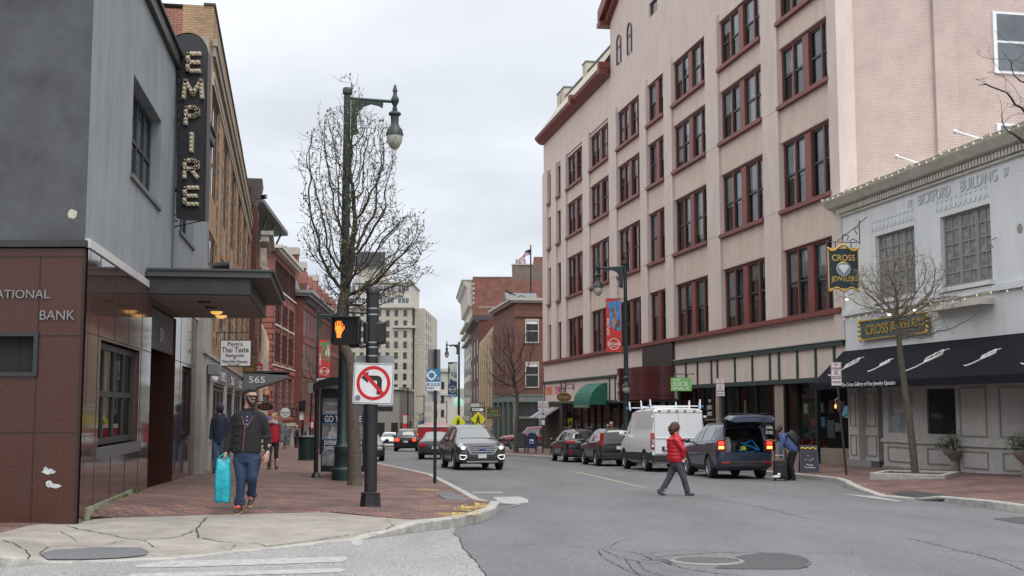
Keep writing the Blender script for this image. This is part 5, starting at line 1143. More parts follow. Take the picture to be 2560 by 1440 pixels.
# side facing the camera (the cross street): local +x face
def side_win(xp, yp, w_, h_):
    pass
w = MB(); w.box(0, .08, 0, 4.6, zz(790), zz(752)); w.box(0, .14, 0, 14, zz(792), zz(788)); 
for i in range(14): w.box(0, .12, .1+i*.33, .28+i*.33, zz(772), zz(760))
w.build('brick_frieze', brn, B)
for y0, y1 in ((858, 798), (970, 905)):
    w = MB(); wy0, wy1 = .95, 2.25; z0, z1 = zz(y0), zz(y1)
    w.box(.0, .1, wy0, wy0+.1, z0, z1); w.box(0, .1, wy1-.1, wy1, z0, z1); w.box(0, .1, wy0+.1, wy1-.1, z0, z0+.1); w.box(0, .1, wy0+.1, wy1-.1, z1-.15, z1); w.box(0, .08, wy0+.1, wy1-.1, (z0+z1)/2-.04, (z0+z1)/2+.04)
    f_ = w.build('window', mat('cream sash', (.5, .47, .42, 1), .6), B); w = MB(); w.box(.0, .03, wy0+.1, wy1-.1, z0+.1, z1-.1); w.build('pane', gdark, f_); w = MB(); w.box(.03, .035, wy0+.12, wy1-.12, z1-.45, z1-.15); w.build('blind', curt, f_)
gs = mat('sage green shopfront', (.17, .21, .185, 1), .5, var=.15, vs=2)
w = MB(); w.box(x1, .15, -.1, 14, zz(1005), zz(988)); w.box(x1, .2, -.15, 14, zz(990), zz(986)); w.build('shop_fascia', gs, B)
w = MB()
for y in (0, 2.2, 4.4, 6.6): w.box(-.3, .16, y, y+.22, -3.2, zz(1005))
for i in range(5): x = x1*i/4.2; w.box(x-.25, x+.1, -.12, .1, -3.2, zz(1005))
w.box(0, .1, .2, 14, zz(1046), zz(1041)); w.box(.0, .1, .2, 14, -3, zz(1090))
w.split('shop_post', gs, B)
w = MB(); w.box(x1, -.1, .1, 14, -3, zz(1005)); w.build('shop_glass', gdark, B)
for i in range(5):
    x = x1*(i+.35)/5.0
    for z0, z1 in ((zz(880), zz(815)), (zz(970), zz(905))): archwin(B, x-.3, x+.35, z0, z1, -.03, brn, gdark)
# continuing row
c3 = FR.w(x1); FQ = Fac(c3.x, c3.y, 1050, 'R')
def fq(px): return FQ.uz(px, 1000)[0]
def seg(name, label, pa, pb, ytop, m, yoff=0., base=-4):
    xa, xb = fq(pa), fq(pb); z = FQ.uz(pa, ytop)[1]; o = root(name, label, 'building', FQ.w(xa), FQ.rot); w = MB(); w.box(xb-xa, 0, yoff, 12, base, z); w.build('wall', m, o); return o, xb-xa, z
cream6 = mat('cream rendered panels', (.46, .36, .245, 1), .8, var=.12, vs=1.5)
o, L_, z = seg('cream_panel_building', 'cream panelled building with stepped top between brick buildings', 1233, 1197, 835, cream6)
w = MB()
for i in range(6): w.box(L_*i/6-.15, L_*i/6, -.15, 0, -.5, z+.3); w.box(L_*(i+1)/6, L_*i/6-.3, .05, 12, z, z+.9-i*.05) 
w.box(L_, 0, -.2, 0, -.9, -.3); w.build('stepped_parapet', cream6, o)
w = MB(); w.box(L_, 0, -.05, 0, -4, -1.2); w.build('shop_glass', gdark, o)
text('R', .1, .1, tfr, o, (0, 3, 0)) if 0 else None
o, L_, z = seg('dark_red_building', 'dark red brick building with overhanging dark cornice', 1197, 1176, 800, mar)
w = MB(); w.prism([(0, 0, z-.4), (0, -.8, z), (0, -.8, z+.6), (0, 4, z+.6)], (L_, 0, 0)); w.build('cornice', mat('dark grey cornice', (.05, .045, .05, 1), .6), o)
for j in range(4):
    for i in range(3): window(o, L_*(i+.75)/3, L_*(i+.25)/3, -1+j*3.1, 1.3+j*3.1, -.05, bfr, gdark, 1, 1, .1)
o, L_, z = seg('ornate_stone_building', 'tall ornate stone fronted building with copper edged cornice', 1178, 1160, 716, paleS)
s8b = (FQ.w(fq(1178)).y); kk = 3000/s8b
w = MB(); w.prism([(.3, 0, z-3.2), (.3, -.5, z-3), (.3, -.7, z-.3), (.3, -1.1, z+.1), (.3, -1.4, z+.7), (.3, 3, z+.7)], (L_, 0, 0)); 
for j in range(3): w.box(L_, .3, -.5-.15*j, 0, z-8+j*1.2, z-7.6+j*1.2)
w.box(L_, .2, -.35, 0, -.5, .1); w.build('stone_cornice', orn, o)
w = MB(); w.box(L_, .4, -1.5, 3, z+.7, z+.85); w.build('copper_edge', MATS['mint copper'], o)
for j in range(4):
    for i in range(4): window(o, L_*(i+.8)/4, L_*(i+.2)/4, -.2+j*3.4, 2.2+j*3.4, -.05, tfr, gdark, 1, 1, .1)
# big brick party wall behind (faces the camera)
Yb = s8b-.6; kb = 3000/Yb; bx_ = lambda px: (px-1280)/kb; bz = lambda py: 1.4+(1021-py)/kb
o = root('brick_party_wall', 'broad red brick rear wall with stepped top rising behind the corner building', 'building', (bx_(1280), Yb, 0))
rb2 = brick('weathered red brick', (.28, .095, .065, 1), (.20, .07, .05, 1), (.20, .13, .11, 1), stain=.3)
gyb = brick('sooty brick', (.20, .14, .12, 1), (.14, .10, .09, 1), (.2, .17, .15, 1), stain=.3)
w = MB(); w.box(bx_(1181)-bx_(1280), 0, 0, 10, -4, bz(693)); w.box(0, bx_(1420)-bx_(1280), 0, 10, -4, bz(700)); w.build('wall', rb2, o)
w = MB(); w.box(0, bx_(1420)-bx_(1280), .01, 9, bz(700), bz(662)); w.build('upper_wall', gyb, o)
w = MB(); w.box(bx_(1335)-bx_(1280), bx_(1420)-bx_(1280), .02, 9, bz(662), bz(641)); w.build('stair_tower', rb2, o)
w = MB(); w.box(bx_(1181)-bx_(1280), 0, -.1, .3, bz(693), bz(691)); w.box(-.1, bx_(1335)-bx_(1280), -.1, .3, bz(662), bz(659)); w.box(bx_(1196)-bx_(1280), bx_(1240)-bx_(1280), -.05, 0, bz(769), bz(767)); w.build('coping', orn, o)
w = MB()
for px in (1292, 1303, 1312): w.tube([(bx_(px)-bx_(1280), 2, bz(662)), (bx_(px)-bx_(1280), 2, bz(643))], .18, 8)
w.split('roof_vent', mat('grey vent', (.3, .3, .3, 1), .5), o)
for i in range(5): w = MB(); w.box(bx_(1181)-bx_(1280), bx_(1186)-bx_(1280), -.06, 0, bz(760)+i*.7, bz(760)+i*.7+.35); w.build('quoin', orn, o)
w = MB(); w.box(bx_(1199)-bx_(1280), bx_(1220)-bx_(1280), -.08, -.02, bz(848), bz(831)); pz_ = w.build('wall_poster', white, o)
# flagpole with flag, birds
Yf = 116.; kf = 3000/Yf
fp = root('flagpole', 'dark rooftop flagpole flying a wind blown striped flag', 'flagpole', WP(1327, 745, Yf))
w = MB(); w.tube([(0, 0, 0), (0, 0, 132/kf)], [.1, .06], 8); w.build('pole', black, fp); w = MB(); w.ell((0, 0, 133/kf), .12, 8, 6); w.build('ball', goldm, fp)
fl = root('flag', 'red, white and blue striped flag blowing from the rooftop flagpole', 'flag', WP(1326, 622, Yf))
rs, bl_ = MB(), MB(); cst = [MB(), MB()]
def fpt(i, j):  # i along hoist 0..13, j along fly 0..10
    t = j/10; return V((-(27*t)/kf+.15*math.sin(j*1.1)*t, .25*math.sin(j*1.3), (-(i/13)*16-24*t*t-4*t+(i/13)*2)/kf))
for i in range(13):
    for j in range(10):
        if i < 7 and j < 4: bl_.add([fpt(i, j), fpt(i, j+1), fpt(i+1, j+1), fpt(i+1, j)], [(0, 1, 2, 3)])
        else: cst[i % 2].add([fpt(i, j), fpt(i, j+1), fpt(i+1, j+1), fpt(i+1, j)], [(0, 1, 2, 3)])
cst[0].build('red_stripes', mat('flag red', (.45, .04, .06, 1), .8), fl, recalc=False); cst[1].build('white_stripes', mat('flag white', (.6, .6, .62, 1), .8), fl, recalc=False); bl_.build('blue_canton', mat('flag blue', (.03, .04, .16, 1), .8), fl, recalc=False)
def bird(label, loc, s, rz=0., fly=False):
    r = root('black_bird', label, 'bird', loc, rz); w = MB()
    if fly:
        w.cap_((0, 0, 0), (.35*s, 0, .05*s), .07*s, .09*s); w.cap_((-.3*s, 0, -.05*s), (0, 0, 0), .03*s, .07*s); w.ell((.45*s, 0, .08*s), .07*s, 8, 6)
    else:
        w.cap_((-.12*s, 0, .18*s), (.12*s, 0, .32*s), .09*s, .12*s); w.cap_((-.45*s, 0, .02*s), (-.1*s, 0, .2*s), .03*s, .08*s); w.ell((.25*s, 0, .42*s), (.1*s, .08*s, .08*s), 8, 6); w.cap_((.32*s, 0, .42*s), (.44*s, 0, .39*s), .03*s, .01*s)
        for y in (-.05, .05): w.tube([(0, y*s, .2*s), (.02*s, y*s, 0)], .015*s, 5)
    w.build('body', black, r, smooth=60)
    if fly:
        for q in (-1, 1):
            u = MB(); u.prism([(0, q*.05*s, .05*s), (.3*s, q*.05*s, .05*s), (.5*s, q*.45*s, .22*s), (.25*s, q*1.0*s, .12*s), (-.1*s, q*.9*s, .05*s), (.0, q*.4*s, .14*s)], (0, 0, .03*s)); u.build('wing', black, r)
    return r
bird('big black bird figure perched on the brown brick building cornice', WP(1275, 739, 109.5), 1.15, math.pi)
bird('small dark bird on the cornice left of the flagpole', WP(1299, 744, 110), .45); bird('small dark bird on the cornice nearest the flagpole', WP(1308, 744, 110), .45, math.pi)
bird('black bird sculpture with spread wings jutting from the maroon cornice', WP(652, 496, 70), .75, .2, True)
# ================================================================ VEHICLES
def lin(a, b, t): return tuple(p+(q-p)*t for p, q in zip(a, b))
tyrem = mat('tyre rubber', (.016, .016, .017, 1), .8, bump=.3); rimm = mat('alloy rim', (.42, .43, .45, 1), .3, .85); clad = mat('black cladding', (.018, .018, .02, 1), .6)
cgl = mat('car glass', (.012, .014, .016, 1), .04, spec=.9, coat=.5); chrome = mat('chrome', (.6, .6, .62, 1), .12, 1.)
tail = mat('red lamp lens', (.35, .01, .015, 1), .15, coat=.6); tailon = mat('lit red lamp', (.8, .03, .02, 1), .3, emit=(1, .05, .02, 1), es=1.6); ambon = mat('lit amber lamp', (.9, .4, .05, 1), .3, emit=(1, .42, .08, 1), es=2.6)
headon = mat('lit headlamp', (1, .85, .6, 1), .3, emit=(1, .78, .42, 1), es=5.); drl = mat('daytime running lamp', (.9, .9, .88, 1), .3, emit=(1, .97, .9, 1), es=.9); lens = mat('clear lamp lens', (.30, .31, .33, 1), .08, coat=.6)
platem = mat('number plate', (.55, .56, .58, 1), .5, var=.2, vs=30)
def paint(name, c, rough=.3, metal=.3): return mat(name, c, rough, metal, coat=.6, var=.15, vs=3)
class Body:
    def __init__(s, st): s.st = st
    def at(s, i):
        i = max(0, min(len(s.st)-1.0001, i)); k = int(i); return lin(s.st[k], s.st[k+1], i-k)
    def sec(s, i):
        x, zb, w, zs, zt, wr = s.at(i); e = min(.07, (zt-zs)*.45); c = .02
        return [V(p) for p in ((x, 0, zb), (x, .8*w, zb), (x, .965*w, zb+.09), (x, w, (zb+zs)/2), (x, .99*w, zs-.06), (x, .955*w, zs), (x, wr, zt-e), (x, .86*wr, zt), (x, .5*wr, zt+c), (x, 0, zt+c*1.3))]
    def P(s, i, t, side=1):
        q = s.sec(i); t = max(0, min(8.9999, t)); k = int(t); p = q[k].lerp(q[k+1], t-k); return V((p.x, p.y*side, p.z))
    def mesh(s):
        m = MB(); rs = []
        for i in range(len(s.st)):
            q = s.sec(i); rs.append([p for p in q]+[V((p.x, -p.y, p.z)) for p in q[8:0:-1]])
        m.rings(rs); return m
    def patch(s, mb, i0, i1, t0, t1, side=1, off=.006, ni=6, nt=4):
        g = [[s.P(i0+(i1-i0)*a/ni, t0+(t1-t0)*b/nt, side) for b in range(nt+1)] for a in range(ni+1)]; o = []
        for a in range(ni+1):
            r = []
            for b in range(nt+1):
                u = g[min(a+1, ni)][b]-g[max(a-1, 0)][b]; v = g[a][min(b+1, nt)]-g[a][max(b-1, 0)]; n = u.cross(v); n = n.normalized() if n.length > 1e-9 else V((0, 0, 1))
                c = V((g[a][b].x, 0, .8)); 
                if n.dot(g[a][b]-c) < 0: n = -n
                r.append(g[a][b]+n*off)
            o.append(r)
        mb.rings(o, closed=False, cap=False)
    def across(s, mb, i0, i1, t0, off=.006, ni=5):
        for a in range(ni):
            pass
        rows = []
        for a in range(ni+1):
            i = i0+(i1-i0)*a/ni; h = [s.P(i, t0+(9-t0)*b/5) for b in range(6)]; full = h+[V((p.x, -p.y, p.z)) for p in h[-2::-1]]; rows.append(full)
        n = (rows[-1][5]-rows[0][5]).cross(V((0, 1, 0))).normalized()
        if n.z < 0: n = -n
        mb.rings([[p+n*off for p in r] for r in rows], closed=False, cap=False)
def boolean(o, cutter):
    COL.objects.link(cutter) if cutter.name not in COL.objects else None
    md = o.modifiers.new('b', 'BOOLEAN'); md.operation = 'DIFFERENCE'; md.object = cutter; md.solver = 'EXACT'
    dg = bpy.context.evaluated_depsgraph_get(); dg.update(); me = bpy.data.meshes.new_from_object(o.evaluated_get(dg)); o.modifiers.clear(); nm = o.data.name; o.data = me; me.name = nm
    bpy.data.objects.remove(cutter); me.shade_smooth(); me.set_sharp_from_angle(angle=R(38))
def wheel(par, x, y, r, side, rim=None, w=.23, spokes=5):
    m = MB(); Rm = Matrix.Translation((x, y, r)) @ Matrix.Rotation(-side*math.pi/2, 4, 'X')
    m.lathe([(r*.62, -w/2), (r*.9, -w/2), (r, -w/2+.03), (r, w/2-.03), (r*.92, w/2), (r*.66, w/2), (r*.62, w/2-.02)], n=28, M=Rm); t = m.build('wheel', tyrem, par, smooth=40)
    m = MB(); m.rings([[Rm @ V((q*math.cos(a), q*math.sin(a), z)) for a in [2*math.pi*i/24 for i in range(24)]] for q, z in ((r*.66, w/2+.003), (r*.6, w/2+.003), (r*.57, w/2-.05))], cap=False)
    for i in range(spokes):
        a = 2*math.pi*i/spokes; c, s_ = math.cos(a), math.sin(a); 
        def q(u, v, z): return Rm @ V((u*c-v*s_, u*s_+v*c, z))
        m.add([q(.0, -.03, w/2-.02), q(r*.62, -.045, w/2-.01), q(r*.62, .045, w/2-.01), q(0, .03, w/2-.02), q(.0, -.03, w/2-.05), q(r*.62, -.045, w/2-.05), q(r*.62, .045, w/2-.05), q(0, .03, w/2-.05)], [(0, 1, 2, 3), (4, 7, 6, 5), (0, 4, 5, 1), (3, 2, 6, 7)])
    m.lathe([(.06, w/2-.05), (.06, w/2-.005), (.03, w/2)], n=12, M=Rm); m.build('rim', rim or rimm, t, smooth=40)
    m = MB(); m.lathe([(r*.61, w/2-.07), (r*.61, w/2-.065)], n=20, M=Rm); m.build('brake_disc', black, t); return t
def make_car(name, label, cat, loc, rz, st, pm, wb, rw, W2, glassy=(4.08, 4.92, 8.9, 9.9), sides=((4.75, 6.3), (6.4, 7.75), (7.85, 8.85)), wx=None, cut=None, rim=None, low=clad, cladding=True, cglm=None, rear_glass=True, group=None):
    b = Body(st); r = root(name, label, cat, loc, rz, group); r.rotation_euler = (0, 0, rz)
    o = b.mesh().build('body', pm, r, smooth=38)
    wx = wx or (wb/2, -wb/2)
    cu = MB()
    for x in wx:
        for s_ in (-1, 1): cu.lathe([(rw+.055, -.2), (rw+.055, .2)], n=28, M=Matrix.Translation((x, s_*(W2-.10), rw+.01)) @ Matrix.Rotation(math.pi/2, 4, 'X'))
    if cut: cut(cu)
    c = cu.build('cut', None, None, uv=False); c.parent = r
    boolean(o, c)
    for x in wx:
        for s_ in (-1, 1): wheel(r, x, s_*(W2-.125), rw, s_, rim)
        if cladding:
            for s_ in (-1, 1):
                m = MB(); m.rings([[V((x+q*math.cos(a), s_*(W2+yy), rw+q*math.sin(a))) for a in [math.pi*i/14-.12+.24*i/14*1. for i in range(15)]] for q, yy in ((rw+.05, -.03), (rw+.055, .004), (rw+.12, .0), (rw+.13, -.03))], closed=False, cap=False); m.build('wheel_arch', low, r, smooth=50)
    g1 = cglm or cgl
    if glassy[0] is not None: m = MB(); b.across(m, glassy[0], glassy[1], 6.25); m.build('windscreen', g1, r, recalc=False, smooth=60)
    if rear_glass: m = MB(); b.across(m, glassy[2], glassy[3], 6.3); m.build('rear_window', g1, r, recalc=False, smooth=60)
    for s_ in (-1, 1):
        for i0, i1 in sides: m = MB(); b.patch(m, i0, i1, 5.12, 5.9, s_, .007); m.build('side_window', g1, r, recalc=False, smooth=60)
    # door seams and handles
    for s_ in (-1, 1):
        m = MB()
        for i in (sides[0][0]-.35, sides[0][1]+.05, sides[min(1, len(sides)-1)][1]+.05): b.patch(m, i-.012, i+.012, 2.3, 4.9, s_, .004, 1, 4)
        m.build('door_seam', black, r, recalc=False); m = MB()
        for i0, i1 in sides[:2]: p = b.P(i1-.35, 4.5, s_); m.box(p.x-.1, p.x+.1, min(p.y, p.y+s_*.035), max(p.y, p.y+s_*.035), p.z-.02, p.z+.02)
        m.split('door_handle', pm, r)
    p = b.P(sides[0][0]-.05, 5.15, 1)
    for s_ in (-1, 1):
        m = MB(); m.ell((p.x+.05, s_*(W2+.13), p.z+.07), (.06, .12, .085), 10, 7); m.box(p.x, p.x+.06, min(s_*(W2-.08), s_*(W2+.06)), max(s_*(W2-.08), s_*(W2+.06)), p.z+.0, p.z+.05); m.build('mirror', pm, r, smooth=50)
    if cladding: 
        for s_ in (-1, 1): m = MB(); b.patch(m, 2, 10, 1.9, 2.25, s_, .008, 20, 2); m.build('side_sill', low, r, recalc=False)
    return r, b
def sc_st(st, L_, W_, H_): return [(x*L_/4.78, zb, w*W_/.965, zs*H_/1.74 if zs > .5 else zs, zt*H_/1.74, wr*W_/.965) for x, zb, w, zs, zt, wr in st]
SUV = [(2.39, .34, .80, .80, .88, .70), (2.31, .27, .90, .88, .97, .78), (2.08, .24, .95, .93, 1.04, .82), (1.6, .24, .96, .98, 1.11, .82), (1.12, .24, .965, 1.02, 1.16, .80), (.42, .24, .965, 1.05, 1.60, .64), (-.0, .24, .965, 1.06, 1.70, .64), (-.9, .24, .965, 1.08, 1.72, .63), (-1.7, .24, .96, 1.10, 1.68, .61), (-2.05, .25, .95, 1.11, 1.58, .60), (-2.27, .29, .93, 1.10, 1.18, .76), (-2.36, .32, .88, 1.0, 1.08, .78), (-2.39, .38, .82, .92, .98, .76)]
SEDAN = [(2.4, .34, .78, .66, .72, .68), (2.3, .26, .88, .74, .80, .76), (2.0, .22, .92, .82, .90, .78), (1.5, .22, .93, .87, .97, .78), (1.0, .22, .935, .91, 1.02, .76), (.3, .22, .935, .93, 1.38, .60), (-.1, .22, .935, .94, 1.45, .60), (-.6, .22, .935, .95, 1.45, .60), (-1.2, .22, .93, .96, 1.36, .60), (-1.85, .23, .92, .97, 1.06, .72), (-2.25, .27, .90, .95, 1.02, .76), (-2.38, .32, .86, .88, .96, .76), (-2.42, .38, .80, .8, .86, .74)]
SIDES = ((4.7, 6.35), (6.45, 7.85), (7.95, 8.75))
def rz_of(dx, dy): return math.atan2(dy, dx)
# --- dark grey SUV coming towards the camera
pf = GP(1205, 1164); rzE = rz_of(.21, -.98)
edge, b = make_car('suv', 'dark grey crossover with headlights on driving towards the crossing', 'car', (0, 0, 0), rzE, SUV, paint('dark grey car paint', (.04, .042, .046, 1)), 2.85, .37, .965, sides=SIDES, cglm=mat('pale windscreen', (.10, .12, .125, 1), .06, spec=1., coat=.6))
d_ = V((.21, -.98, 0)).normalized(); cc = at(1189, 48.0); edge.location = (cc.x, cc.y, down(cc.x, cc.y)+.0)
m = MB(); 
for z, w_ in ((.84, .52), (.77, .50), (.70, .46)): m.box(2.385, 2.43, -w_, w_, z-.018, z+.018)
for s_ in (-1, 1): m.prism([(2.39, s_*.56, .88), (2.39, s_*.60, .85), (2.39, s_*.47, .62), (2.39, s_*.42, .64)], (.035, 0, 0))
m.box(2.39, 2.425, -.44, .44, .60, .635); m.build('grille_bar', chrome, edge)
m = MB(); m.box(2.38, 2.40, -.55, .55, .62, .88); m.build('grille', black, edge)
m = MB(); m.lathe([(.12, 0), (.12, .02)], n=20, M=Matrix.Translation((2.425, 0, .77)) @ Matrix.Rotation(math.pi/2, 4, 'Y') @ Matrix.Diagonal((.45, 1, 1, 1))); m.build('badge', mat('blue oval badge', (.03, .06, .18, 1), .3), edge)
for s_ in (-1, 1):
    m = MB(); b.patch(m, .35, 1.9, 4.7, 6.6, s_, .012); m.build('headlight', lens, edge, recalc=False, smooth=60); m = MB(); m.ell((2.36, s_*.72, .84), (.05, .085, .06), 10, 8); m.build('headlight', headon, edge, smooth=60)
    m = MB(); m.prism([(2.37, s_*.62, .55), (2.36, s_*.86, .56), (2.36, s_*.84, .44), (2.37, s_*.72, .42)], (.03, 0, 0)); m.build('fog_light', black, edge)
    m = MB(); m.tube([(2.41, s_*.62, .56), (2.40, s_*.86, .58), (2.40, s_*.84, .43), (2.41, s_*.70, .41), (2.41, s_*.60, .50), (2.41, s_*.62, .56)], .012, 5); m.build('running_light', drl, edge)
m = MB(); m.box(2.36, 2.41, -.62, .62, .36, .50); m.build('lower_grille', clad, edge); m = MB(); m.box(2.36, 2.43, -.6, .6, .30, .35); m.build('skid_plate', mat('silver skid plate', (.35, .35, .36, 1), .4, .7), edge)
m = MB(); m.box(2.40, 2.435, -.16, .16, .46, .60); m.build('number_plate', platem, edge)
# --- parked row on the right, seen from behind
def rear_bits(r, b, xr, lamps, lit=None, plate=(.0, .78), H=1.0):
    for (y0, y1, z0, z1), m_ in lamps:
        for s_ in (-1, 1): m = MB(); m.box(xr-.035, xr+.10, min(s_*y0, s_*y1), max(s_*y0, s_*y1), z0, z1); m.build('tail_light', m_, r, bevel=.02)
    m = MB(); m.box(xr-.04, xr, -.16, .16, plate[1]-.07, plate[1]+.07); m.build('number_plate', platem, r)
def park(px, py, heading, wbx): # wheel contact (rear, street side) -> centre
    return None
def car_at(px, Y, dz=0.): p = at(px, Y); return p
def heading(vp): k_ = (vp-1280)/3000; return math.atan2(1, k_)
# boot-open crossover
blue = paint('slate blue car paint', (.035, .048, .085, 1))
FOR = sc_st(SUV, 4.6, .90, 1.74)
FOR[8] = (-1.6, .24, .89, 1.12, 1.70, .62); FOR[9] = (-2.02, .25, .885, 1.12, 1.66, .61); FOR[10] = (-2.2, .28, .88, 1.10, 1.30, .68)
def cargo(cu): cu.box(-3, -1.0, -.60, .60, .80, 1.55)
fo, b = make_car('suv', 'slate blue crossover parked with its boot lid raised and tail lights lit', 'car', (0, 0, 0), heading(940), FOR, blue, 2.64, .35, .90, sides=SIDES, cut=cargo, rear_glass=False)
m = MB(); m.box(-2.24, -1.02, -.598, .598, .80, .81); m.box(-1.05, -1.02, -.6, .6, .81, 1.54); m.build('cargo_floor', mat('dark boot carpet', (.03, .03, .032, 1), .9), fo)
m = MB()
for s_ in (-1, 1): m.ell((-1.12, s_*.36, 1.4), (.06, .14, .12), 8, 6); m.box(-1.2, -1.08, s_*.36-.27, s_*.36+.27, .85, 1.25)
m.split('rear_seat', mat('grey seat cloth', (.06, .06, .065, 1), .8), fo)
m = MB(); m.rings([[V((-2.30+.10*t_, y*k_, z)) for y, z, t_ in ((-.60, .80, 0), (-.62, 1.2, .6), (-.55, 1.56, 1.6), (.55, 1.56, 1.6), (.62, 1.2, .6), (.60, .8, 0))] for k_ in (1, 1.08)], cap=False); m.build('boot_frame', mat('pale boot lining', (.16, .155, .15, 1), .8), fo, recalc=False)
lid = MB(); prof = [(-2.0, 1.70), (-2.25, 1.78), (-2.6, 1.90), (-2.95, 1.90), (-3.1, 1.84)]
rs = []
for (x, z), hw_ in zip(prof, (.56, .66, .76, .80, .70)): rs.append([V((x, -hw_, z-.07)), V((x, -hw_*.8, z+.03)), V((x, 0, z+.06)), V((x, hw_*.8, z+.03)), V((x, hw_, z-.07)), V((x, hw_*.8, z-.12)), V((x, 0, z-.10)), V((x, -hw_*.8, z-.12))])
lid.rings(rs); lo = lid.build('boot_lid', blue, fo, smooth=35)
m = MB(); m.rings([[p+V((0, 0, -.012)) for p in (r_[5], r_[6], r_[7])] for r_ in rs], closed=False, cap=False); m.build('lid_lining', black, lo, recalc=False)
m = MB(); m.prism([(-2.3, -.5, 1.865), (-2.3, .5, 1.865), (-2.75, .58, 1.985), (-2.75, -.58, 1.985)], (0, 0, .012)); m.build('rear_window', cgl, lo)
m = MB()
for s_ in (-1, 1): m.tube([(-2.1, s_*.62, 1.25), (-2.5, s_*.68, 1.78)], .012, 5)
m.split('gas_strut', black, fo)
for s_ in (-1, 1):
    m = MB(); b.patch(m, 9.9, 11.6, 4.2, 5.6, s_, .014); m.build('tail_light', tail, fo, recalc=False, smooth=60); m = MB(); m.box(-2.36, -2.2, min(s_*.63, s_*.86), max(s_*.63, s_*.86), .86, 1.2); tl = m.build('tail_light', tail, fo, bevel=.03)
    m = MB(); m.box(-2.38, -2.35, min(s_*.68, s_*.84), max(s_*.68, s_*.84), .92, 1.0); m.build('lamp', ambon, tl); m = MB(); m.box(-2.38, -2.35, min(s_*.68, s_*.84), max(s_*.68, s_*.84), 1.04, 1.14); m.build('lamp', tailon, tl)
m = MB(); m.box(-2.40, -2.2, -.80, .80, .36, .56); m.build('rear_bumper', clad, fo, bevel=.03); m = MB(); m.box(-2.42, -2.39, .52, .78, .48, .53); m.box(-2.42, -2.39, -.78, -.52, .48, .53); m.split('reflector', tail, fo)
m = MB()
for s_ in (-1, 1): m.tube([(.2, s_*.56, 1.74), (.1, s_*.56, 1.82), (-1.6, s_*.55, 1.82), (-1.75, s_*.55, 1.72)], .022, 5)
m.split('roof_rail', black, fo)
c_ = at(1853, 40.5-1.0+1.2); 
def set_car(r, px_rear, Y_rear, back, hd):
    p = at(px_rear, Y_rear); f = V((math.cos(hd), math.sin(hd), 0)); c = p+f*back; za, zb_ = down((c+f*1.3).x, (c+f*1.3).y), down((c-f*1.3).x, (c-f*1.3).y)
    za = -SL*(c+f*1.3).y; zb_ = -SL*(c-f*1.3).y
    r.location = (c.x, c.y, (za+zb_)/2); pitch = math.atan2(za-zb_, 2.6); r.rotation_euler = (0, -pitch, hd)
set_car(edge, 1206, 45.8, -2.39, rzE)
edge.location.z += .0
# edge drives towards us: its centre lies behind its front face
f = V((math.cos(rzE), math.sin(rzE), 0)); p = at(1206, 45.8); c = p-f*2.39; edge.location = (c.x, c.y, -SL*c.y); edge.rotation_euler = (0, math.atan2(-SL*(c-f*1.3).y+SL*(c+f*1.3).y, 2.6)*1.0, rzE)
edge.rotation_euler = (0, -math.atan2((-SL*(c+f*1.3).y)-(-SL*(c-f*1.3).y), 2.6), rzE)
set_car(fo, 1862, 37.0, 2.35, heading(940)); fo['group'] = 'vehicles parked along the right kerb'
# luggage in the boot
def in_car(o, x, y, z): f = Matrix.Rotation(fo.rotation_euler[2], 4, 'Z'); w_ = fo.location+(f @ V((x, y, z))); o.location = w_; o.rotation_euler = (0, 0, fo.rotation_euler[2])
bg1 = root('duffel_bag', 'black and bright blue duffel bag lying in the open car boot', 'bag', (0, 0, 0)); in_car(bg1, -1.75, -.22, .82)
m = MB(); m.ell((0, 0, .17), (.28, .36, .18), 14, 10); m.build('bag', mat('dark bag cloth', (.02, .02, .035, 1), .7), bg1, smooth=60)
m = MB(); m.tube([(-.30, .30, .05), (-.29, .1, .33), (-.28, -.1, .40), (-.3, -.3, .1)], .035, 6); m.tube([(-.31, .28, .33), (-.32, 0, .22), (-.33, -.3, .08)], .035, 6); m.tube([(-.25, .35, .1), (-.25, .0, .02), (-.25, -.34, .1)], .03, 6); m.build('strap', mat('bright blue strap', (.02, .22, .50, 1), .5), bg1, smooth=60); m = MB(); m.box(-.33, -.27, .12, .28, .10, .22); m.build('yellow_patch', mat('neon yellow', (.55, .65, .03, 1), .5), bg1)
bg2 = root('paper_bag', 'crumpled white bag standing at the left of the open car boot', 'bag', (0, 0, 0)); in_car(bg2, -1.95, .47, .82)
m = MB(); m.rings([[V((x*s_, y*s_, z)) for x, y in ((-.1, -.09), (.12, -.08), (.12, .09), (-.1, .08))] for s_, z in ((.8, 0), (1.1, .2), (.9, .42), (.6, .5))]); m.build('bag', mat('off white paper', (.45, .43, .38, 1), .8, var=.2, vs=8), bg2)
bg3 = root('storage_box', 'grey storage box behind the white bag in the open car boot', 'box', (0, 0, 0)); in_car(bg3, -1.55, .22, .82)
m = MB(); m.box(-.15, .2, -.18, .18, 0, .34); m.build('box', mat('grey plastic', (.13, .13, .14, 1), .6), bg3, bevel=.02); m = MB(); m.box(-.17, .22, -.2, .2, .34, .38); m.build('lid', black, bg3)
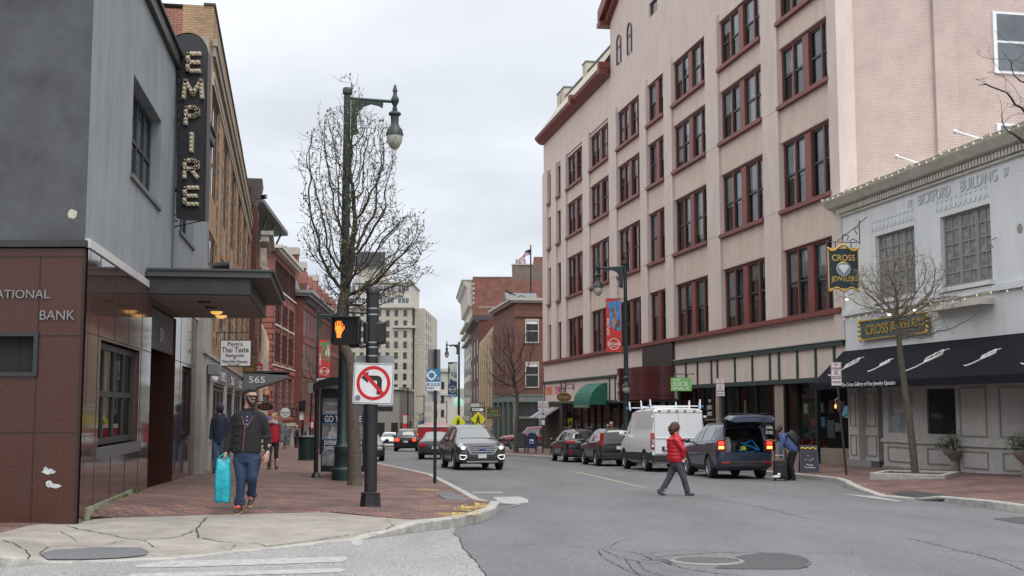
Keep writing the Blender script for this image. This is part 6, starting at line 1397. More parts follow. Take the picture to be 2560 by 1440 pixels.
# white van
vw = mat('white van paint', (.70, .71, .73, 1), .3, coat=.5, var=.04, vs=2)
VAN = [(2.7, .36, .80, .74, .82, .66), (2.62, .30, .92, .92, 1.02, .76), (2.3, .28, 1.0, 1.06, 1.22, .84), (1.95, .28, 1.02, 1.15, 1.36, .84), (1.75, .28, 1.02, 1.2, 1.45, .84), (1.15, .28, 1.02, 1.28, 2.12, .82), (.85, .28, 1.02, 1.3, 2.24, .86), (0, .28, 1.02, 1.32, 2.28, .90), (-1.3, .28, 1.02, 1.33, 2.29, .91), (-2.4, .29, 1.02, 1.33, 2.28, .91), (-2.66, .32, 1.015, 1.33, 2.27, .90), (-2.70, .36, .99, 1.33, 2.24, .88)]
van, b = make_car('van', 'white panel van with roof racks parked between the dark cars and the open boot', 'van', (0, 0, 0), heading(900), VAN, vw, 3.45, .36, 1.02, glassy=(4.1, 4.95, 8.9, 9.9), sides=((4.55, 5.9),), wx=(1.72, -1.6), rear_glass=False)
m = MB()
for s_ in (-1, 1): b.patch(m, 3.2, 10.6, 1.9, 2.75, s_, .012, 24, 2)
m.build('lower_cladding', clad, van, recalc=False); m = MB(); m.box(-2.80, -2.5, -.98, .98, .36, .62); m.build('rear_bumper', clad, van, bevel=.03)
m = MB(); m.box(-2.712, -2.70, -.90, .90, .64, .665); m.box(-2.712, -2.70, -.006, .006, .66, 2.15); m.box(-2.712, -2.70, -.9, .9, 2.13, 2.145); m.box(-2.712, -2.70, -.9, -.888, .66, 2.14); m.box(-2.712, -2.70, .888, .9, .66, 2.14); m.build('door_seam', mat('grey seam', (.25, .25, .26, 1), .6), van)
m = MB(); m.box(-2.73, -2.70, -.88, .88, 1.20, 1.24); m.build('door_moulding', vw, van, bevel=.01)
m = MB(); m.box(-2.76, -2.70, -.10, .62, .66+.12, .92); m.build('plate_recess', clad, van); m = MB(); m.box(-2.775, -2.76, .22, .54, .79, .91); m.build('number_plate', platem, van)
for s_ in (-1, 1):
    m = MB(); m.box(-2.75, -2.6, min(s_*.90, s_*1.03), max(s_*.90, s_*1.03), .82, 1.42); tl = m.build('tail_light', tail, van, bevel=.02); m = MB(); m.box(-2.756, -2.75, min(s_*.92, s_*1.0), max(s_*.92, s_*1.0), 1.02, 1.18); m.build('lamp', lens, tl)
    m = MB(); 
    for z in (.9, 1.95): m.box(-2.78, -2.66, min(s_*.93, s_*1.02), max(s_*.93, s_*1.02), z, z+.08)
    m.split('hinge', vw, van)
    m = MB(); b.patch(m, 6.3, 9.9, 5.25, 5.75, s_, .004, 8, 2); b.patch(m, 6.3, 9.9, 4.15, 4.2, s_, .006, 8, 1); m.build('side_panel', vw, van, recalc=False)
m = MB()
for y in (-.6, -.25, .05, .35, .7): m.box(-2.73, -2.69, y-.04, y+.04, 2.17, 2.22)
m.split('marker_lamp', tail, van)
m = MB(); m.box(-2.74, -2.70, -.08, .02, .98, 1.2); m.build('door_handle', black, van)
m = MB(); m.prism([(-2.714, .34, 1.08), (-2.714, .46, 1.08), (-2.714, .45, 1.17), (-2.714, .40, 1.2), (-2.714, .35, 1.17)], (-.01, 0, 0)); m.build('badge', steell, van); text('RAM', .30, .07, steell, van, (-2.716, -.72, 1.02), (math.pi/2, 0, -math.pi/2), name='badge_lettering')
m = MB(); 
for x in (1.0, -.9, -2.3): m.box(x-.03, x+.03, -.95, .95, 2.36, 2.40)
for s_ in (-1, 1):
    for x in (1.0, -.9, -2.3): m.prism([(x-.1, s_*.9, 2.28), (x+.1, s_*.9, 2.28), (x+.03, s_*.92, 2.62), (x-.03, s_*.92, 2.62)], (0, s_*.04, 0))
rk = m.build('roof_rack', white, van); m = MB()
for x in (1.0, -2.3): m.box(x-.04, x+.04, -1.06, -.85, 2.345, 2.40); m.box(x-.04, x+.04, .85, 1.06, 2.345, 2.40)
m.split('blue_end_cap', mat('blue strap end', (.05, .25, .5, 1), .5), rk)
set_car(van, 1697, 43.6, 2.75, heading(880)); van['group'] = fo['group']
# black hatch and dark crossover ahead of the van
SOUL = sc_st(SUV, 4.14, .90, 1.61); SOUL[9] = (-1.93, .25, .88, 1.05, 1.53, .60); SOUL[10] = (-2.02, .29, .88, .98, 1.08, .72)
so, b = make_car('hatchback', 'black boxy hatchback with tall red tail lights parked ahead of the white van', 'car', (0, 0, 0), 0, SOUL, paint('black car paint', (.012, .012, .014, 1)), 2.57, .33, .90, sides=SIDES)
for s_ in (-1, 1): m = MB(); m.prism([(-2.08, s_*.70, 1.40), (-1.95, s_*.80, 1.42), (-2.0, s_*.88, .92), (-2.1, s_*.76, .84)], (-.05, 0, 0)); m.build('tail_light', tail, so); m = MB(); m.lathe([(.06, 0), (.06, .02)], n=12, M=Matrix.Translation((-2.12, s_*.68, .42)) @ Matrix.Rotation(math.pi/2, 4, 'Y')); m.build('reflector', tail, so)
m = MB(); m.box(-2.12, -1.95, -.8, .8, .3, .56); m.build('rear_bumper', clad, so, bevel=.03); m = MB(); m.box(-2.13, -2.08, -.15, .15, .72, .86); m.build('number_plate', platem, so)
set_car(so, 1549, 51.0, 2.1, heading(840)); so['group'] = fo['group']
XT = sc_st(SUV, 4.45, .90, 1.60); darkb = paint('dark navy car paint', (.018, .02, .026, 1))
xt, b = make_car('suv', 'dark crossover with black wheel arches at the front of the parked row', 'car', (0, 0, 0), 0, XT, darkb, 2.66, .34, .90, sides=SIDES)
for s_ in (-1, 1): m = MB(); m.box(-2.27, -2.0, min(s_*.46, s_*.88), max(s_*.46, s_*.88), .90, 1.05); m.build('tail_light', tail, xt, bevel=.02); m = MB(); m.box(-2.26, -2.22, min(s_*.6, s_*.8), max(s_*.6, s_*.8), .42, .54); m.build('reflector', tail, xt)
m = MB(); m.box(-2.25, -2.1, -.8, .8, .32, .6); m.build('rear_bumper', clad, xt, bevel=.03); m = MB(); m.box(-2.26, -2.22, -.16, .16, .74, .88); m.build('number_plate', platem, xt)
m = MB()
for s_ in (-1, 1): m.tube([(.1, s_*.55, 1.58), (0, s_*.55, 1.66), (-1.5, s_*.54, 1.66), (-1.65, s_*.54, 1.56)], .022, 5)
m.split('roof_rail', black, xt)
set_car(xt, 1461, 58.0, 2.25, heading(800)); xt['group'] = fo['group']
# traffic down the street
def far_car(name, label, px, Y, vp, st, pm, cat='car', lamp='rear', lit=False, toward=False, W2=.93, rw=.35):
    hd = heading(vp)+(math.pi if toward else 0); r, b = make_car(name, label, cat, (0, 0, 0), 0, st, pm, 2.75, rw, W2, sides=SIDES)
    xr = st[-1][0]; zz_ = st[-1][4]
    if lamp: 
        for s_ in (-1, 1): m = MB(); m.box(xr-.02, xr+.2, min(s_*.5, s_*.86), max(s_*.5, s_*.86), zz_-.2, zz_); m.build('tail_light', tailon if lit else tail, r, bevel=.02)
        m = MB(); m.box(xr-.03, xr, -.16, .16, zz_-.3, zz_-.16); m.build('number_plate', platem, r)
    xf = st[0][0]
    for s_ in (-1, 1): m = MB(); m.box(xf-.14, xf+.015, min(s_*.5, s_*.80), max(s_*.5, s_*.80), st[0][4]-.16, st[0][4]-.02); m.build('headlight', lens, r, bevel=.02)
    m = MB(); m.box(xf-.02, xf+.02, -.42, .42, st[0][4]-.2, st[0][4]-.05); m.build('grille', black, r)
    set_car(r, px, Y, abs(xr) if not toward else -abs(xf), heading(vp)+(math.pi if toward else 0)); 
    if toward: f = V((math.cos(hd), math.sin(hd), 0)); p = at(px, Y); c = p-f*xf; r.location = (c.x, c.y, -SL*c.y)
    return r
far_car('sedan', 'dark grey saloon partly hidden behind the oncoming crossover', 1088, 64.5, 1180, SEDAN, paint('graphite car paint', (.05, .05, .055, 1)))
far_car('suv', 'black estate with red tail lights driving away down the left lane', 1015, 92, 1120, SUV, paint('black car paint', (.012, .012, .014, 1)), lit=True)
far_car('sedan', 'black saloon parked nose towards the camera behind the signal pole', 917, 60., 900, sc_st(SEDAN, 4.8, .93, 1.74), darkb, toward=True, lamp=None)
far_car('hatchback', 'white car seen far off between the black saloon and the black estate', 972, 104, 1100, sc_st(SEDAN, 4.4, .93, 1.74), vw, toward=True, lamp=None)
# red truck box far away
tk = root('box_truck', 'bright red box truck behind the grey saloon', 'truck', (0, 0, 0)); p = at(1086, 83); tk.location = (p.x, p.y, -SL*p.y); tk.rotation_euler = (0, 0, heading(1180))
rdp = paint('bright red truck paint', (.42, .015, .02, 1), .35, .0)
m = MB(); m.box(0, 4.2, -1.1, 1.1, .75, 1.95); m.build('cargo_box', rdp, tk, bevel=.04); m = MB(); m.box(4.3, 5.8, -.95, .95, .5, 2.0); m.build('cab', rdp, tk, bevel=.1); m = MB(); m.box(-.02, 5.6, -.5, .5, .45, .75); m.build('chassis', clad, tk)
m = MB(); m.box(-.05, 0, -1.1, 1.1, 1.80, 1.95); m.build('top_rail', white, tk)
for x in (1., 4.9):
    for s_ in (-1, 1): wheel(tk, x, s_*.9, .42, s_)
for s_ in (-1, 1): m = MB(); m.box(-.04, 0, s_*.9-.1, s_*.9+.1, .6, .74); m.build('tail_light', tail, tk)
# red pickup crossing behind the pink building
PU = [(2.9, .45, .85, .9, .98, .72), (2.8, .42, .95, 1.0, 1.1, .82), (2.3, .40, .98, 1.08, 1.2, .86), (1.7, .40, .99, 1.12, 1.24, .86), (1.25, .40, .99, 1.15, 1.28, .84), (.75, .40, .99, 1.18, 1.82, .70), (.3, .40, .99, 1.2, 1.90, .70), (-.4, .40, .99, 1.2, 1.90, .70), (-.85, .40, .99, 1.2, 1.86, .70), (-.98, .40, .99, 1.2, 1.26, .9), (-2.6, .42, .99, 1.2, 1.24, .92), (-2.85, .45, .97, 1.18, 1.22, .9), (-2.9, .5, .93, 1.1, 1.15, .88)]
pu, b = make_car('pickup_truck', 'dark red pickup truck crossing side on behind the post boxes', 'pickup', (0, 0, 0), math.pi, PU, paint('dark red truck paint', (.16, .012, .025, 1)), 3.7, .42, .99, glassy=(4.1, 4.9, 8.1, 8.9), sides=((4.85, 6.4), (6.5, 7.9)))
m = MB()
for s_ in (-1, 1): b.patch(m, 1, 11.5, 2.2, 3.0, s_, .012, 24, 2)
m.build('two_tone_band', mat('dull beige band', (.16, .13, .12, 1), .5), pu, recalc=False)
p = at(1284, 97.2); pu.location = (p.x+1.85, 97.5, -SL*97.5+.02)
# ================================================================ PEOPLE (poses measured in the photograph at each person's distance)
skin = mat('skin', (.46, .27, .20, 1), .6, var=.1, vs=30); denim = mat('blue denim', (.022, .04, .085, 1), .85, var=.45, vs=7, bump=.3, bs=60); charc = mat('charcoal fleece', (.018, .018, .02, 1), .95, var=.25, vs=9, bump=.6, bs=25)
hairb = mat('dark brown hair', (.022, .015, .011, 1), .7, bump=.6, bs=60)
def solid(mb, name, m, parent, vox=.012, sm=4, fac=.5):
    o = mb.build(name, m, parent, uv=False); r = o.modifiers.new('r', 'REMESH'); r.mode = 'VOXEL'; r.voxel_size = vox; r.use_smooth_shade = True
    s_ = o.modifiers.new('s', 'SMOOTH'); s_.factor = fac; s_.iterations = sm
    dg = bpy.context.evaluated_depsgraph_get(); dg.update(); me = bpy.data.meshes.new_from_object(o.evaluated_get(dg)); o.modifiers.clear(); o.data = me; me.name = name; me.shade_smooth(); return o
def hand(mb, wr, d, thumb, s_=1., curl=.5, r0=.012):
    """palm, four fingers and a thumb; d = way the hand points, thumb = way the thumb lies"""
    d = V(d).normalized(); t = V(thumb); t = (t-d*t.dot(d)).normalized(); n = d.cross(t); wr = V(wr)
    for k_ in (-.5, 0, .5): mb.cap_(wr+t*.024*k_*1.6*s_, wr+d*.085*s_+t*.03*k_*1.8*s_, .017*s_, .016*s_, 8)
    for i, (o_, l) in enumerate(((.033, .068), (.011, .078), (-.011, .072), (-.032, .055))):
        a = wr+d*.088*s_+t*o_*s_; f1 = (d+n*curl*.6).normalized(); f2 = (d+n*curl*2.0).normalized(); p = a+f1*l*.5*s_; q = p+f2*l*.5*s_
        mb.cap_(a, p, r0*.92*s_, r0*.85*s_, 7); mb.cap_(p, q, r0*.82*s_, r0*.7*s_, 7)
    a = wr+d*.03*s_+t*.03*s_; p = a+(d*.6+t*.7+n*.2).normalized()*.035*s_; q = p+(d*.9+t*.2+n*.3).normalized()*.032*s_; mb.cap_(a, p, r0*1.15*s_, r0*s_, 7); mb.cap_(p, q, r0*s_, r0*.8*s_, 7)
def head(mb, c, h, face, s_=1.):
    """skull, jaw, nose, brow, ears; c centre, h head height, face = direction looked at"""
    f = V(face).normalized(); u = V((0, 0, 1)); l = u.cross(f).normalized(); c = V(c); k_ = h/.235
    def P(a, b, e): return c+f*a*k_+l*b*k_+u*e*k_
    Mr = Matrix((l, f, u)).transposed()
    mb.ell(P(-.008, 0, .03), (.076*k_, .095*k_, .088*k_), 16, 12, Mr); mb.cap_(P(.02, 0, -.03), P(.045, 0, -.085), .058*k_, .035*k_, 12); mb.cap_(P(.075, 0, .02), P(.100, 0, -.018), .010*k_, .014*k_, 8)
    mb.cap_(P(.075, -.04, .03), P(.075, .04, .03), .014*k_, .014*k_, 8); mb.cap_(P(.078, -.02, -.048), P(.078, .02, -.048), .011*k_, .011*k_, 8)
    for s2 in (-1, 1): mb.ell(P(-.005, s2*.079, .0), (.012*k_, .02*k_, .032*k_), 8, 6, Mr)
    return P, Mr, k_
def eyes(par, P, k_, lx=.032):
    for s2 in (-1, 1):
        w = MB(); w.ell(P(.082, s2*lx, .008), .010*k_, 8, 6); e = w.build('eye', mat('eye', (.5, .48, .45, 1), .3), par, smooth=60); w = MB(); w.ell(P(.090, s2*lx, .008), .005*k_, 8, 6); w.build('iris', black, e, smooth=60)
class Fig:
    def __init__(s, label, cx, cy, Y=None, group=None, base=None):
        p = GP(cx, cy) if Y is None else at(cx, Y); s.p = p; s.k = p.y/3000*1.002; s.cx = cx; s.cy = 720-F*((-p.y*_s+(p.z-ZC)*_c)/(p.y*_c+(p.z-ZC)*_s)); s.r = root('person', label, 'person', p, 0, group)
    def __call__(s, x, y, d=0.): return V(((x-s.cx)*s.k, d, (s.cy-y)*s.k))
def torso(mb, pts):
    """pts: (centre, half width, half depth) from bottom to top"""
    n = 16; mb.rings([[c+V((rx*math.cos(a), ry*math.sin(a), 0)) for a in [2*math.pi*i/n for i in range(n)]] for c, rx, ry in pts])
def shoe(mb, heel, toe, r=.045): mb.cap_(heel, toe, r, r*.85, 10); mb.cap_(V(heel)+V((0, 0, .04)), V(heel).lerp(V(toe), .45)+V((0, 0, .02)), r*.95, r*.8, 10)
# ---- the man with the turquoise bag
f = Fig('bearded man in sunglasses and charcoal zip jacket carrying a turquoise bag', 598, 1284)
w = MB(); hc = f(622, 998, -.02); P, Mr, hk_ = head(w, hc, .27, (.62, -1, -.05)); w.cap_(f(613, 1028, .0), f(618, 1008, -.01), .062, .06, 12); torso(w, [(f(612, 1130), .15, .10), (f(614, 1085), .17, .11), (f(616, 1042), .17, .10), (f(615, 1032), .08, .07)])
hand(w, f(563, 1137, -.05), (-.12, -.1, -1), (.2, -1, .1), 1.1, .9); hand(w, f(666, 1137, -.04), (-.08, -.25, -1), (-.5, -1, .1), 1.15, .5)
w.cap_(f(566, 1115, -.02), f(563, 1138, -.05), .04, .032); w.cap_(f(668, 1115, -.0), f(666, 1138, -.04), .04, .032); w.cap_(f(600, 1225), f(598, 1268, -.04), .05, .04); w.cap_(f(625, 1205, .05), f(622, 1250, .14), .05, .04)
solid(w, 'body', skin, f.r, .0085, 3)
w = MB(); torso(w, [(f(612, 1136), .235, .15), (f(611, 1126), .245, .165), (f(612, 1100), .235, .17), (f(614, 1070), .228, .16), (f(616, 1050), .225, .14), (f(617, 1040), .17, .12), (f(616, 1032), .10, .09)])
w.cap_(f(585, 1050, .02), f(571, 1088, .05), .085, .072, 14); w.cap_(f(571, 1088, .05), f(564, 1130, -.03), .070, .055, 14); w.cap_(f(648, 1050, .02), f(660, 1090, .07), .085, .072, 14); w.cap_(f(660, 1090, .07), f(666, 1130, -.01), .070, .055, 14)
w.cap_(f(592, 1046), f(640, 1046), .095, .095, 14)
w.rings([[f(615, 1034-(0 if k3 == 0 else 8))+V(((.088+.012*k3)*math.cos(a)+.01, (.08+.012*k3)*math.sin(a), 0)) for a in [2*math.pi*i/18 for i in range(18)]] for k3 in (0, 1, 1.2)])
random.seed(2)
for i in range(7): a = random.uniform(1060, 1128); w.cap_(f(590+random.uniform(-6, 6), a, -.15), f(612, a+random.uniform(-5, 5), -.165), .012, .006, 6)
for (x, y) in ((571, 1098), (567, 1112), (661, 1100), (663, 1114), (566, 1122), (665, 1124)): w.cap_(f(x-11, y, .0), f(x+11, y-3, -.03), .02, .02, 6)
jk = solid(w, 'jacket', charc, f.r, .012, 4)
w = MB(); nav = mat('navy shirt', (.012, .017, .035, 1), .8); w.add([f(603, 1035, -.10), f(634, 1035, -.10), f(622, 1072, -.178), f(612, 1072, -.178)], [(0, 1, 2, 3)]); w.prism([f(602, 1036, -.12), f(632, 1036, -.12), f(618, 1074, -.185)], (0, .03, 0)); w.build('shirt', nav, f.r)
w = MB()
for y in (1047, 1056, 1065): w.ell(f(617.5, y, -.155-.0015*(y-1047)), .009, 6, 5)
w.split('button', white, f.r, smooth=60)
w = MB(); w.tube([f(603, 1044, -.135), f(608, 1058, -.165), f(614, 1073, -.19), f(612, 1100, -.185), f(609, 1133, -.17)], .006, 5); w.tube([f(632, 1044, -.13), f(624, 1062, -.165), f(616, 1074, -.188)], .006, 5); w.build('zip', mat('pink grey zip', (.28, .10, .13, 1), .5), f.r)
w = MB(); torso(w, [(f(613, 1160), .185, .13), (f(613, 1146), .20, .145), (f(612, 1130), .205, .145)])
w.cap_(f(596, 1152), f(603, 1200, -.05), .118, .082, 16); w.cap_(f(603, 1200, -.05), f(599, 1262, -.02), .080, .058, 16); w.cap_(f(632, 1152), f(630, 1198, -.06), .118, .083, 16); w.cap_(f(630, 1198, -.06), f(623, 1240, .15), .080, .060, 16)
for (x, y, d) in ((599, 1257, -.03), (600, 1249, -.03), (624, 1236, .12)): w.cap_(f(x-6, y, d), f(x+6, y+3, d), .055, .055, 8)
solid(w, 'jeans', denim, f.r, .012, 3)
for a, b_, t_ in (((599, 1272, .02), (596, 1279, -.14), 0), ((622, 1247, .22), (621, 1262, .08), 1)):
    w = MB(); shoe(w, f(*a), f(*b_), .052); so_ = solid(w, 'shoe', mat('brown duck boot', (.05, .035, .028, 1), .6), f.r, .012, 2)
    w = MB(); q1, q2 = f(*a), f(*b_); w.cap_(q1+V((0, 0, -.035)), q2+V((0, -.0, -.035)), .05, .045, 10); w.build('sole', mat('tan sole', (.30, .22, .10, 1), .7), so_, smooth=60)
    w = MB(); 
    for i in range(5): c = q1.lerp(q2, .1+.16*i)+V((0, -.012, .075-.006*i)); w.tube([c+V((-.045, .01, 0)), c+V((.045, .0, .01))], .007, 5)
    w.tube([q1+V((-.03, -.04, .06)), q1+V((-.08, -.06, .05)), q1+V((-.05, -.08, .02))], .006, 5); w.tube([q1+V((.03, -.04, .06)), q1+V((.085, -.06, .055)), q1+V((.05, -.08, .02))], .006, 5); w.build('lace', mat('orange lace', (.80, .10, .02, 1), .6, emit=None), so_)
w = MB(); w.ell(P(-.025, 0, .058), (.084*hk_, .098*hk_, .078*hk_), 14, 10, Mr); w.ell(P(.045, 0, .10), (.06*hk_, .055*hk_, .03*hk_), 12, 8, Mr); w.ell(P(-.06, 0, -.0), (.070*hk_, .05*hk_, .075*hk_), 12, 8, Mr); solid(w, 'hair', mat('greying dark hair', (.025, .023, .022, 1), .8, var=.6, vs=30), f.r, .01, 1)
w = MB(); w.cap_(P(.03, .05, -.055), P(.055, .03, -.095), .02*hk_, .028*hk_); w.cap_(P(.03, -.05, -.055), P(.055, -.03, -.095), .02*hk_, .028*hk_); w.cap_(P(.06, -.025, -.098), P(.06, .025, -.098), .03*hk_, .03*hk_); w.cap_(P(.086, -.028, -.036), P(.086, .028, -.036), .010*hk_, .010*hk_); w.cap_(P(.01, .075, .0), P(.03, .06, -.05), .014*hk_, .02*hk_); w.cap_(P(.01, -.075, .0), P(.03, -.06, -.05), .014*hk_, .02*hk_); w.ell(P(.07, 0, -.115), (.035*hk_, .03*hk_, .03*hk_), 8, 6, Mr); solid(w, 'beard', mat('dark beard', (.016, .012, .01, 1), .9), f.r, .009, 1)
w = MB()
for s2 in (-1, 1): w.cap_(P(.098, s2*.016, .014), P(.092, s2*.05, .012), .017*hk_, .016*hk_); w.tube([P(.09, s2*.062, .02), P(.0, s2*.086, .018)], .006*hk_, 6)
w.tube([P(.104, -.02, .022), P(.104, .02, .022)], .006*hk_, 6); w.build('sunglasses', mat('black acetate', (.008, .008, .008, 1), .1), f.r, smooth=50)
mf = f
# turquoise bag in his hand
bb = f(560, 1150, -.06); bag = root('shopping_bag', 'tall turquoise plastic shopping bag held in the bearded man hand', 'bag', f.p+V((f(559, 1256).x, -.08, f(559, 1256).z)))
turq = mat('turquoise plastic', (.015, .36, .44, 1), .28, bump=1., bs=9, var=.25, vs=6); k_ = f.k; random.seed(8); w = MB(); rs = []
for i, (z, hw, hd) in enumerate(((0, .105, .05), (2, .118, .075), (12, .122, .085), (40, .125, .09), (70, .12, .085), (92, .112, .05), (101, .108, .02), (104, .10, .008))):
    rs.append([V((hw*math.copysign(abs(math.cos(a))**.5, math.cos(a))*(1+random.uniform(-.03, .03)), hd*math.copysign(abs(math.sin(a))**.6, math.sin(a))*(1+random.uniform(-.15, .15)), z*k_+random.uniform(-.006, .006)+(.03*abs(math.cos(a)) if i > 5 else 0))) for a in [2*math.pi*j/24 for j in range(24)]])
w.rings(rs); w.build('bag', turq, bag, smooth=50)
w = MB(); w.tube([(-.07, 0, 103*k_), (-.05, -.01, 113*k_), (.0, -.01, 117*k_), (.05, -.01, 113*k_), (.07, 0, 103*k_)], .012, 6); w.build('handle', turq, bag, smooth=50)
# ---- woman crossing in a red puffer jacket
f = Fig('woman in red padded jacket and grey trousers striding across the road', 1690, 1239)
w = MB(); P, Mr, hk_ = head(w, f(1692, 1074, 0), .24, (1, .25, .05)); w.cap_(f(1690, 1094), f(1690, 1080), .05, .05); torso(w, [(f(1692, 1150), .13, .10), (f(1692, 1120), .13, .10), (f(1692, 1097), .12, .12)]); w.cap_(f(1662, 1222, .05), f(1657, 1232, .06), .04, .035); w.cap_(f(1717, 1222, -.05), f(1717, 1232, -.05), .04, .035)
hand(w, f(1709, 1143, -.16), (-.2, .1, -1), (1, 0, 0), .9, .7); hand(w, f(1700, 1143, .16), (.2, .1, -1), (1, 0, 0), .9, .7); solid(w, 'body', skin, f.r, .01, 3)
redj = mat('red padded jacket', (.42, .008, .02, 1), .42, var=.15, vs=6, bump=.35, bs=18)
w = MB(); torso(w, [(f(1693, 1157), .185, .16), (f(1692, 1150), .205, .18), (f(1692, 1135), .20, .175), (f(1690, 1115), .195, .175), (f(1690, 1100), .175, .18), (f(1690, 1092), .10, .10), (f(1691, 1087), .075, .075)])
for s2 in (-1, 1): w.cap_(f(1690, 1103, s2*.16), f(1704-s2*3, 1126, s2*.20), .075, .068, 12); w.cap_(f(1704-s2*3, 1126, s2*.2), f(1707, 1143, s2*.17), .066, .05, 12)
for i in range(6): y = 1102+i*9; q = f(1691, y); w.rings([[q+V(((.20+.012*e)*math.cos(a), (.178+.01*e)*math.sin(a), dz)) for a in [2*math.pi*j/16 for j in range(16)]] for e, dz in ((-1, .022), (.6, .012), (.6, -.012), (-1, -.022))])
solid(w, 'jacket', redj, f.r, .013, 2)
gt = mat('grey violet trousers', (.055, .048, .062, 1), .85, var=.2, vs=8); w = MB(); torso(w, [(f(1693, 1170), .12, .12), (f(1693, 1158), .165, .15), (f(1693, 1148), .17, .155)])
w.cap_(f(1689, 1162, .07), f(1675, 1196, .07), .095, .072, 14); w.cap_(f(1675, 1196, .07), f(1657, 1227, .08), .070, .068, 14); w.cap_(f(1696, 1162, -.07), f(1708, 1195, -.08), .095, .072, 14); w.cap_(f(1708, 1195, -.08), f(1717, 1227, -.06), .070, .068, 14); solid(w, 'trousers', gt, f.r, .013, 3)
for a, b_, in (((1649, 1231, .06), (1663, 1238, .05)), ((1715, 1236, -.06), (1731, 1235, -.06))): w = MB(); shoe(w, f(*a), f(*b_), .04); w.build('shoe', mat('dark trainer', (.03, .04, .055, 1), .6), f.r, smooth=60)
w = MB(); w.ell(P(-.03, 0, .03), (.105*hk_, .12*hk_, .12*hk_), 14, 10, Mr); random.seed(6)
for i in range(26): a = random.uniform(.5, 5.8); q = P(-.03-.11*abs(math.cos(a/2.)), .09*math.sin(a), .04-.1*random.random()); w.ell(q, .035, 6, 5)
w.cap_(P(-.09, 0, -.02), P(-.11, 0, -.10), .07, .05); solid(w, 'hair', mat('brown curly hair', (.075, .04, .025, 1), .8, bump=1., bs=50, var=.3, vs=20), f.r, .011, 1); eyes(f.r, P, hk_)
# ---- woman bending over a suitcase
f = Fig('woman in blue hooded jacket and black trousers bending over a black suitcase', 1968, 1201)
w = MB(); P, Mr, hk_ = head(w, f(1950, 1079, 0), .235, (-.9, -.1, -.7)); w.cap_(f(1956, 1096), f(1951, 1085), .05, .05); w.cap_(f(1976, 1130), f(1960, 1098), .12, .12); hand(w, f(1951, 1143, -.12), (0, 0, -1), (0, -1, 0), .9, .8); hand(w, f(1938, 1104, .12), (-1, 0, .1), (0, -1, .4), .9, .4); w.cap_(f(1950, 1103, .12), f(1938, 1104, .12), .03, .028); solid(w, 'body', skin, f.r, .011, 3)
bj = mat('blue fleece jacket', (.055, .085, .20, 1), .85, var=.15, vs=8, bump=.3, bs=20)
w = MB(); w.cap_(f(1980, 1122), f(1958, 1096), .17, .155, 16); w.cap_(f(1984, 1128), f(1978, 1118), .165, .16, 16); w.cap_(f(1957, 1097, -.13), f(1951, 1122, -.16), .075, .062, 12); w.cap_(f(1951, 1122, -.16), f(1951, 1145, -.12), .06, .045, 12); w.cap_(f(1955, 1099, .13), f(1944, 1104, .16), .07, .045, 12); w.ell(f(1962, 1090), (.13, .14, .07), 12, 8); solid(w, 'jacket', bj, f.r, .014, 3)
w = MB(); w.cap_(f(1982, 1132, -.07), f(1976, 1165, -.08), .125, .085, 14); w.cap_(f(1976, 1165, -.08), f(1983, 1197, -.06), .083, .07, 14); w.cap_(f(1984, 1132, .08), f(1972, 1168, .08), .125, .085, 14); w.cap_(f(1972, 1168, .08), f(1976, 1196, .1), .083, .07, 14); solid(w, 'trousers', mat('black trousers', (.010, .010, .012, 1), .9), f.r, .014, 3)
for a, b_ in (((1984, 1199, -.06), (1974, 1201, -.1)), ((1976, 1198, .1), (1966, 1200, .06))): w = MB(); shoe(w, f(*a), f(*b_), .038); w.build('shoe', black, f.r, smooth=60)
w = MB(); w.ell(P(-.03, 0, .03), (.10*hk_, .115*hk_, .115*hk_), 12, 10, Mr); w.cap_(f(1944, 1078, -.05), f(1943, 1098, -.06), .055, .04); w.cap_(f(1946, 1078, .05), f(1940, 1092, .04), .055, .03); solid(w, 'hair', mat('long dark hair', (.02, .012, .01, 1), .6), f.r, .012, 1)
bp = root('backpack', 'small black backpack worn on the bending woman back', 'backpack', f.p+f(1980, 1099)+V((.04, 0, 0))); w = MB(); w.cap_((-.08, 0, .10), (.08, 0, -.08), .11, .13, 14); w.cap_((-.02, 0, .16), (.13, 0, .0), .09, .1, 14); w.build('bag', mat('black nylon', (.014, .014, .016, 1), .6), bp, smooth=60); w = MB(); w.tube([(-.12, -.12, .16), (-.22, -.15, .08), (-.2, -.14, -.06)], .02, 5); w.build('strap', black, bp, smooth=60)
scs = root('suitcase', 'black upright suitcase on wheels standing at the kerb beside the bending woman', 'suitcase', GP(1951, 1202)); q = scs.location; k_ = q.y/3000
w = MB(); w.box(-.19, .19, -.13, .13, .06, .60); w.build('case', mat('black suitcase cloth', (.015, .015, .017, 1), .7), scs, bevel=.03); w = MB(); w.box(-.15, .12, -.16, -.13, .12, .5); w.build('front_pocket', MATS['black suitcase cloth'], scs, bevel=.02)
w = MB(); w.tube([(-.12, .1, .6), (-.12, .1, .74), (.12, .1, .74), (.12, .1, .6)], .012, 6); w.build('handle', steell, scs)
for x in (-.15, .15): w = MB(); w.lathe([(.035, -.015), (.035, .015)], n=12, M=Matrix.Translation((x, 0, .035)) @ Matrix.Rotation(math.pi/2, 4, 'X')); w.build('wheel', black, scs)
w = MB(); random.seed(4); w.ell((-.16, -.19, .13), (.13, .03, .04), 8, 6); w.ell((-.08, -.19, .19), (.05, .03, .05), 8, 6); w.build('luggage_tag', white, scs, smooth=60)
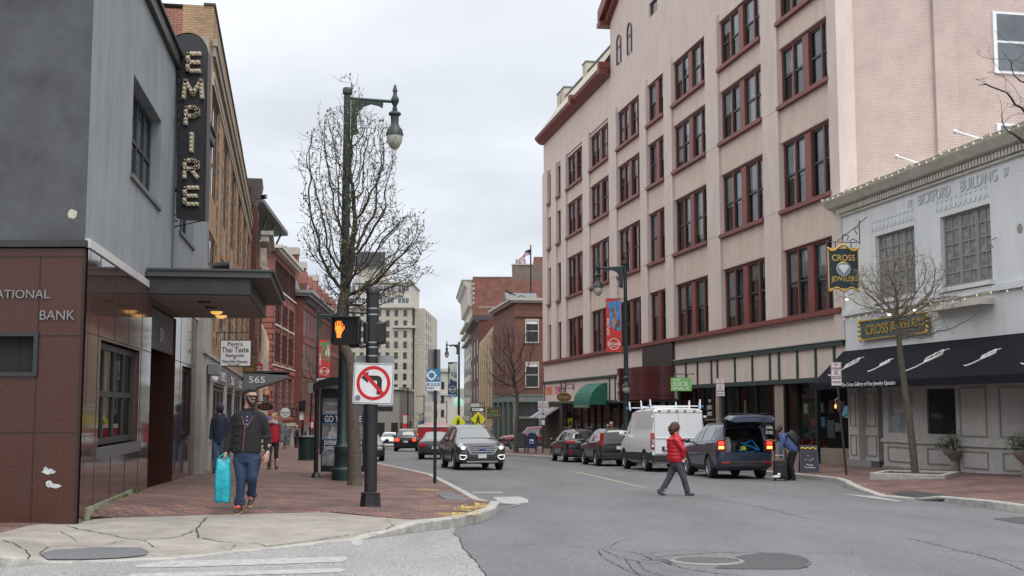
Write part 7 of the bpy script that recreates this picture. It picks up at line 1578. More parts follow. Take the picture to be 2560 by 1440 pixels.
# ---- others along the left pavement
def standing(label, cx, cy, H, top, low, hr=None, Y=None, face=(0, -1, 0), hood=None, wdt=1., stride=0., head_dx=0., shoes=black, lean=0., vox=.013, sl2=None):
    f = Fig(label, cx, cy, Y); k2 = H/1.75; L_ = lambda x, y, z: V((x*k2+lean*z, y*k2, z*k2)); w = MB()
    P, Mr, hk_ = head(w, L_(head_dx, -.0, 1.64), .235*k2, face); w.cap_(L_(0, 0, 1.46), L_(head_dx, 0, 1.58), .055*k2, .05*k2); torso(w, [(L_(0, 0, .95), .14*k2, .1*k2), (L_(0, 0, 1.4), .16*k2, .1*k2)])
    for s2 in (-1, 1): hand(w, L_(s2*.25*wdt, -.04, .86), (0, -.2, -1), (0, -1, 0), .95*k2, .6); w.cap_(L_(s2*.13, 0, .3), L_(s2*.12, 0, .1), .05*k2, .04*k2)
    solid(w, 'body', skin, f.r, .012, 2); w = MB()
    torso(w, [(L_(0, 0, .84), .19*k2*wdt, .14*k2), (L_(0, 0, 1.0), .195*k2*wdt, .145*k2), (L_(0, 0, 1.25), .20*k2*wdt, .14*k2), (L_(0, 0, 1.4), .18*k2*wdt, .12*k2), (L_(0, 0, 1.5), .08*k2, .08*k2)])
    for s2 in (-1, 1): w.cap_(L_(s2*.17*wdt, 0, 1.40), L_(s2*.24*wdt, .03, 1.12), .075*k2, .065*k2, 12); w.cap_(L_(s2*.24*wdt, .03, 1.12), L_(s2*.25*wdt, -.03, .90), .062*k2, .048*k2, 12)
    jk = solid(w, 'jacket', top, f.r, vox, 3); w = MB(); torso(w, [(L_(0, 0, .80), .15*k2, .12*k2), (L_(0, 0, .92), .17*k2, .13*k2)])
    for s2 in (-1, 1): w.cap_(L_(s2*.09, 0, .86), L_(s2*.09, s2*stride*.5-.02, .48), .095*k2, .068*k2, 12); w.cap_(L_(s2*.09, s2*stride*.5-.02, .48), L_(s2*.09, s2*stride, .1), .066*k2, .055*k2, 12)
    solid(w, 'trousers', low, f.r, vox, 3)
    for s2 in (-1, 1): w = MB(); shoe(w, L_(s2*.09, s2*stride+.03, .045), L_(s2*.10, s2*stride-.13, .04), .042*k2); w.build('shoe', shoes, f.r, smooth=60)
    if hr: w = MB(); w.ell(P(-.025, 0, .045), (.086*hk_, .10*hk_, .095*hk_), 12, 9, Mr); solid(w, 'hair', hr, f.r, .012, 1)
    if hood: w = MB(); w.ell(P(-.02, 0, .03), (.105*hk_, .115*hk_, .125*hk_), 12, 9, Mr); w.cap_(L_(-.07, .02, 1.47), L_(.07, .02, 1.47), .08*k2, .08*k2); solid(w, 'hood', hood, f.r, .013, 2)
    else: pass
    eyes(f.r, P, hk_); return f, P, L_, Mr, hk_
navyj = mat('dark navy jacket', (.022, .03, .055, 1), .8, var=.2, vs=6)
standing('hooded person in navy jacket and jeans leaning at the stone shopfront', 546, 1183, 1.86, navyj, mat('faded jeans', (.07, .12, .20, 1), .85, var=.3, vs=8), hood=mat('dark hood', (.03, .03, .05, 1), .9), face=(-.5, 1, 0), wdt=.85)
bootm = mat('brown suede boot', (.10, .06, .04, 1), .8)
f, P, L_, Mr, hk_ = standing('woman with blond hair, red jacket with grey sleeves and brown boots on the pavement', 682, 1174, 1.74, mat('crimson jacket', (.35, .008, .025, 1), .7, var=.15, vs=5), mat('dark grey leggings', (.03, .03, .032, 1), .85), face=(-.75, -.9, -.1), shoes=bootm, stride=.14, wdt=.92)
w = MB(); w.ell(P(-.04, 0, .04), (.09*hk_, .10*hk_, .10*hk_), 12, 9, Mr); w.cap_(P(-.06, .04, -.02), P(-.05, .05, -.13), .06, .05); w.cap_(P(-.06, -.04, -.02), P(-.05, -.05, -.13), .06, .05); solid(w, 'hair', mat('dark blond hair', (.26, .16, .08, 1), .7), f.r, .012, 1)
w = MB(); w.cap_(L_(.20, .0, 1.42), L_(.27, .03, 1.12), .085, .078); w.cap_(L_(.27, .03, 1.12), L_(.27, -.05, .90), .075, .06); w.cap_(L_(.10, .05, 1.43), L_(.2, .02, 1.40), .08, .09); solid(w, 'sleeve', mat('grey sleeve', (.12, .12, .135, 1), .85), f.r, .013, 2)
w = MB(); w.rings([[L_(0, -.03, 1.47+z)+V((r*math.cos(a), r*math.sin(a), .012*math.sin(3*a))) for a in [2*math.pi*i/16 for i in range(16)]] for r, z in ((.09, .07), (.13, .03), (.15, -.03), (.1, -.08))]); w.build('scarf', mat('patterned scarf', (.30, .24, .24, 1), .9, var=.8, vs=25), f.r, smooth=60)
for s2 in (-1, 1): w = MB(); w.cap_(L_(s2*.09, s2*.13, .07), L_(s2*.09, s2*.11, .26), .062, .066); w.build('boot_shaft', bootm, f.r, smooth=60)
f, P, L_, Mr, hk_ = standing('person in a blue and red bobble hat mostly hidden behind the blond woman', 674, 1165, 1.72, mat('blue grey coat', (.10, .14, .2, 1), .8), MATS['faded jeans'], face=(-.3, -1, 0), Y=48, wdt=.8)
w = MB(); w.ell(P(-.01, 0, .07), (.09*hk_, .1*hk_, .085*hk_), 12, 9, Mr); ht = w.build('hat', mat('blue knit', (.05, .12, .40, 1), .9), f.r, smooth=60); w = MB(); w.lathe([(.098*hk_, .02), (.1*hk_, .06), (.094*hk_, .06)], P(-.01, 0, .0), 14, sy=1.1); w.build('hat_band', mat('red and white knit', (.5, .03, .06, 1), .9, var=.9, vs=30), ht, smooth=50); w = MB(); w.ell(P(-.01, 0, .17), .04, 8, 6); w.build('bobble', mat('red wool', (.5, .03, .06, 1), .9), ht, smooth=60)
standing('distant person in grey blue hooded top standing near the pale shopfront', 712, 1123, 1.72, mat('grey blue hoodie', (.10, .12, .17, 1), .85), mat('grey trousers', (.12, .12, .12, 1), .85), hood=mat('grey hood', (.08, .09, .12, 1), .9), vox=.02)
f, P, L_, Mr, hk_ = standing('distant cyclist in grey jacket and pale cap riding away beside the bin', 741, 1120, 1.72, mat('ash grey jacket', (.16, .16, .165, 1), .85), mat('black leggings', (.015, .015, .017, 1), .9), hr=mat('straw cap', (.42, .36, .26, 1), .8), face=(.2, 1, 0), vox=.02)
bp = root('backpack', 'dark backpack worn by the distant cyclist', 'backpack', f.p+V((.05, -.16, 1.22))); w = MB(); w.cap_((0, 0, -.16), (0, 0, .12), .15, .13, 12); w.build('bag', MATS['black nylon'], bp, smooth=60); w = MB(); w.tube([(-.12, .1, .2), (-.13, .22, .12), (-.13, .2, -.1)], .02, 5); w.build('strap', black, bp)
by = root('bicycle', 'dark bicycle under the distant cyclist, wheel showing left of the bin', 'bicycle', f.p+V((0, 0, 0)), math.pi/2+.25)
for x in (-.52, .52):
    w = MB(); w.rings([[V((x+(.33+.02*math.cos(b2))*math.cos(a), .02*math.sin(b2), .35+(.33+.02*math.cos(b2))*math.sin(a))) for b2 in [2*math.pi*j/6 for j in range(6)]] for a in [2*math.pi*i/28 for i in range(29)]], cap=False); wl = w.build('wheel', tyrem, by, smooth=60); w = MB()
    for i in range(10): a = 2*math.pi*i/10; w.tube([(x, 0, .35), (x+.32*math.cos(a), 0, .35+.32*math.sin(a))], .003, 4)
    w.build('spokes', steell, wl)
w = MB(); w.tube([(-.52, 0, .35), (-.1, 0, .32), (.35, 0, .8), (-.15, 0, .82), (-.1, 0, .32)], .018, 6); w.tube([(-.52, 0, .35), (-.15, 0, .82), (-.17, 0, .95)], .015, 6); w.tube([(.52, 0, .35), (.35, 0, .8), (.33, 0, .98)], .018, 6); w.build('frame', black, by); w = MB(); w.tube([(.3, -.25, 1.0), (.33, 0, 1.0), (.3, .25, 1.0)], .014, 6); w.build('handlebar', black, by); w = MB(); w.ell((-.18, 0, .97), (.13, .06, .03), 8, 6); w.build('saddle', black, by, smooth=60)
standing('distant person with grey hair behind the black hatchback roof', 1528, 1160, 1.78, mat('dark coat', (.03, .03, .035, 1), .8), MATS['black leggings'], hr=mat('silver hair', (.4, .4, .4, 1), .7), Y=58, vox=.02)
standing('distant person with dark hair standing left of the grey haired one by the shop', 1519, 1160, 1.70, mat('brown coat', (.08, .05, .04, 1), .8), MATS['black leggings'], hr=hairb, Y=59, vox=.02)
# ================================================================ TREES (grown by space colonisation inside the crown's measured outline)
bark = mat('grey brown bark', (.095, .078, .062, 1), .9, var=.35, vs=14, bump=.8, bs=30); twigm = mat('dark twig bark', (.045, .036, .030, 1), .9, var=.3, vs=10)
def tree(label, base, env, k_, cx, trunk, n_att, buds, seed, D=.16, rt=.13, rmin=.006, depth=.8, bm_=None, tm_=bark, group=None, bs_=.035, wander=.35, killf=1.5, voids=0, twm=None):
    """env: list of (py, xl, xr) outline rows; trunk: list of (px, py) from the foot up; k_ = metres per pixel"""
    rng = np.random.default_rng(seed); r = root('street_tree', label, 'tree', base, 0, group); by = trunk[0][1]
    L_ = lambda x, y, d=0.: np.array([(x-cx)*k_, d, (by-y)*k_*1.015])
    env = sorted(env); att = []; env = [(y, *[float(np.interp(y, [e_[0] for e_ in env], [e_[q] for e_ in env])) for q in (1, 2)]) for y in np.arange(env[0][0], env[-1][0], 13)]; env = [(y, a+(b-a)*(rng.random()**1.5)*.17, b-(b-a)*(rng.random()**1.5)*.17) for y, a, b in env]
    ys = [e_[0] for e_ in env]
    while len(att) < n_att:
        y = rng.uniform(ys[0], ys[-1]); xl = np.interp(y, ys, [e_[1] for e_ in env]); xr = np.interp(y, ys, [e_[2] for e_ in env]); wmax = max(e_[2]-e_[1] for e_ in env)
        if rng.random() > ((xr-xl)/wmax)**1.0*.9+.1: continue
        x = rng.uniform(xl, xr); c, hw = (xl+xr)/2, (xr-xl)/2+1e-6; dd = hw*k_*depth*math.sqrt(max(0, 1-((x-c)/hw)**2)); att.append(L_(x, y, rng.uniform(-dd, dd)))
    att = np.array(att)
    if voids:
        c0_, c1_ = att.min(0), att.max(0)
        for _ in range(voids):
            c = att[rng.integers(len(att))]+np.array([rng.choice([-1, 1])*rng.uniform(.1, .5), 0, rng.uniform(-.3, .3)]); rr_ = rng.uniform(.22, .55)*(c1_[0]-c0_[0])/4; att = att[(((att-c)*np.array([1, .6, 1]))**2).sum(1) > rr_**2]
    pts = [L_(*trunk[0])]; par = [-1]
    for a, b in zip(trunk, trunk[1:]):
        A, B_ = L_(*a[:2], *(a[2:3])), L_(*b[:2], *(b[2:3])); n = max(1, int(np.linalg.norm(B_-A)/D))
        for i in range(n): pts.append(A+(B_-A)*(i+1)/n); par.append(len(pts)-2)
    nt_ = len(pts); P_ = np.array(pts); d2 = ((att[:, None]-P_[None])**2).sum(-1); near = d2.argmin(1); dist = np.sqrt(d2.min(1)); alive = np.ones(len(att), bool)
    for it in range(260):
        act = alive & (dist < 40*D)
        if not act.any(): break
        new = []; idx = near[act]; dirs = att[act]-P_[idx]; dirs /= (np.linalg.norm(dirs, axis=1)[:, None]+1e-9)
        for q in np.unique(idx):
            d = dirs[idx == q].sum(0); nrm = np.linalg.norm(d)
            if nrm < 1e-6: d = rng.normal(size=3); nrm = np.linalg.norm(d)
            d = d/nrm
            if par[q] >= 0: pd = P_[q]-P_[par[q]]; pd /= np.linalg.norm(pd)+1e-9; d = d*.7+pd*.45
            d = d+rng.normal(size=3)*wander*.5+np.array([0, 0, .08]); d /= np.linalg.norm(d); new.append((q, P_[q]+d*D))
        if not new: break
        s0 = len(P_); P_ = np.vstack([P_, np.array([v for _, v in new])]); par += [q for q, _ in new]
        nd = np.sqrt(((att[:, None]-P_[None, s0:])**2).sum(-1)); m1 = nd.min(1); better = m1 < dist; near[better] = nd.argmin(1)[better]+s0; dist[better] = m1[better]; alive &= dist > D*killf
        if len(P_) > 15000: break
    N_ = len(P_); kids = [[] for _ in range(N_)]
    for i, q in enumerate(par):
        if q >= 0: kids[q].append(i)
    rad = np.zeros(N_)
    for i in range(N_-1, -1, -1): rad[i] = rmin if not kids[i] else (sum(rad[j]**2.35 for j in kids[i]))**(1/2.35)
    top_ = rad[nt_-1] if nt_ > 1 else rad[0]; sc = rt*.80/max(top_, 1e-6)
    f_ = lambda r_: r_ if r_ <= rmin else rmin+(r_-rmin)*max(0, (rt*.8-rmin)/max(top_-rmin, 1e-6))
    rad = np.array([f_(v) for v in rad])
    for i in range(nt_): rad[i] = rt*(1.25-.45*min(1, i/nt_*1.0)) if i > 0 else rt*1.45
    cr = MB(); done = np.zeros(N_, bool)
    def chain(i):
        q = [par[i], i]
        while kids[q[-1]]: q.append(max(kids[q[-1]], key=lambda j: rad[j]))
        return q
    stack = []; 
    for i in range(1, N_):
        if i < nt_: done[i] = True
    tr = MB(); tp_ = [V(P_[i]) for i in range(nt_)]; tr.tube(tp_, [float(rad[i]) for i in range(nt_)], 10)
    for i in range(nt_, N_):
        if done[i]: continue
        q = chain(i)
        q = [j for j in q]; 
        seq = [q[0]]
        for j in q[1:]:
            if done[j]: break
            done[j] = True; seq.append(j)
        rr = [float(rad[seq[1]])]+[float(rad[j]) for j in seq[1:]]; 
        cr.tube([V(P_[j]) for j in seq], rr, 6 if rr[0] > .03 else (4 if rr[0] > .012 else 3), cap=False)
    for i in range(nt_, N_):
        if kids[i] or rng.random() < .25: continue
        d = P_[i]-P_[par[i]]; d /= np.linalg.norm(d)+1e-9; p = P_[i]; ch = [V(p)]
        for _ in range(rng.integers(1, 5)): d = d+rng.normal(size=3)*.22+np.array([0, 0, .18]); d /= np.linalg.norm(d); p = p+d*D*.8; ch.append(V(p))
        cr.tube(ch, rmin*.85, 3, cap=False)
        if bm_: 
            for c in ch[1:]: u = V(rng.normal(size=3)).normalized()*bs_*.35; v = V(rng.normal(size=3)).normalized()*bs_*.8; cr.add([c-u*.1, c+v, c+u], [(0, 1, 2)])
    lf = MB()
    for i in range(nt_, N_):
        if rad[i] > rmin*2.6: continue
        for _ in range(buds):
            if rng.random() < .45: continue
            p = V(P_[i])+V(rng.normal(size=3))*D*.35; d = V(rng.normal(size=3)+np.array([0, 0, .8])).normalized()*D*rng.uniform(.3, .7); u = d.orthogonal().normalized()
            a = V(P_[i]); w_ = .0035 if D < .2 else .006
            cr.add([a-u*w_, a+u*w_, a+d, ], [(0, 1, 2)])
            if bm_:
                s2 = bs_*rng.uniform(.5, 1.3); t = a+d; v = d.normalized()*s2; u2 = u*s2*.45; lf.add([t-v*.3, t+u2, t+v, t-u2], [(0, 1, 2, 3)])
    tr.build('trunk', tm_, r, smooth=50, uv=False); co = cr.build('crown', twm or twigm, r, recalc=False, uv=False, smooth=60)
    if lf.v: lf.build('buds', bm_, co, recalc=False, uv=False)
    return r
budm = mat('olive spring bud', (.12, .105, .045, 1), .8, var=.4, vs=6)
tb = GP(887, 1213); kt = tb.y/3000
tree('budding street tree with a bent trunk beside the green lamp post', tb, [(190, 838, 868), (235, 800, 890), (300, 772, 935), (340, 745, 985), (400, 722, 995), (450, 716, 995), (520, 740, 1010), (560, 722, 1075), (620, 728, 1085), (670, 745, 1090), (720, 775, 1075), (770, 780, 1000), (800, 825, 900)], kt, 887,
     [(887, 1213), (884, 1120), (880, 1020), (877, 950), (870, 905), (856, 875), (848, 850), (846, 810), (850, 770), (856, 740)], 6800, 2, 5, D=.105, voids=12, rt=.135, rmin=.0042, bm_=budm, bs_=.05, killf=1.25, wander=.34)
tb2 = GP(2289, 1194); tree('small bare street tree in the granite planter with spreading budding twigs', tb2, [(636, 2230, 2350), (665, 2180, 2390), (700, 2130, 2400), (740, 2085, 2440), (780, 2095, 2475), (810, 2180, 2480), (840, 2200, 2400), (870, 2240, 2290)], tb2.y/3000, 2289,
     [(2289, 1194), (2281, 1080), (2270, 980), (2262, 900), (2258, 850), (2256, 800)], 3000, 2, 9, D=.09, voids=9, twm=mat('pale bark twig', (.13, .105, .075, 1), .9, var=.3, vs=10), rt=.085, rmin=.0032, bm_=mat('tan bud', (.24, .19, .10, 1), .8), bs_=.032, killf=1.25, wander=.45)
tb3 = GP(1290, 1131); tree('bare street tree in front of the brown brick building', tb3, [(820, 1250, 1320), (850, 1215, 1345), (890, 1198, 1350), (940, 1200, 1345), (985, 1215, 1335), (1005, 1260, 1310)], tb3.y/3000, 1290,
     [(1290, 1131), (1291, 1080), (1294, 1030), (1292, 990), (1288, 965)], 1700, 1, 3, voids=14, D=.2, rt=.13, rmin=.008)
tb4 = at(800, 93); tree('bare brownish street tree by the far red buildings', tb4, [(868, 760, 800), (900, 738, 828), (950, 730, 842), (1000, 735, 842), (1040, 760, 835)], 93/3000, 800, [(800, 1124), (799, 1080), (797, 1040), (795, 1010)], 1600, 1, 4, voids=10, D=.22, rt=.14, rmin=.008, bm_=None, tm_=mat('pale twig', (.16, .12, .09, 1), .9))
treeF = at(1052, 190); tree('far street tree greening beside the distant grey road', treeF, [(1040, 1038, 1060), (1060, 1030, 1068), (1085, 1034, 1064)], 190/3000, 1052, [(1052, 1103), (1052, 1090)], 260, 2, 6, D=.45, rt=.15, rmin=.03, bm_=mat('fresh green leaf', (.10, .17, .04, 1), .8), bs_=.2)
# overhanging twigs at the right edge belong to a tree standing just outside the frame
tb5 = V((13.2, 24, down(13.2, 24))); k5 = 24/3000
tree('bare tree at the right edge reaching its upper twigs into the frame', tb5, [(150, 2450, 2900), (230, 2440, 2950), (300, 2490, 2950), (430, 2540, 2950), (500, 2530, 2950), (560, 2600, 2950)], k5, 2930, [(2930, 1260), (2925, 900), (2900, 600), (2890, 480)], 500, 2, 12, D=.16, rt=.12, rmin=.005, bm_=budm, bs_=.03, depth=.5)
# ================================================================ STREET FURNITURE
def lampglobe(r, c, s_=1.):
    s_ *= .84
    x, y, z = c; w = MB(); w.lathe([(.05*s_, .95*s_), (.11*s_, .90*s_), (.19*s_, .84*s_), (.20*s_, .78*s_), (.13*s_, .74*s_), (.12*s_, .50*s_), (.15*s_, .42*s_), (.24*s_, .30*s_), (.27*s_, .18*s_), (.28*s_, .12*s_)], (x, y, z), 16); h = w.build('lamp_housing', dgreen, r, smooth=40)
    w = MB(); w.lathe([(.25*s_, .13*s_), (.25*s_, .02*s_), (.22*s_, -.12*s_), (.15*s_, -.25*s_), (.04*s_, -.33*s_)], (x, y, z), 16); w.build('globe', mat('milky lamp globe', (.42, .40, .36, 1), .25, var=.15, vs=6), h, smooth=60)
def lamp_post(label, base, H, ax, group='green cast iron street lamps', thick=1., lanterns=False):
    """ax = direction (x, y) of the arm, 1.3 m long"""
    r = root('street_lamp', label, 'street lamp', base, math.atan2(ax[1], ax[0]), group); w = MB(); t = thick
    w.lathe([(.30*t, 0), (.30*t, .28), (.27*t, .30), (.235*t, .34), (.225*t, .68), (.24*t, .70), (.24*t, .86), (.20*t, .90), (.165*t, .95), (.155*t, 2.6), (.13*t, H*.5), (.10*t, H-.75), (.10*t, H-.18), (.14*t, H-.16), (.14*t, H-.03), (.12*t, H)], (0, 0, 0), 16); w.build('pole', dgreen, r, smooth=35)
    w = MB(); w.tube([(.05, 0, H-.28), (1.2, 0, H-.33)], .045, 8); w.prism([(.1, -.03, H-.30), (.95, -.03, H-.34), (.93, -.03, H-.52), (.82, -.03, H-.46), (.62, -.03, H-.42), (.42, -.03, H-.50), (.30, -.03, H-.62), (.26, -.03, H-.80), (.27, -.03, H-1.05), (.32, -.03, H-1.20), (.24, -.03, H-1.24), (.1, -.03, H-1.28)], (0, .06, 0)); w.build('arm', dgreen, r, bevel=.008)
    w = MB(); w.lathe([(.07, -.22), (.05, -.12), (.10, -.02), (.11, .06), (.06, .16), (.045, .26), (.07, .28), (.02, .46)], (1.25, 0, H-.33), 12); w.build('finial', dgreen, r, smooth=50); lampglobe(r, (1.25, 0, H-1.34))
    if lanterns:
        for s_ in (-1, 1): w = MB(); w.tube([(0, 0, 4.0), (0, s_*.36, 4.05), (0, s_*.36, 3.98)], .04, 6); w.build('lantern_arm', dgreen, r); lampglobe(r, (0, s_*.38, 3.25), .75)
    return r
lpm = GP(855, 1201); lamp_post('big green street lamp rising through the budding tree', lpm, 10.25, (1, .12), thick=.9)
lr = at(1566, 55.); lamp_post('green street lamp with the red banner in front of the pink building', lr, 9.15, (-1, .05), thick=.8, lanterns=True)
lm = at(1147, 122.); lamp_post('green street lamp with the blue banner far down the street', lm, 10.6, (-1, .05), thick=.9)
ll = at(791, 93.); lamp_post('green street lamp with the red banner by the far red buildings', ll, 10.6, (1, .05), thick=.8)
bred = mat('banner red', (.50, .035, .025, 1), .7); bblue = mat('banner navy', (.015, .04, .085, 1), .7)
def banner(label, pl, pt, pr, pb, Y, m, word, pic, off=0):
    k_ = Y/3000; c = WP((pl+pr)/2, (pt+pb)/2, Y); r = root('street_banner', label, 'banner', c, 0, 'street lamp banners'); w2, h2 = (pr-pl)*k_/2, (pb-pt)*k_/2
    w = MB(); w.box(-w2, w2, 0, .015, -h2, h2); w.build('cloth', m, r); w = MB(); w.prism([(-w2+.02, -.006, h2-.5*w2), (w2-.02, -.006, h2-.03), (w2-.02, -.006, -h2*.22), (.1*w2, -.006, -h2*.14), (-w2*.55, -.006, 0), (-w2*.55, -.006, h2*.6)][0:6], (0, .004, 0)); p_ = w.build('picture', pic[0], r)
    random.seed(len(label)); 
    for m3 in pic[1:]:
        w = MB()
        for _ in range(3): x = random.uniform(-.2, .75)*w2; z = random.uniform(-.05, .5)*h2; w.ell((x, -.012, z), (w2*.16, .006, h2*.16), 8, 6); w.ell((x, -.012, z+h2*.2), (w2*.1, .006, h2*.045), 8, 6)
        w.build('figure', m3, p_, smooth=60)
    text(word, h2*.62, w2*.32, wt, r, (-w2*.72, -.012, -h2*.05), (math.pi/2, -math.pi/2, 0), .002)
    text('PORTLAND', w2*1.65, w2*.36, wt, r, (0, -.014, -h2*.70), ext=.002, bold=.01); text('DOWNTOWN', w2*.8, w2*.13, wt, r, (0, -.014, -h2*.70-w2*.36), ext=.002)
    w = MB(); w.rings([[V((q*math.cos(a), -.008, -h2*.70+q*math.sin(a))) for a in [math.pi*2*i/24 for i in range(24)]] for q in (w2*.66, w2*.73)], cap=False); w.build('emblem_ring', wt, r, recalc=False)
    w = MB(); w.tube([(-w2, .01, h2+.01), (w2+.12, .01, h2+.01)], .018, 5); w.tube([(-w2, .01, -h2-.01), (w2+.12, .01, -h2-.01)], .018, 5); w.build('rod', black, r)
skyb = mat('evening blue print', (.06, .20, .42, 1), .7, var=.5, vs=2); duskm = mat('orange print', (.45, .20, .08, 1), .7); crowdg = mat('leafy print', (.12, .18, .10, 1), .7, var=.6, vs=6); tealp = mat('teal print', (.12, .42, .40, 1), .7); brp = mat('brown print', (.12, .06, .04, 1), .7); pale_p = mat('pale print', (.5, .5, .45, 1), .7)
banner('red street banner reading EXPLORE and PORTLAND in front of the pink building', 1515, 747, 1554, 880, 54.9, bred, 'EXPLORE', (skyb, duskm, brp))
banner('red street banner reading CELEBRATE on the far left lamp', 797, 850, 826, 942, 92.8, bred, 'CELEBRATE', (crowdg, pale_p, bred))
banner('navy street banner reading LEARN on the lamp down the middle of the view', 1120, 906, 1143, 985, 121.8, bblue, 'LEARN', (pale_p, brp, tealp))
ss_ = hang_sign('street_name_sign', 'blue street name sign reading OAK ST under the navy banner', 1132, 988, 121.7, 22, 7, mat('street sign blue', (.03, .12, .35, 1), .5), [('OAK ST', 1132, 988, 16, 4)], tm=wt)
# pedestrian signal pole
sp_ = GP(926, 1266); ks = sp_.y/3000; SX = lambda x, y, d=0.: V(((x-926)*ks, d, (1266-y)*ks*1.012))
po = root('signal_pole', 'thick black signal pole with steel bands standing on the brick corner', 'pole', sp_)
w = MB(); w.lathe([(.195, 0), (.185, .02), (.165, .20), (.17, .22), (.17, .235), (.11, .25)], n=8, M=Matrix.Rotation(math.pi/8, 4, 'Z')); w.build('base', black, po, bevel=.01)
w = MB(); w.lathe([(.108, .2), (.108, 3.66)], n=24); w.build('shaft', mat('black wrapped pole', (.016, .016, .018, 1), .45, var=.3, vs=5, bump=.2, bs=10), po, smooth=40); w = MB(); w.lathe([(.125, 3.60), (.125, 3.68), (.10, 3.71)], n=24); w.build('cap', black, po, smooth=40)
w = MB()
for y in (784, 799, 868, 880, 901): z = SX(926, y).z; w.rings([[V((.111*math.cos(a), .111*math.sin(a), z+dz)) for a in [2*math.pi*i/24 for i in range(24)]] for dz in (0, .022)], cap=False)
w.split('steel_band', stainless, po, recalc=False, smooth=60)
w = MB(); z1, z2 = SX(0, 793).z, SX(0, 876).z
w.tube([(-.08, 0, z1), (-.33, -.02, z1+.01), (-.40, -.02, z1+.01)], .022, 8); w.tube([(-.08, 0, z2), (-.36, -.02, z2), (-.40, -.02, z2+.04)], .025, 8); w.build('bracket_arm', black, po)
def ped_head(name, label, x0, x1, y0, y1, d, lit, rz=0.):
    c = SX((x0+x1)/2, (y0+y1)/2, d); r = root(name, label, 'pedestrian signal', sp_+c, rz); w2, h2 = (x1-x0)*ks/2, (y1-y0)*ks/2
    w = MB(); w.box(-w2, w2, 0, .20, -h2, h2); w.build('housing', black, r, bevel=.04)
    w = MB()
    for x in (-w2, w2-.02): w.box(x, x+.02, -.12, .0, -h2+.02, h2)
    w.box(-w2, w2, -.14, 0, h2-.02, h2); w.build('visor', black, r)
    w = MB()
    for i in range(12): z = -h2+.03+i*(2*h2-.06)/11; w.box(-w2+.02, w2-.02, -.03, -.005, z-.003, z+.003)
    for i in range(14): x = -w2+.03+i*(2*w2-.06)/13; w.box(x-.0025, x+.0025, -.028, -.006, -h2+.02, h2-.02)
    w.build('louvre', blackp, r)
    if lit:
        rows = ["..##.##.##...", "..##.##.##...", "..##.##.##.#.", ".###.##.##.##", ".##########.#" , "..#########.#", "..##########.", "..##########.", "...########..", "...#######...", "...######....", "...######....", "....#####....", "....#####...."]
        rows = ["...##.##....", ".#.##.##....", ".#.##.##.#..", ".#.##.##.#..", ".########..#", ".########.##", ".#########.#", ".##########.", "..########..", "..#######...", "...######...", "...#####....", "...#####....", "...#####...."]
        w = MB(); dx, dz = .0145, .0205
        for j, row in enumerate(rows):
            for i, ch in enumerate(row):
                if ch == '#': w.ell((-w2+.06+i*dx, -.034, h2-.085-j*dz), (.0068, .004, .0085), 6, 4)
        w.build('hand_symbol', mat('lit orange hand', (1, .3, .05, 1), .4, emit=(1, .16, .02, 1), es=2.6), r)
    return r
ped_head('pedestrian_signal', 'black pedestrian signal showing a lit orange raised hand', 826, 897, 803, 873, -.12, True)
ped_head('pedestrian_signal', 'unlit black pedestrian signal facing away behind the thick signal pole', 904, 957, 814, 871, .12, False, math.pi)
# no left turn sign
ns_ = root('traffic_sign', 'square white no left turn sign with red circle on the black signal pole', 'traffic sign', sp_+SX(932, 968, -.125), 0); ns_.rotation_euler = (0, R(2.2), R(-4))
a_ = 50.5*ks; al = mat('white sign sheeting', (.66, .66, .68, 1), .4, var=.08, vs=8)
def rrect(a, r_, y, n=5): return [V((sx*(a-r_)+r_*math.cos(q), y, sz*(a-r_)+r_*math.sin(q))) for sx, sz, q0 in ((1, 1, 0), (-1, 1, math.pi/2), (-1, -1, math.pi), (1, -1, 1.5*math.pi)) for q in [q0+math.pi/2*i/n for i in range(n+1)]]
w = MB(); w.prism(rrect(a_, .03, 0), (0, .006, 0)); w.build('plate', al, ns_)
w = MB(); w.rings([rrect(a_*.96, .025, -.003), rrect(a_*.935, .022, -.003)], cap=False); w.build('border', blackp, ns_, recalc=False)
w = MB(); w.rings([[V((q*math.cos(a), -.004, q*math.sin(a)+.01)) for a in [2*math.pi*i/40 for i in range(40)]] for q in (a_*.84, a_*.68)], cap=False); w.build('red_ring', redp, ns_, recalc=False)
w = MB(); w.add([V((x*a_, -.003, z*a_)) for x, z in ((-.62, .28), (-.27, .60), (-.27, .40), (.22, .40), (.36, .33), (.42, .2), (.42, -.52), (.18, -.52), (.18, .12), (.14, .16), (-.27, .16), (-.27, .02))], [(0, 1, 2, 10, 11), (2, 3, 4, 9, 10), (4, 5, 8, 9), (5, 6, 7, 8)]); w.build('turn_arrow', blackp, ns_, recalc=False)
w = MB(); w.poly([V((x*a_, -.0055, z*a_)) for x, z in ((-.60, .48), (-.46, .60), (.60, -.46), (.48, -.58))]); w.build('slash', redp, ns_, recalc=False)
w = MB(); w.lathe([(.05, 0), (.05, .003)], n=16, M=Matrix.Translation((-a_*.74, -.003, -a_*.72)) @ Matrix.Rotation(math.pi/2, 4, 'X')); w.build('sticker', mat('grey sticker', (.18, .19, .21, 1), .5), ns_)
w = MB(); w.ell((-.02, -.006, a_*.0-.38*a_*2.1), (.012, .004, .012), 8, 5); w.ell((0, -.006, a_*.93), (.012, .004, .012), 8, 5); w.build('bolt', stainless, ns_)
nb = root('traffic_sign', 'bare grey back of a square sign behind the no left turn sign', 'traffic sign', sp_+SX(931, 945, .125)); w = MB(); w.prism(rrect(48*ks, .03, 0), (0, .006, 0)); w.build('plate', mat('bare aluminium', (.27, .28, .29, 1), .5, var=.1), nb)
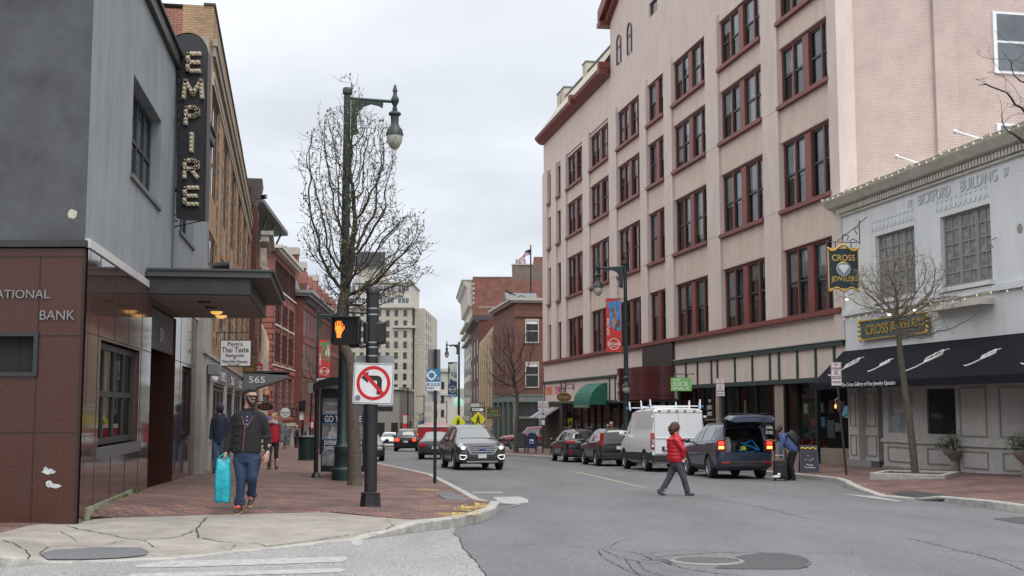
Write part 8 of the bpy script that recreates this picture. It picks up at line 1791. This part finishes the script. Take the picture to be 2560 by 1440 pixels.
# metro stop post
def sign_post(name, label, px, py, ytop, r_=.03, lean=(0, 0), cat='sign post', m=None):
    b = GP(px, py); k_ = b.y/3000; r = root(name, label, cat, b); H = (py-ytop)*k_*1.01; w = MB(); w.box(-r_, r_, -r_*.6, r_*.6, 0, H) if not lean[0] else w.tube([(0, 0, 0), (lean[0]*k_, 0, H)], r_, 6); w.build('post', m or black, r); return r, b, k_
mp_, mb_, mk = sign_post('bus_stop_post', 'thin black perforated post with bus stop signs on the brick pavement', 1087, 1208, 880, .04)
X_ = lambda x, y, d=0.: ((x-1087)*mk, d, (1208-y)*mk*1.01)
def board(r, x0, x1, y0, y1, m, d=-.05, name='sign_plate', X=None):
    X = X or X_; a, b = X(x0, y1, d), X(x1, y0, d); w = MB(); w.box(a[0], b[0], d, d+.008, a[2], b[2]); return w.build(name, m, r, bevel=.006)
board(mp_, 1067, 1099, 880, 929, mat('grey sign back', (.19, .18, .18, 1), .5), .045); board(mp_, 1068, 1099, 984, 1009, mat('pale sign back', (.42, .42, .44, 1), .5), .045)
metb = mat('transit blue', (.04, .20, .36, 1), .5); o = board(mp_, 1065.5, 1100, 929, 961, metb); board(mp_, 1065.5, 1100, 961, 982, white)
w = MB(); c = X_(1077.5, 945, -.058); w.rings([[V((c[0]+q*math.cos(a), c[1], c[2]+q*math.sin(a))) for a in [2*math.pi*i/20 for i in range(20)]] for q in (.115, .075)], cap=False)
for dx, dz in ((1, 0), (-1, 0), (0, 1), (0, -1)): w.box(c[0]+dx*.12-.015, c[0]+dx*.12+.015, -.06, -.056, c[2]+dz*.12-.015, c[2]+dz*.12+.015)
w.build('compass_emblem', wt, mp_, recalc=False)
w = MB()
for i in range(4): p = X_(1067+i*8.3, 967, -.056); w.box(p[0], p[0]+6*mk, -.058, -.055, p[2]-.03, p[2]+.035)
w.build('route_box', metb, mp_); text('metro', .17, .05, metb, mp_, X_(1076, 975, -.056)); text('18AB', .24, .045, wt, mp_, X_(1083, 967, -.06)); text('BUS', .07, .04, wt, mp_, X_(1095, 952, -.056))
# right hand parking signs
def noparking(label, px, py, ytop, x0, x1, y0, y1, y2, lean):
    r, b, k_ = sign_post('parking_sign', label, px, py, ytop, .035, (lean, 0), 'parking sign', mat('rusty dark post', (.035, .03, .03, 1), .7)); Xn = lambda x, y, d=0.: ((x-px)*k_, d, (py-y)*k_*1.01)
    board(r, x0, x1, y0, y1, al, -.07, X=Xn); board(r, x0+1, x1, y1+1, y2, al, -.07, X=Xn); sr = mat('sign crimson', (.40, .03, .05, 1), .5); cx = (x0+x1)/2; h = (y1-y0); wd = (x1-x0)*k_
    for s_, t, ww, hh in (('NO', .14, .34, .15), ('PARKING', .37, .84, .15), ('ANY', .56, .36, .11), ('TIME', .71, .42, .11)): text(s_, wd*ww, h*k_*hh, sr, r, Xn(cx, y0+h*t, -.075))
    a = Xn(cx, y0+h*.88, -.075); w = MB(); w.box(a[0]-wd*.3, a[0]+wd*.3, -.075, -.072, a[2]-.008, a[2]+.008); 
    for s_ in (-1, 1): w.prism([(a[0]+s_*wd*.4, -.075, a[2]), (a[0]+s_*wd*.28, -.075, a[2]+.03), (a[0]+s_*wd*.28, -.075, a[2]-.03)], (0, .002, 0))
    w.build('arrow', sr, r); w = MB(); c1, c2 = Xn(x0, y1), Xn(x1, y0); w.rings([[V((c1[0]+i_, -.074, c1[2]+i_)), V((c2[0]-i_, -.074, c1[2]+i_)), V((c2[0]-i_, -.074, c2[2]-i_)), V((c1[0]+i_, -.074, c2[2]-i_))] for i_ in (.012, .022)], cap=False); w.build('border', sr, r, recalc=False); text('TOWAWAY ZONE', wd*.8, .05, sr, r, Xn(cx, (y1+y2)/2, -.075))
noparking('leaning NO PARKING ANY TIME sign post before the black awning', 2116, 1187, 912, 2083, 2109, 912, 952, 969, -20)
noparking('NO PARKING ANY TIME sign post behind the raised boot lid', 1812, 1159, 951, 1793, 1814, 951, 983, 994, -7)
r, b, k_ = sign_post('parking_sign', 'black post with crowded parking signs at the corner by the post boxes', 1357, 1133, 1005, .04, cat='parking sign'); Xn = lambda x, y, d=0.: ((x-1357)*k_, d, (1133-y)*k_*1.01)
for x0, x1, y0, y1, m3 in ((1345, 1357, 1006, 1027, al), (1358, 1371, 1006, 1028, al), (1352, 1364, 1029, 1048, mat('pale green sign', (.45, .55, .5, 1), .5)), (1354, 1362, 1052, 1064, al)): board(r, x0, x1, y0, y1, m3, -.07, X=Xn)
sr = MATS['sign crimson']
for x, y, s_ in ((1351, 1012, 'NO'), (1351, 1020, 'PARK'), (1364, 1012, '1 HR'), (1364, 1020, 'PARK')): text(s_, 9*k_, 4.5*k_, sr, r, Xn(x, y, -.08))
w = MB(); c = Xn(1358, 1036, -.08); w.box(c[0]-.07, c[0]+.07, -.08, -.075, c[2]-.09, c[2]+.06); w.build('symbol', metb, r)
# post boxes
def mailbox(label, px, py, body, front=True, name='post_box'):
    b = GP(px, py); r = root(name, label, 'post box', b, -.15); w = MB(); n = 10; prof = [(-.30, .30), (-.30, .95)]+[(-.30*math.cos(a), .95+.33*math.sin(a)) for a in [math.pi*i/n for i in range(1, n)]]+[(.30, .95), (.30, .30)]
    w.prism([(x, -.28, z) for x, z in prof], (0, .56, 0)); w.build('box', body, r, bevel=.01, smooth=30); w = MB()
    for x in (-.27, .23):
        for y in (-.26, .22): w.box(x, x+.04, y, y+.04, 0, .30)
    w.split('leg', body, r); w = MB(); w.box(-.28, .28, -.30, -.28, .35, .38); w.box(-.24, .24, -.31, -.28, .98, 1.12); w.build('flap', body, r)
    if front: w = MB(); w.box(-.12, .14, -.30, -.285, .62, .86); q = w.build('eagle_panel', white, r); w = MB(); w.prism([(-.10, -.31, .66), (.10, -.31, .66), (.13, -.31, .74), (-.02, -.31, .76), (-.10, -.31, .82)], (0, .008, 0)); w.build('emblem', mat('postal blue', (.02, .05, .18, 1), .5), q)
    return r
mailbox('dark blue street post box with a white emblem panel', 1330, 1133, mat('post box blue', (.012, .035, .10, 1), .4, coat=.3)); mailbox('grey olive relay post box just left of the blue one', 1303, 1132, mat('olive grey box', (.05, .055, .05, 1), .5), False)
# A-board
ab = GP(2023, 1181); kb_ = ab.y/3000; r = root('a_board', 'dark blue sandwich board with gold top reading Maine Tourmaline on the pavement', 'sign', ab, -.12)
brd = mat('slate board', (.03, .045, .07, 1), .5); w = MB(); w.prism([(-.31, -.20, 0), (.31, -.20, 0), (.27, 0, .86), (-.27, 0, .86)], (0, .03, 0)); w.prism([(-.31, .25, 0), (.31, .25, 0), (.27, .04, .86), (-.27, .04, .86)], (0, .03, 0)); w.build('board', brd, r)
w = MB(); w.prism([(-.25, -.175, .06), (.25, -.175, .06), (.225, -.045, .66), (-.225, -.045, .66)], (0, -.012, 0)); pn = w.build('panel', mat('dark poster', (.02, .022, .03, 1), .4), r); w = MB(); random.seed(3)
for i in range(12): w.ell((-.23+.042*i, -.03, .76+.02*math.sin(i*1.7)), (.035, .03, .035), 7, 5)
w.build('gilt_scroll', goldm, r, smooth=60); tl_ = (math.pi/2-math.atan2(.20, .86), 0, 0)
text('Maine', .2, .06, wt, r, (0, -.155, .25), tl_); text('Tourmaline', .34, .06, wt, r, (0, -.172, .17), tl_)
for x, z, c in ((-.03, .52, 'pink'), (.1, .42, 'green'), (-.1, .40, 'pink'), (.02, .38, 'green')): w = MB(); w.ell((x, -.09-.03*(.6-z)*3, z), (.04, .02, .03), 7, 5); w.build('gem', mat('gem '+c, (.5, .15, .25, 1) if c == 'pink' else (.15, .4, .2, 1), .2), r)
# planter
pl_ = GP(2290, 1200); r = root('tree_planter', 'low square granite kerb planter round the small tree', 'planter', V((tb2.x, tb2.y, down(tb2.x, tb2.y))), -.55)
w = MB(); a_, t_ = .98, .16
for q in ((-a_, a_, -a_, -a_+t_), (-a_, a_, a_-t_, a_), (-a_, -a_+t_, -a_+t_, a_-t_), (a_-t_, a_, -a_+t_, a_-t_)): w.box(*q, -.1, .15)
w.split('granite_kerb', kerbm, r, bevel=.015); w = MB(); w.box(-a_+t_, a_-t_, -a_+t_, a_-t_, 0, .10); w.build('mulch', mat('brown mulch', (.06, .035, .025, 1), .95, var=.5, vs=25, bump=1., bs=40), r)
# potted shrubs at the jeweller
for (px, py, sc, lb) in ((2388, 1180, 1., 'stone urn of yellow green shrub between the grey panelled bays'), (2568, 1192, 1., 'yellow green potted shrub cut off by the right edge')):
    b = GP(px, py); r = root('potted_shrub', lb, 'potted plant', b, 0, 'potted shrubs at the jeweller shop'); w = MB(); w.lathe([(.14, 0), (.13, .25), (.10, .3), (.13, .36), (.27, .50), (.33, .60), (.34, .64), (.28, .62)], n=20); w.build('urn', mat('stone urn', (.22, .18, .15, 1), .8, var=.2, vs=6), r, smooth=40)
    w = MB(); y_ = MB(); random.seed(px)
    for _ in range(650):
        d = V((random.gauss(0, 1), random.gauss(0, 1), abs(random.gauss(.25, .8)))).normalized()*random.uniform(.15, .52); c = V((0, 0, .68))+d; v = (d.normalized()+V((random.uniform(-.5, .5),)*3)).normalized()*.085; u = v.orthogonal().normalized()*.014; (y_ if random.random() < .10 and d.z > .1 else w).add([c-u, c+v, c+u], [(0, 1, 2)])
    w.build('foliage', mat('shrub green', (.045, .07, .02, 1), .8, var=.4, vs=5), r, recalc=False); y_.build('yellow_leaf', mat('yellow leaf', (.35, .30, .04, 1), .8), r, recalc=False); w = MB()
    for a in range(5): w.tube([(0, 0, .55), (.12*math.cos(a*1.3), .12*math.sin(a*1.3), .95)], .012, 4)
    w.build('stem', twigm, r)
# bus shelter and its advertising panel
bsb = GP(812, 1194); kb_ = bsb.y/3000; r = root('bus_shelter', 'black bus shelter with curved roof and lit university poster panel behind the lamp', 'bus shelter', bsb); Xb = lambda x, y, d=0.: V(((x-812)*kb_, d, (1194-y)*kb_*1.01))
w = MB(); w.box(*[Xb(801, 0).x, Xb(912, 0).x], 0, .16, Xb(0, 1180).z, Xb(0, 978).z); w.build('poster_case', black, r, bevel=.02)
for x, d in ((795, -.35), (810, 3.2), (787, 3.0)): 
    w = MB(); w.tube([(Xb(x, 0).x, d, 0), (Xb(x, 0).x, d, Xb(0, 975).z)], .06 if d < 0 else .045, 10); w.lathe([(.14, 0), (.12, .06), (.06, .16)], (Xb(x, 0).x, d, 0), 12); w.build('post', black, r, smooth=40)
w = MB(); pr = [(Xb(786, 978)), (Xb(788, 972)), (Xb(800, 963)), (Xb(830, 956)), (Xb(880, 953)), (Xb(915, 957))]; w.rings([[V((p.x, -.5, p.z)), V((p.x, 3.6, p.z)), V((p.x, 3.6, p.z+.06)), V((p.x, -.5, p.z+.06))] for p in pr]); w.build('roof', black, r, smooth=40)
w = MB(); pr2 = [(Xb(787, 985)), (Xb(800, 978)), (Xb(830, 970)), (Xb(880, 967)), (Xb(915, 970))]; w.rings([[V((p.x, -.5, p.z)), V((p.x, -.42, p.z)), V((p.x, -.42, p.z+.16)), V((p.x, -.5, p.z+.16))] for p in pr2]); w.build('roof_edge', black, r)
po_ = MB(); a, b = Xb(804, 1165), Xb(905, 1000); po_.box(a.x, b.x, -.012, -.002, a.z, b.z); pst = po_.build('poster', mat('grey photographic print', (.05, .05, .06, 1), .35, var=.9, vs=4.5, col2=(.36, .36, .38, 1), detail=6), r)
pnv = mat('poster navy', (.012, .03, .085, 1), .4); ppb = mat('poster sky blue', (.16, .32, .50, 1), .4)
for y0, y1 in ((1039, 1063), (1100, 1131)):
    a, b = Xb(804, y1), Xb(905, y0); w = MB(); w.box(a.x, b.x, -.018, -.012, a.z, b.z); w.build('poster_band', pnv, pst); w = MB(); w.box(a.x, b.x, -.0195, -.0175, b.z-.012, b.z); w.box(a.x, b.x, -.0195, -.0175, a.z, a.z+.012); w.build('poster_rule', ppb, pst)
for s_, x, y, ww, hh, m3 in (('DEFINE', 823, 1006, 22, 6, ppb), ('TOMORROW.', 828, 1014, 38, 8, wt), ('UMAINE.EDU/APPLY', 838, 1034.5, 56, 7, wt), ('GO TO MAINE', 856, 1051, 92, 16, wt), ('EXPERIENCE THROUGH', 856, 1109, 92, 11, wt), ('DIFFERENT GROUND', 856, 1123, 94, 11, wt), ('UMAINE', 893, 1158, 20, 6, wt)):
    p = Xb(x, y, -.022); text(s_, ww*kb_, hh*kb_, m3, pst, p, ext=.001, bold=.012)
skp = mat('printed figure grey', (.42, .42, .43, 1), .5, var=.3, vs=12); w = MB(); c = Xb(829, 1090, -.016); w.prism([c+V((-.13, 0, -.10)), c+V((.15, 0, -.10)), c+V((.11, 0, .06)), c+V((.03, 0, .11)), c+V((-.03, 0, .11)), c+V((-.10, 0, .05))], (0, .003, 0)); w.ell(c+V((.0, 0, .17)), (.045, .004, .06), 10, 8); w.build('poster_figure', skp, pst); w = MB(); w.ell(c+V((-.015, .002, .20)), (.05, .004, .05), 10, 8); w.build('poster_hair', pnv, pst)
w = MB(); a, b = Xb(806, 0), Xb(0, 1000); w.box(Xb(801, 0).x, Xb(801, 0).x+.02, .2, 3.2, .35, 2.1); w.box(Xb(905, 0).x, Xb(905, 0).x+.02, .2, 3.2, .35, 2.1); w.split('side_glass', gl, r)
w = MB(); w.box(Xb(815, 0).x, Xb(900, 0).x, 1.8, 2.2, .42, .47); w.build('bench', black, r)
# litter bin
bn = GP(766, 1151); r = root('litter_bin', 'dark green slatted litter bin beyond the bus shelter', 'litter bin', bn); w = MB(); R0 = .34
for i in range(26): a = 2*math.pi*i/26; w.box(-.028, .028, R0-.012, R0+.012, .06, 1.0, Matrix.Rotation(a, 4, 'Z'))
w.build('slats', dgreen, r); w = MB(); w.lathe([(.30, .04), (.31, .95)], n=20); w.build('liner', mat('bin liner', (.01, .014, .014, 1), .7), r); w = MB(); w.lathe([(.38, .98), (.39, 1.02), (.34, 1.06), (.2, 1.08)], n=24); w.lathe([(.36, .02), (.36, .08)], n=24); w.build('rim', dgreen, r, smooth=40)
# traffic posts in the left distance
def post_thing(name, label, cat, px, Y, ytop, parts, r_=.05, lean=0.):
    b = at(px, Y); k_ = Y/3000; r = root(name, label, cat, b); yb = 720-F*((-b.y*_s+(b.z-ZC)*_c)/(b.y*_c+(b.z-ZC)*_s)); w = MB(); w.tube([(0, 0, 0), (lean*k_, 0, (yb-ytop)*k_)], r_, 8); w.build('post', black, r)
    for nm, x0, x1, y0, y1, m3, dd in parts: w = MB(); w.box((x0-px)*k_, (x1-px)*k_, -.1-dd, -.08, (yb-y1)*k_, (yb-y0)*k_); w.build(nm, m3, r, bevel=.01)
    return r
post_thing('traffic_signal', 'black traffic signal seen from behind near the litter bin', 'traffic signal', 758, 66, 1003, [('signal_head', 749, 756, 1004, 1030, black, .2), ('signal_head', 758, 765, 1002, 1030, black, .2), ('sign_plate', 750, 760, 1031, 1051, al, .02)])
post_thing('sign_post', 'thin leaning black post left of the bus shelter', 'sign post', 773, 62, 962, [('sign_plate', 770, 782, 960, 985, mat('grey sign back', (.19, .18, .18, 1), .5), .02)], .045, 7)
post_thing('sign_post', 'post with a pale grey square sign above the shelter roof', 'sign post', 802, 70, 950, [('sign_plate', 791, 811, 948, 964, MATS['pale sign back'], .02)], .05)
post_thing('parking_meter', 'grey twin parking meter beyond the litter bin', 'parking meter', 764, 70, 1075, [('meter_head', 757, 764, 1066, 1082, MATS['grey sign back'], .1), ('meter_head', 766, 772, 1066, 1082, MATS['grey sign back'], .1)])
post_thing('notice_board', 'small red framed notice board in the far left distance', 'notice board', 782, 90, 1060, [('board', 771, 787, 1048, 1075, mat('board red', (.3, .03, .03, 1), .6), .05), ('notice', 774, 784, 1056, 1070, al, .08)])
# yellow pedestrian warning signs and the ONE WAY sign
yel = mat('fluorescent yellow sign', (.72, .72, .02, 1), .5)
for cx, cy, hw, Yd, lb in ((1145.5, 1055, 18, 104, 'left one of the two yellow diamond pedestrian crossing signs behind the oncoming car'), (1195.5, 1048, 19, 101, 'right one of the two yellow diamond pedestrian crossing signs behind the oncoming car')):
    k_ = Yd/3000; b = at(cx, Yd); r = root('crossing_sign', lb, 'traffic sign', b, 0, 'yellow pedestrian signs'); c = WP(cx, cy, Yd)-b; a = hw*k_; w = MB(); w.prism([c+V((a, 0, 0)), c+V((0, 0, a)), c+V((-a, 0, 0)), c+V((0, 0, -a))], (0, .01, 0)); w.build('diamond', yel, r)
    w = MB(); w.ell(c+V((0, -.02, a*.42)), (a*.11, .01, a*.11), 8, 6); w.tube([c+V((0, -.02, a*.3)), c+V((-.03*a, -.02, -a*.1)), c+V((-.3*a, -.02, -a*.55))], a*.09, 5); w.tube([c+V((0, -.02, -a*.1)), c+V((.25*a, -.02, -a*.55))], a*.09, 5); w.tube([c+V((-.25*a, -.02, a*.02)), c+V((0, -.02, a*.22)), c+V((.28*a, -.02, -a*.0))], a*.06, 5); w.build('walker_symbol', blackp, r); w = MB(); w.tube([(0, .05, 0), (0, .05, c.z+a*.5)], .05, 6); w.build('post', black, r)
ow = hang_sign('one_way_sign', 'black and white ONE WAY arrow sign above the yellow diamond sign', 1195, 1024, 106, 36, 13, blackp, [('ONE WAY', 1190, 1024, 19, 5, blackp)], bracket=[[(1212, 1012), (1212, 1060)]])
k_ = 106/3000; w = MB(); w.prism([(-15*k_, -.01, -3.6*k_), (8*k_, -.01, -3.6*k_), (8*k_, -.01, -5.5*k_), (16*k_, -.01, 0), (8*k_, -.01, 5.5*k_), (8*k_, -.01, 3.6*k_), (-15*k_, -.01, 3.6*k_)], (0, .005, 0)); w.build('arrow', wt, ow)
hang_sign('small_sign', 'small white sign with green grass emblem over the ONE WAY sign', 1188, 1013, 107, 19, 11, al, [('WWW', 1188, 1014, 14, 5, sgm)], bracket=[[(1178, 1008), (1213, 1008)]])
hang_sign('taco_sign', 'brown hanging sign with green lettering reading TACO ESCOBARR', 1235, 1034, 104, 34, 26, dkb, [('TACO', 1235, 1029, 20, 7), ('ESCOBARR', 1235, 1038, 30, 6)], tm=sgm, bracket=[[(1215, 1018), (1252, 1018)], [(1225, 1018), (1225, 1022)], [(1246, 1018), (1246, 1022)]])
tls = post_thing('traffic_light', 'far traffic light showing red beside the black estate', 'traffic light', 1047, 118, 1070, [('signal_head', 1043, 1050, 1074, 1092, mat('signal green paint', (.02, .10, .06, 1), .6), .3)], .06)
k_ = 118/3000; w = MB(); w.ell((-.0, -.42, (1112-1079.5)*k_), (.09, .03, .09), 8, 6); w.build('red_lens', tailon, tls)
# hanging signs along the left shopfronts
whs = mat('white painted board', (.66, .66, .67, 1), .5, var=.06, vs=4)
inkm = mat('charcoal lettering', (.03, .03, .035, 1), .6)
pm = hang_sign('restaurant_sign', "white hanging board reading Pom's Thai Taste Restaurant and Noodle House", 589, 883, 39., 79, 67, whs, [("Pom's", 588, 859.5, 37, 11), ('Thai Taste', 588, 874, 68, 13), ('Restaurant', 588, 888, 45, 8), ('&', 588, 895, 5, 5), ('Noodle House', 588, 903, 62, 8), ('Since 2007', 586, 911.5, 30, 4)], tm=inkm, edge=inkm, bracket=[[(538, 831), (630, 831)], [(585, 823), (589, 831)], [(560, 831), (560, 850)], [(622, 831), (622, 850)], [(541, 831), (539, 868)]])
hang_sign('coffee_sign', 'small brown hanging sign reading COFFEE behind the white restaurant board', 624, 909, 52., 36, 40, dkb, [('COFFEE', 621, 924, 26, 5)], tm=goldm, bracket=[[(628, 884), (646, 884)]])
hang_sign('restaurant_sign', 'small crimson hanging sign with white lettering past the coffee sign', 645, 921, 62., 22, 25, mat('crimson board', (.28, .01, .03, 1), .5), [('India', 646, 917, 14, 5), ('Palace', 646, 924, 15, 5), ('Restaurant', 645, 930, 17, 4)], tm=wt, bracket=[[(630, 906), (652, 906)]])
hang_sign('oval_sign', 'dark oval hanging sign with faint orange numerals 555', 663, 1017, 66., 40, 19, mat('near black board', (.02, .012, .01, 1), .4), [('555', 663, 1017, 23, 9)], 'oval', tm=mat('copper letters', (.22, .06, .03, 1), .5), bracket=[[(630, 1004), (690, 1004)], [(655, 1004), (655, 1008)]])
cs_ = hang_sign('blade_sign', 'narrow dark vertical sign reading CSH under an orange disc', 664, 992, 68., 13, 34, mat('near black board 2', (.02, .018, .018, 1), .4), [('CSH', 663.5, 996, 20, 8, wt, {'rot': (math.pi/2, -math.pi/2, 0)})])
hang_sign('round_sign', 'orange and black round sign above the CSH blade', 667, 980, 67.8, 18, 17, mat('orange disc', (.62, .17, .02, 1), .5), [('D', 668, 980, 7, 10, wt)], 'oval', edge=black)
hang_sign('round_sign', 'white round hanging sign reading PORTLAND by the red building', 713, 1032, 86., 27, 27, whs, [('PORTLAND', 713, 1032, 23, 6), ('REGENCY', 713, 1039, 10, 3)], 'oval', tm=inkm, edge=inkm, bracket=[[(700, 1010), (740, 1010)], [(713, 1010), (713, 1019)]])
hang_sign('square_sign', 'dark maroon square hanging sign with letter E beside the round PORTLAND sign', 736, 1032, 90., 17, 24, mat('maroon board', (.06, .018, .015, 1), .5), [('E', 737, 1032, 8, 14)], tm=steell, bracket=[[(728, 1019), (746, 1019)]])
# far small banners
for px, py, Y in ((1014.5, 1055, 165), (1055, 1050, 200), (1112, 1057, 230)):
    k_ = Y/3000; b = at(px+5, Y); r = root('far_banner_post', {1014.5: 'distant lamp post with a small red banner by the grey concrete building', 1055: 'distant lamp post with a small blue banner below the tower', 1112: 'farthest lamp post with a small orange banner'}[px], 'street lamp', b); w = MB(); w.tube([(0, 0, 0), (0, 0, 7.5)], .09, 6); w.tube([(0, 0, 7.3), (-1.2, 0, 7.4), (-1.2, 0, 7.0)], .06, 5); w.build('pole', black, r); w = MB(); c = WP(px, py, Y)-b; w.box(c.x-.4, c.x+.4, -.03, .03, c.z-1.1, c.z+1.1); w.build('banner', {1014.5: bred, 1055: skyb, 1112: duskm}[px], r); w = MB(); w.box(c.x-.36, c.x+.36, -.045, -.035, c.z-.2, c.z+.9); w.build('picture', pale_p, r)
